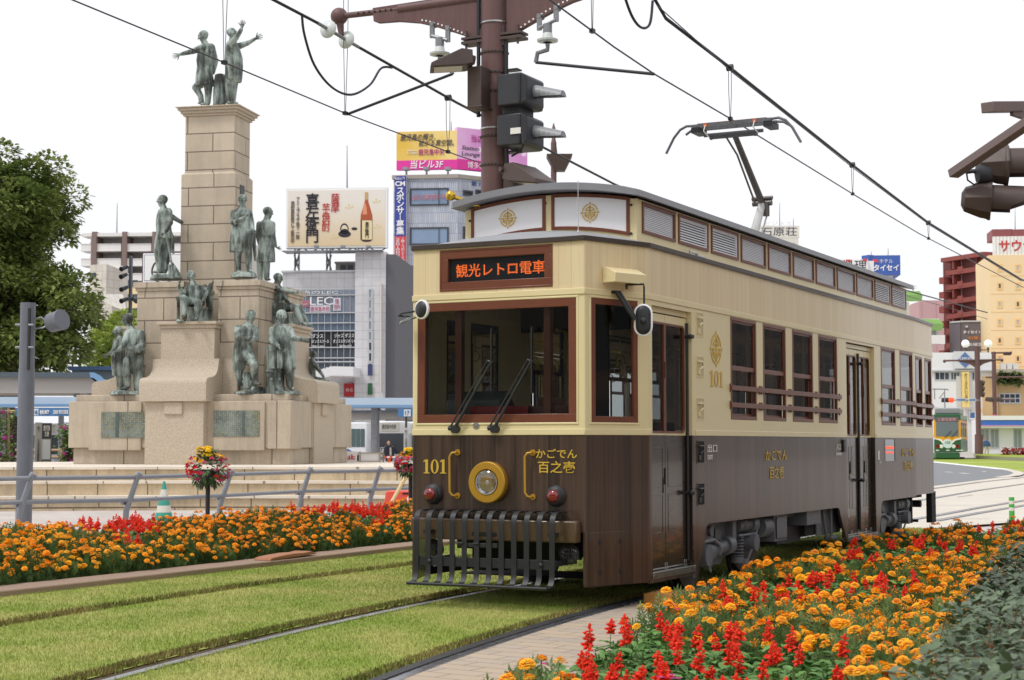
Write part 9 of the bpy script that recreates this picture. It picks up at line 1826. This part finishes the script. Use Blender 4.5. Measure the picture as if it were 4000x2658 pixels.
m = MB(); m.box(tuple(g(3908, 1668) - V((.2, .2, 0))), tuple(g(3908, 1644) + V((.2, .2, 0))));
for y in (1650, 1662): m.cyl(g(3912, y), g(3922, y), .26, n=8)
m.build('pedestrian_signal', BLACKM, t)
def van(label, D, pts, wins, wheels):
 a = lambda x, y, d=0.: atd(x, y, D + d); t = thing('van', label, 'van', a(pts[0][0], pts[0][1])); MB().prism([a(*p) for p in pts], FWD * 1.8).build('body', BUSW, t, bevel=.05)
 for w_ in wins: MB().prism([a(x, y, -.02) for x, y in w_], FWD * .05).build('window', DGLASS, t)
 for x, y, r in wheels: MB().lathe([(.02, 0), (.2, .02), (.34, .0), (.36, -.2)], a(x, y, -.05), -FWD, 18).build('wheel', RUB, t); MB().lathe([(.001, .03), (.2, .03), (.2, 0)], a(x, y, -.06), -FWD, 14).build('hub', GALV, t)
 return t
van('white van side on with a low bonnet, parked before the blue banded shop', 176, [kq(*p) for p in ((712, 800), (700, 640), (720, 628), (960, 632), (1040, 668), (1075, 712), (1130, 730), (1140, 800))], [[kq(*p) for p in P_] for P_ in (((722, 650), (810, 650), (812, 695), (722, 695)), ((824, 652), (930, 655), (932, 700), (826, 698)), ((950, 660), (1000, 668), (1035, 706), (952, 702)))], [(*kq(985, 785), 1), (*kq(770, 785), 1)])
van('white van ahead of the van with the low bonnet, partly out of view', 172, [kq(*p) for p in ((1100, 735), (1105, 620), (1120, 606), (1400, 606), (1400, 800), (1140, 800))], [[kq(*p) for p in ((1122, 625), (1200, 625), (1200, 680), (1120, 680))]], [(*kq(1190, 790), 1)])
person('person in a blue shirt and pale trousers walking behind the globe lamp post', 168, kq, 2.6136, (760, 690, 13), 160, [(706, 752, 768, .8), (714, 735, 790, .6), (745, 738, 796, .6), (770, 742, 798, .6)], [[(760, 770, 13), (756, 805, 10), (752, 842, 7)], [(780, 770, 13), (784, 805, 10), (786, 842, 7)]], [[(742, 722, 8), (740, 760, 7), (748, 780, 5)], [(786, 722, 8), (802, 750, 7), (806, 770, 5)]], (BLUEC, KHAKI), (770, 846))
person('person in black clothes standing by the sign pole before the white van', 174, kq, 2.6136, (922, 694, 11), -30, [(708, 914, 930, .8), (716, 906, 944, .6), (750, 908, 944, .6), (775, 910, 942, .6)], [[(918, 772, 11), (918, 805, 9), (918, 838, 6)], [(934, 772, 11), (936, 805, 9), (938, 838, 6)]], [[(908, 722, 7), (902, 750, 6), (908, 772, 5)], [(942, 722, 7), (946, 750, 6), (942, 775, 5)]], (DARKC, DARKC), (926, 842))
isl = [GZ(3802, 1784), GZ(3805, 1778), GZ(4300, 1775), GZ(4300, 1808), GZ(4000, 1801), GZ(3900, 1796), GZ(3815, 1792)]; m = MB().prism([(p.x, p.y, -.05) for p in isl], (0, 0, .28)); tag(m.build('kerb', M('island_kerb', rgb(150, 146, 132), .85)), kind='structure'); m = MB().prism([(p.x * .999, p.y * 1.001, .2) for p in isl], (0, 0, .06)); tag(m.build('lawn', LAWN2), kind='structure')
r = random.Random(4); m = MB()
for i in range(900): x, y = r.uniform(3915, 4060), r.uniform(1752, 1788); p = atd(x, y, 152 + r.random() * 2); broadleaf(m, r, p, dirv(r.random() * 6.3, r.uniform(-.2, 1)), .25, .10, 0 if r.random() < .86 else 1)
tag(m.build('red_flower_bed', [leafmat('far_red', rgb(150, 24, 34), rgb(196, 44, 52), scale=.8), leafmat('far_leaf', rgb(90, 96, 50), rgb(130, 130, 70), scale=.8)]), 'distant clump of dark red flowers on the lawn island', 'flowers', kind='stuff')
D = .0; p = onZ(3953, 2035, 0); b = thing('marker_post', 'green and white banded marker post at the end of the flower bed', 'bollard', p); Dp = (p - CAMP).dot(FWD); m = MB(); ys_ = [1943, 1957, 1970, 1983, 1996, 2035]
for i in range(5): a, c = atd(3953, ys_[i], Dp), atd(3953, ys_[i + 1], Dp); m.cyl((p.x, p.y, a.z), (p.x, p.y, c.z), 10.5 * Dp / FPX, n=14, m=i % 2)
m.build('post', [M('marker_green', rgb(66, 170, 66), .5), CONEW], b, smooth=40)
# ---------------------------------------------------------------- trees and climbing shrubs
BARK = M('bark', rgb(74, 62, 52), .9, var=(6, .25), bump=(20, .6))
TREEL = leafmat('tree_leaf', rgb(88, 108, 50), rgb(160, 172, 98), .6, .25, .25, .55); TREEL2 = leafmat('young_tree_leaf', rgb(116, 142, 56), rgb(184, 198, 100), .6, .25, .25, .8)
def tree(label, D, outline, base_px, nclump, leaf, mt, seed, rc=(.6, 1.2), per=260, depth=4.):
 r = random.Random(seed); xs_ = [p[0] for p in outline]; ys2 = [p[1] for p in outline]; b = atd(*base_px, D); o = thing('tree', label, 'tree', (b.x, b.y, 0)); m = MB(); cl = []
 while len(cl) < nclump:
  x, y = r.uniform(min(xs_), max(xs_)), r.uniform(min(ys2), max(ys2))
  if inpoly(x, y, outline): cl.append(atd(x, y, D + r.uniform(-depth, depth)))
 for c in cl:
  R_ = r.uniform(*rc)
  for i in range(per):
   d = dirv(r.random() * 6.283, math.asin(r.uniform(-.55, 1))); p = c + V((d.x, d.y, d.z * .7)) * R_ * r.uniform(.72, 1.03); f = (d + dirv(r.random() * 6.283, r.uniform(-.7, .7)) * .9).normalized(); s_ = f.cross(UPZ).normalized(); L = leaf * r.uniform(.6, 1.3)
   m.add([p, p + f * L * .5 + s_ * L * .32, p + f * L - UPZ * L * .2, p + f * L * .5 - s_ * L * .32], [(0, 1, 2, 3)])
 m.build('crown', mt, o); tr = MB(); top = V((b.x, b.y, max(c.z for c in cl) * .75)); tr.tube([(b.x, b.y, -.1), (b.x, b.y, top.z * .35), top], [.45, .34, .1], 10)
 for c in cl[::3]: z = max(top.z * .25, min(top.z * .9, c.z * .75)); a = V((b.x, b.y, z)); tr.tube([a, a.lerp(c, .5) + UPZ * .3, c], [.14, .08, .025], 6, 0, False)
 tr.build('trunk', BARK, o, smooth=50)
tree('large dark evergreen tree towering over the bus canopies', 66, [(-260, 640), (-80, 575), (0, 590), (80, 640), (150, 660), (205, 705), (255, 760), (262, 825), (220, 880), (240, 930), (280, 985), (270, 1040), (290, 1100), (320, 1160), (310, 1240), (320, 1320), (290, 1440), (-260, 1480)], (30, 1800), 150, .25, TREEL, 2, (.75, 1.25), 380, 3.0)
tree('light green younger tree behind the statue with drapery on his arm', 74, [(400, 1290), (430, 1255), (520, 1260), (560, 1290), (560, 1460), (390, 1460), (385, 1330)], (470, 1800), 34, .24, TREEL2, 3, (.5, .9), 300, 2.)
BOUL = leafmat('bougainvillea_leaf', rgb(80, 108, 54), rgb(140, 164, 96), .5, .3, .2, 3.); BOUF = leafmat('bougainvillea_flower', rgb(150, 40, 120), rgb(196, 84, 160), .5, .2, .2, 20.); BAMB = M('bamboo', rgb(176, 150, 116), .7)
def climber(label, D, x0, x1, y0, y1, seed, canes):
 r = random.Random(seed); c = atd((x0 + x1) / 2, y1, D); o = thing('climbing_shrub', label, 'shrub', (c.x, c.y, 0)); m = MB(); f = MB()
 for i in range(900):
  x, y = r.gauss((x0 + x1) / 2, (x1 - x0) / 4), y0 + (y1 - y0) * r.random() ** .85; p = atd(x, y, D + r.uniform(-.4, .4)); broadleaf(m, r, p, dirv(r.random() * 6.283, r.uniform(-.4, .9)), r.uniform(.10, .17), r.uniform(.03, .05))
  if i % 40 == 0: f.ball(p + UPZ * .05, .06, 6, 4)
 m.build('foliage', BOUL, o); f.build('flower', BOUF, o); k = MB()
 for a in canes: k.cyl(atd(a[0], a[1], D), atd(a[2], a[3], D), .035, n=6)
 k.build('bamboo_stake', BAMB, o)
climber('purple flowered climbing shrub tied to bamboo stakes', 46, -80, 72, 1590, 1835, 1, [(33, 1596, 33, 1830), (-20, 1608, 60, 1606), (-20, 1795, 40, 1795)]); climber('purple flowered shrub between bus stop board and monument', 47, 232, 300, 1660, 1830, 2, [(280, 1760, 272, 1822)])
rl2 = thing('bamboo_rail', 'low bamboo rail below the bus stop information board', 'rail', atd(220, 1810, 49)); m = MB()
for y in (1758, 1785, 1818): m.cyl(atd(60, y, 49), atd(290, y + 1, 49), .04, n=6)
for x in (125, 240): m.cyl(atd(x, 1750, 49), atd(x, 1826, 49), .05, n=6)
m.build('bar', BAMB, rl2)
# ---------------------------------------------------------------- unseen street blocks added to cut side light and darken the tram's reflections
FACW = lambda nm, c1, c2: brickmat(nm, c1, c1, c2, 3.2, 3.4, .55, 0., speck=(.4, .06), bumpk=.1)
for i, (x0, y0, x1, y1, h, c1, c2) in enumerate(((40, -14, 56, 6, 13, rgb(150, 146, 140), rgb(70, 80, 92)), (42, 7, 58, 30, 17, rgb(120, 100, 88), rgb(60, 66, 76)), (40, 31, 60, 58, 12, rgb(120, 112, 104), rgb(60, 64, 70)), (42, 60, 62, 150, 26, rgb(84, 70, 62), rgb(44, 46, 52)), (-70, -70, -22, -52, 20, rgb(120, 118, 116), rgb(60, 68, 78)), (-20, -66, 24, -46, 17, rgb(136, 128, 118), rgb(58, 66, 76)))):
 b = thing('added_street_building', ('grey office', 'brown office', 'pale shop block', 'tall grey block', 'long station building', 'tan station building')[i] + ' added out of view to darken the tram side and its reflections', 'building', ((x0 + x1) / 2, (y0 + y1) / 2, 0)); MB().box((x0, y0, -.1), (x1, y1, h)).build('wall', FACW('street_facade', c2, c1), b); MB().box((x0 - .2, y0 - .2, h), (x1 + .2, y1 + .2, h + .5)).build('parapet', M('parapet_grey', rgb(150, 148, 146), .7), b)
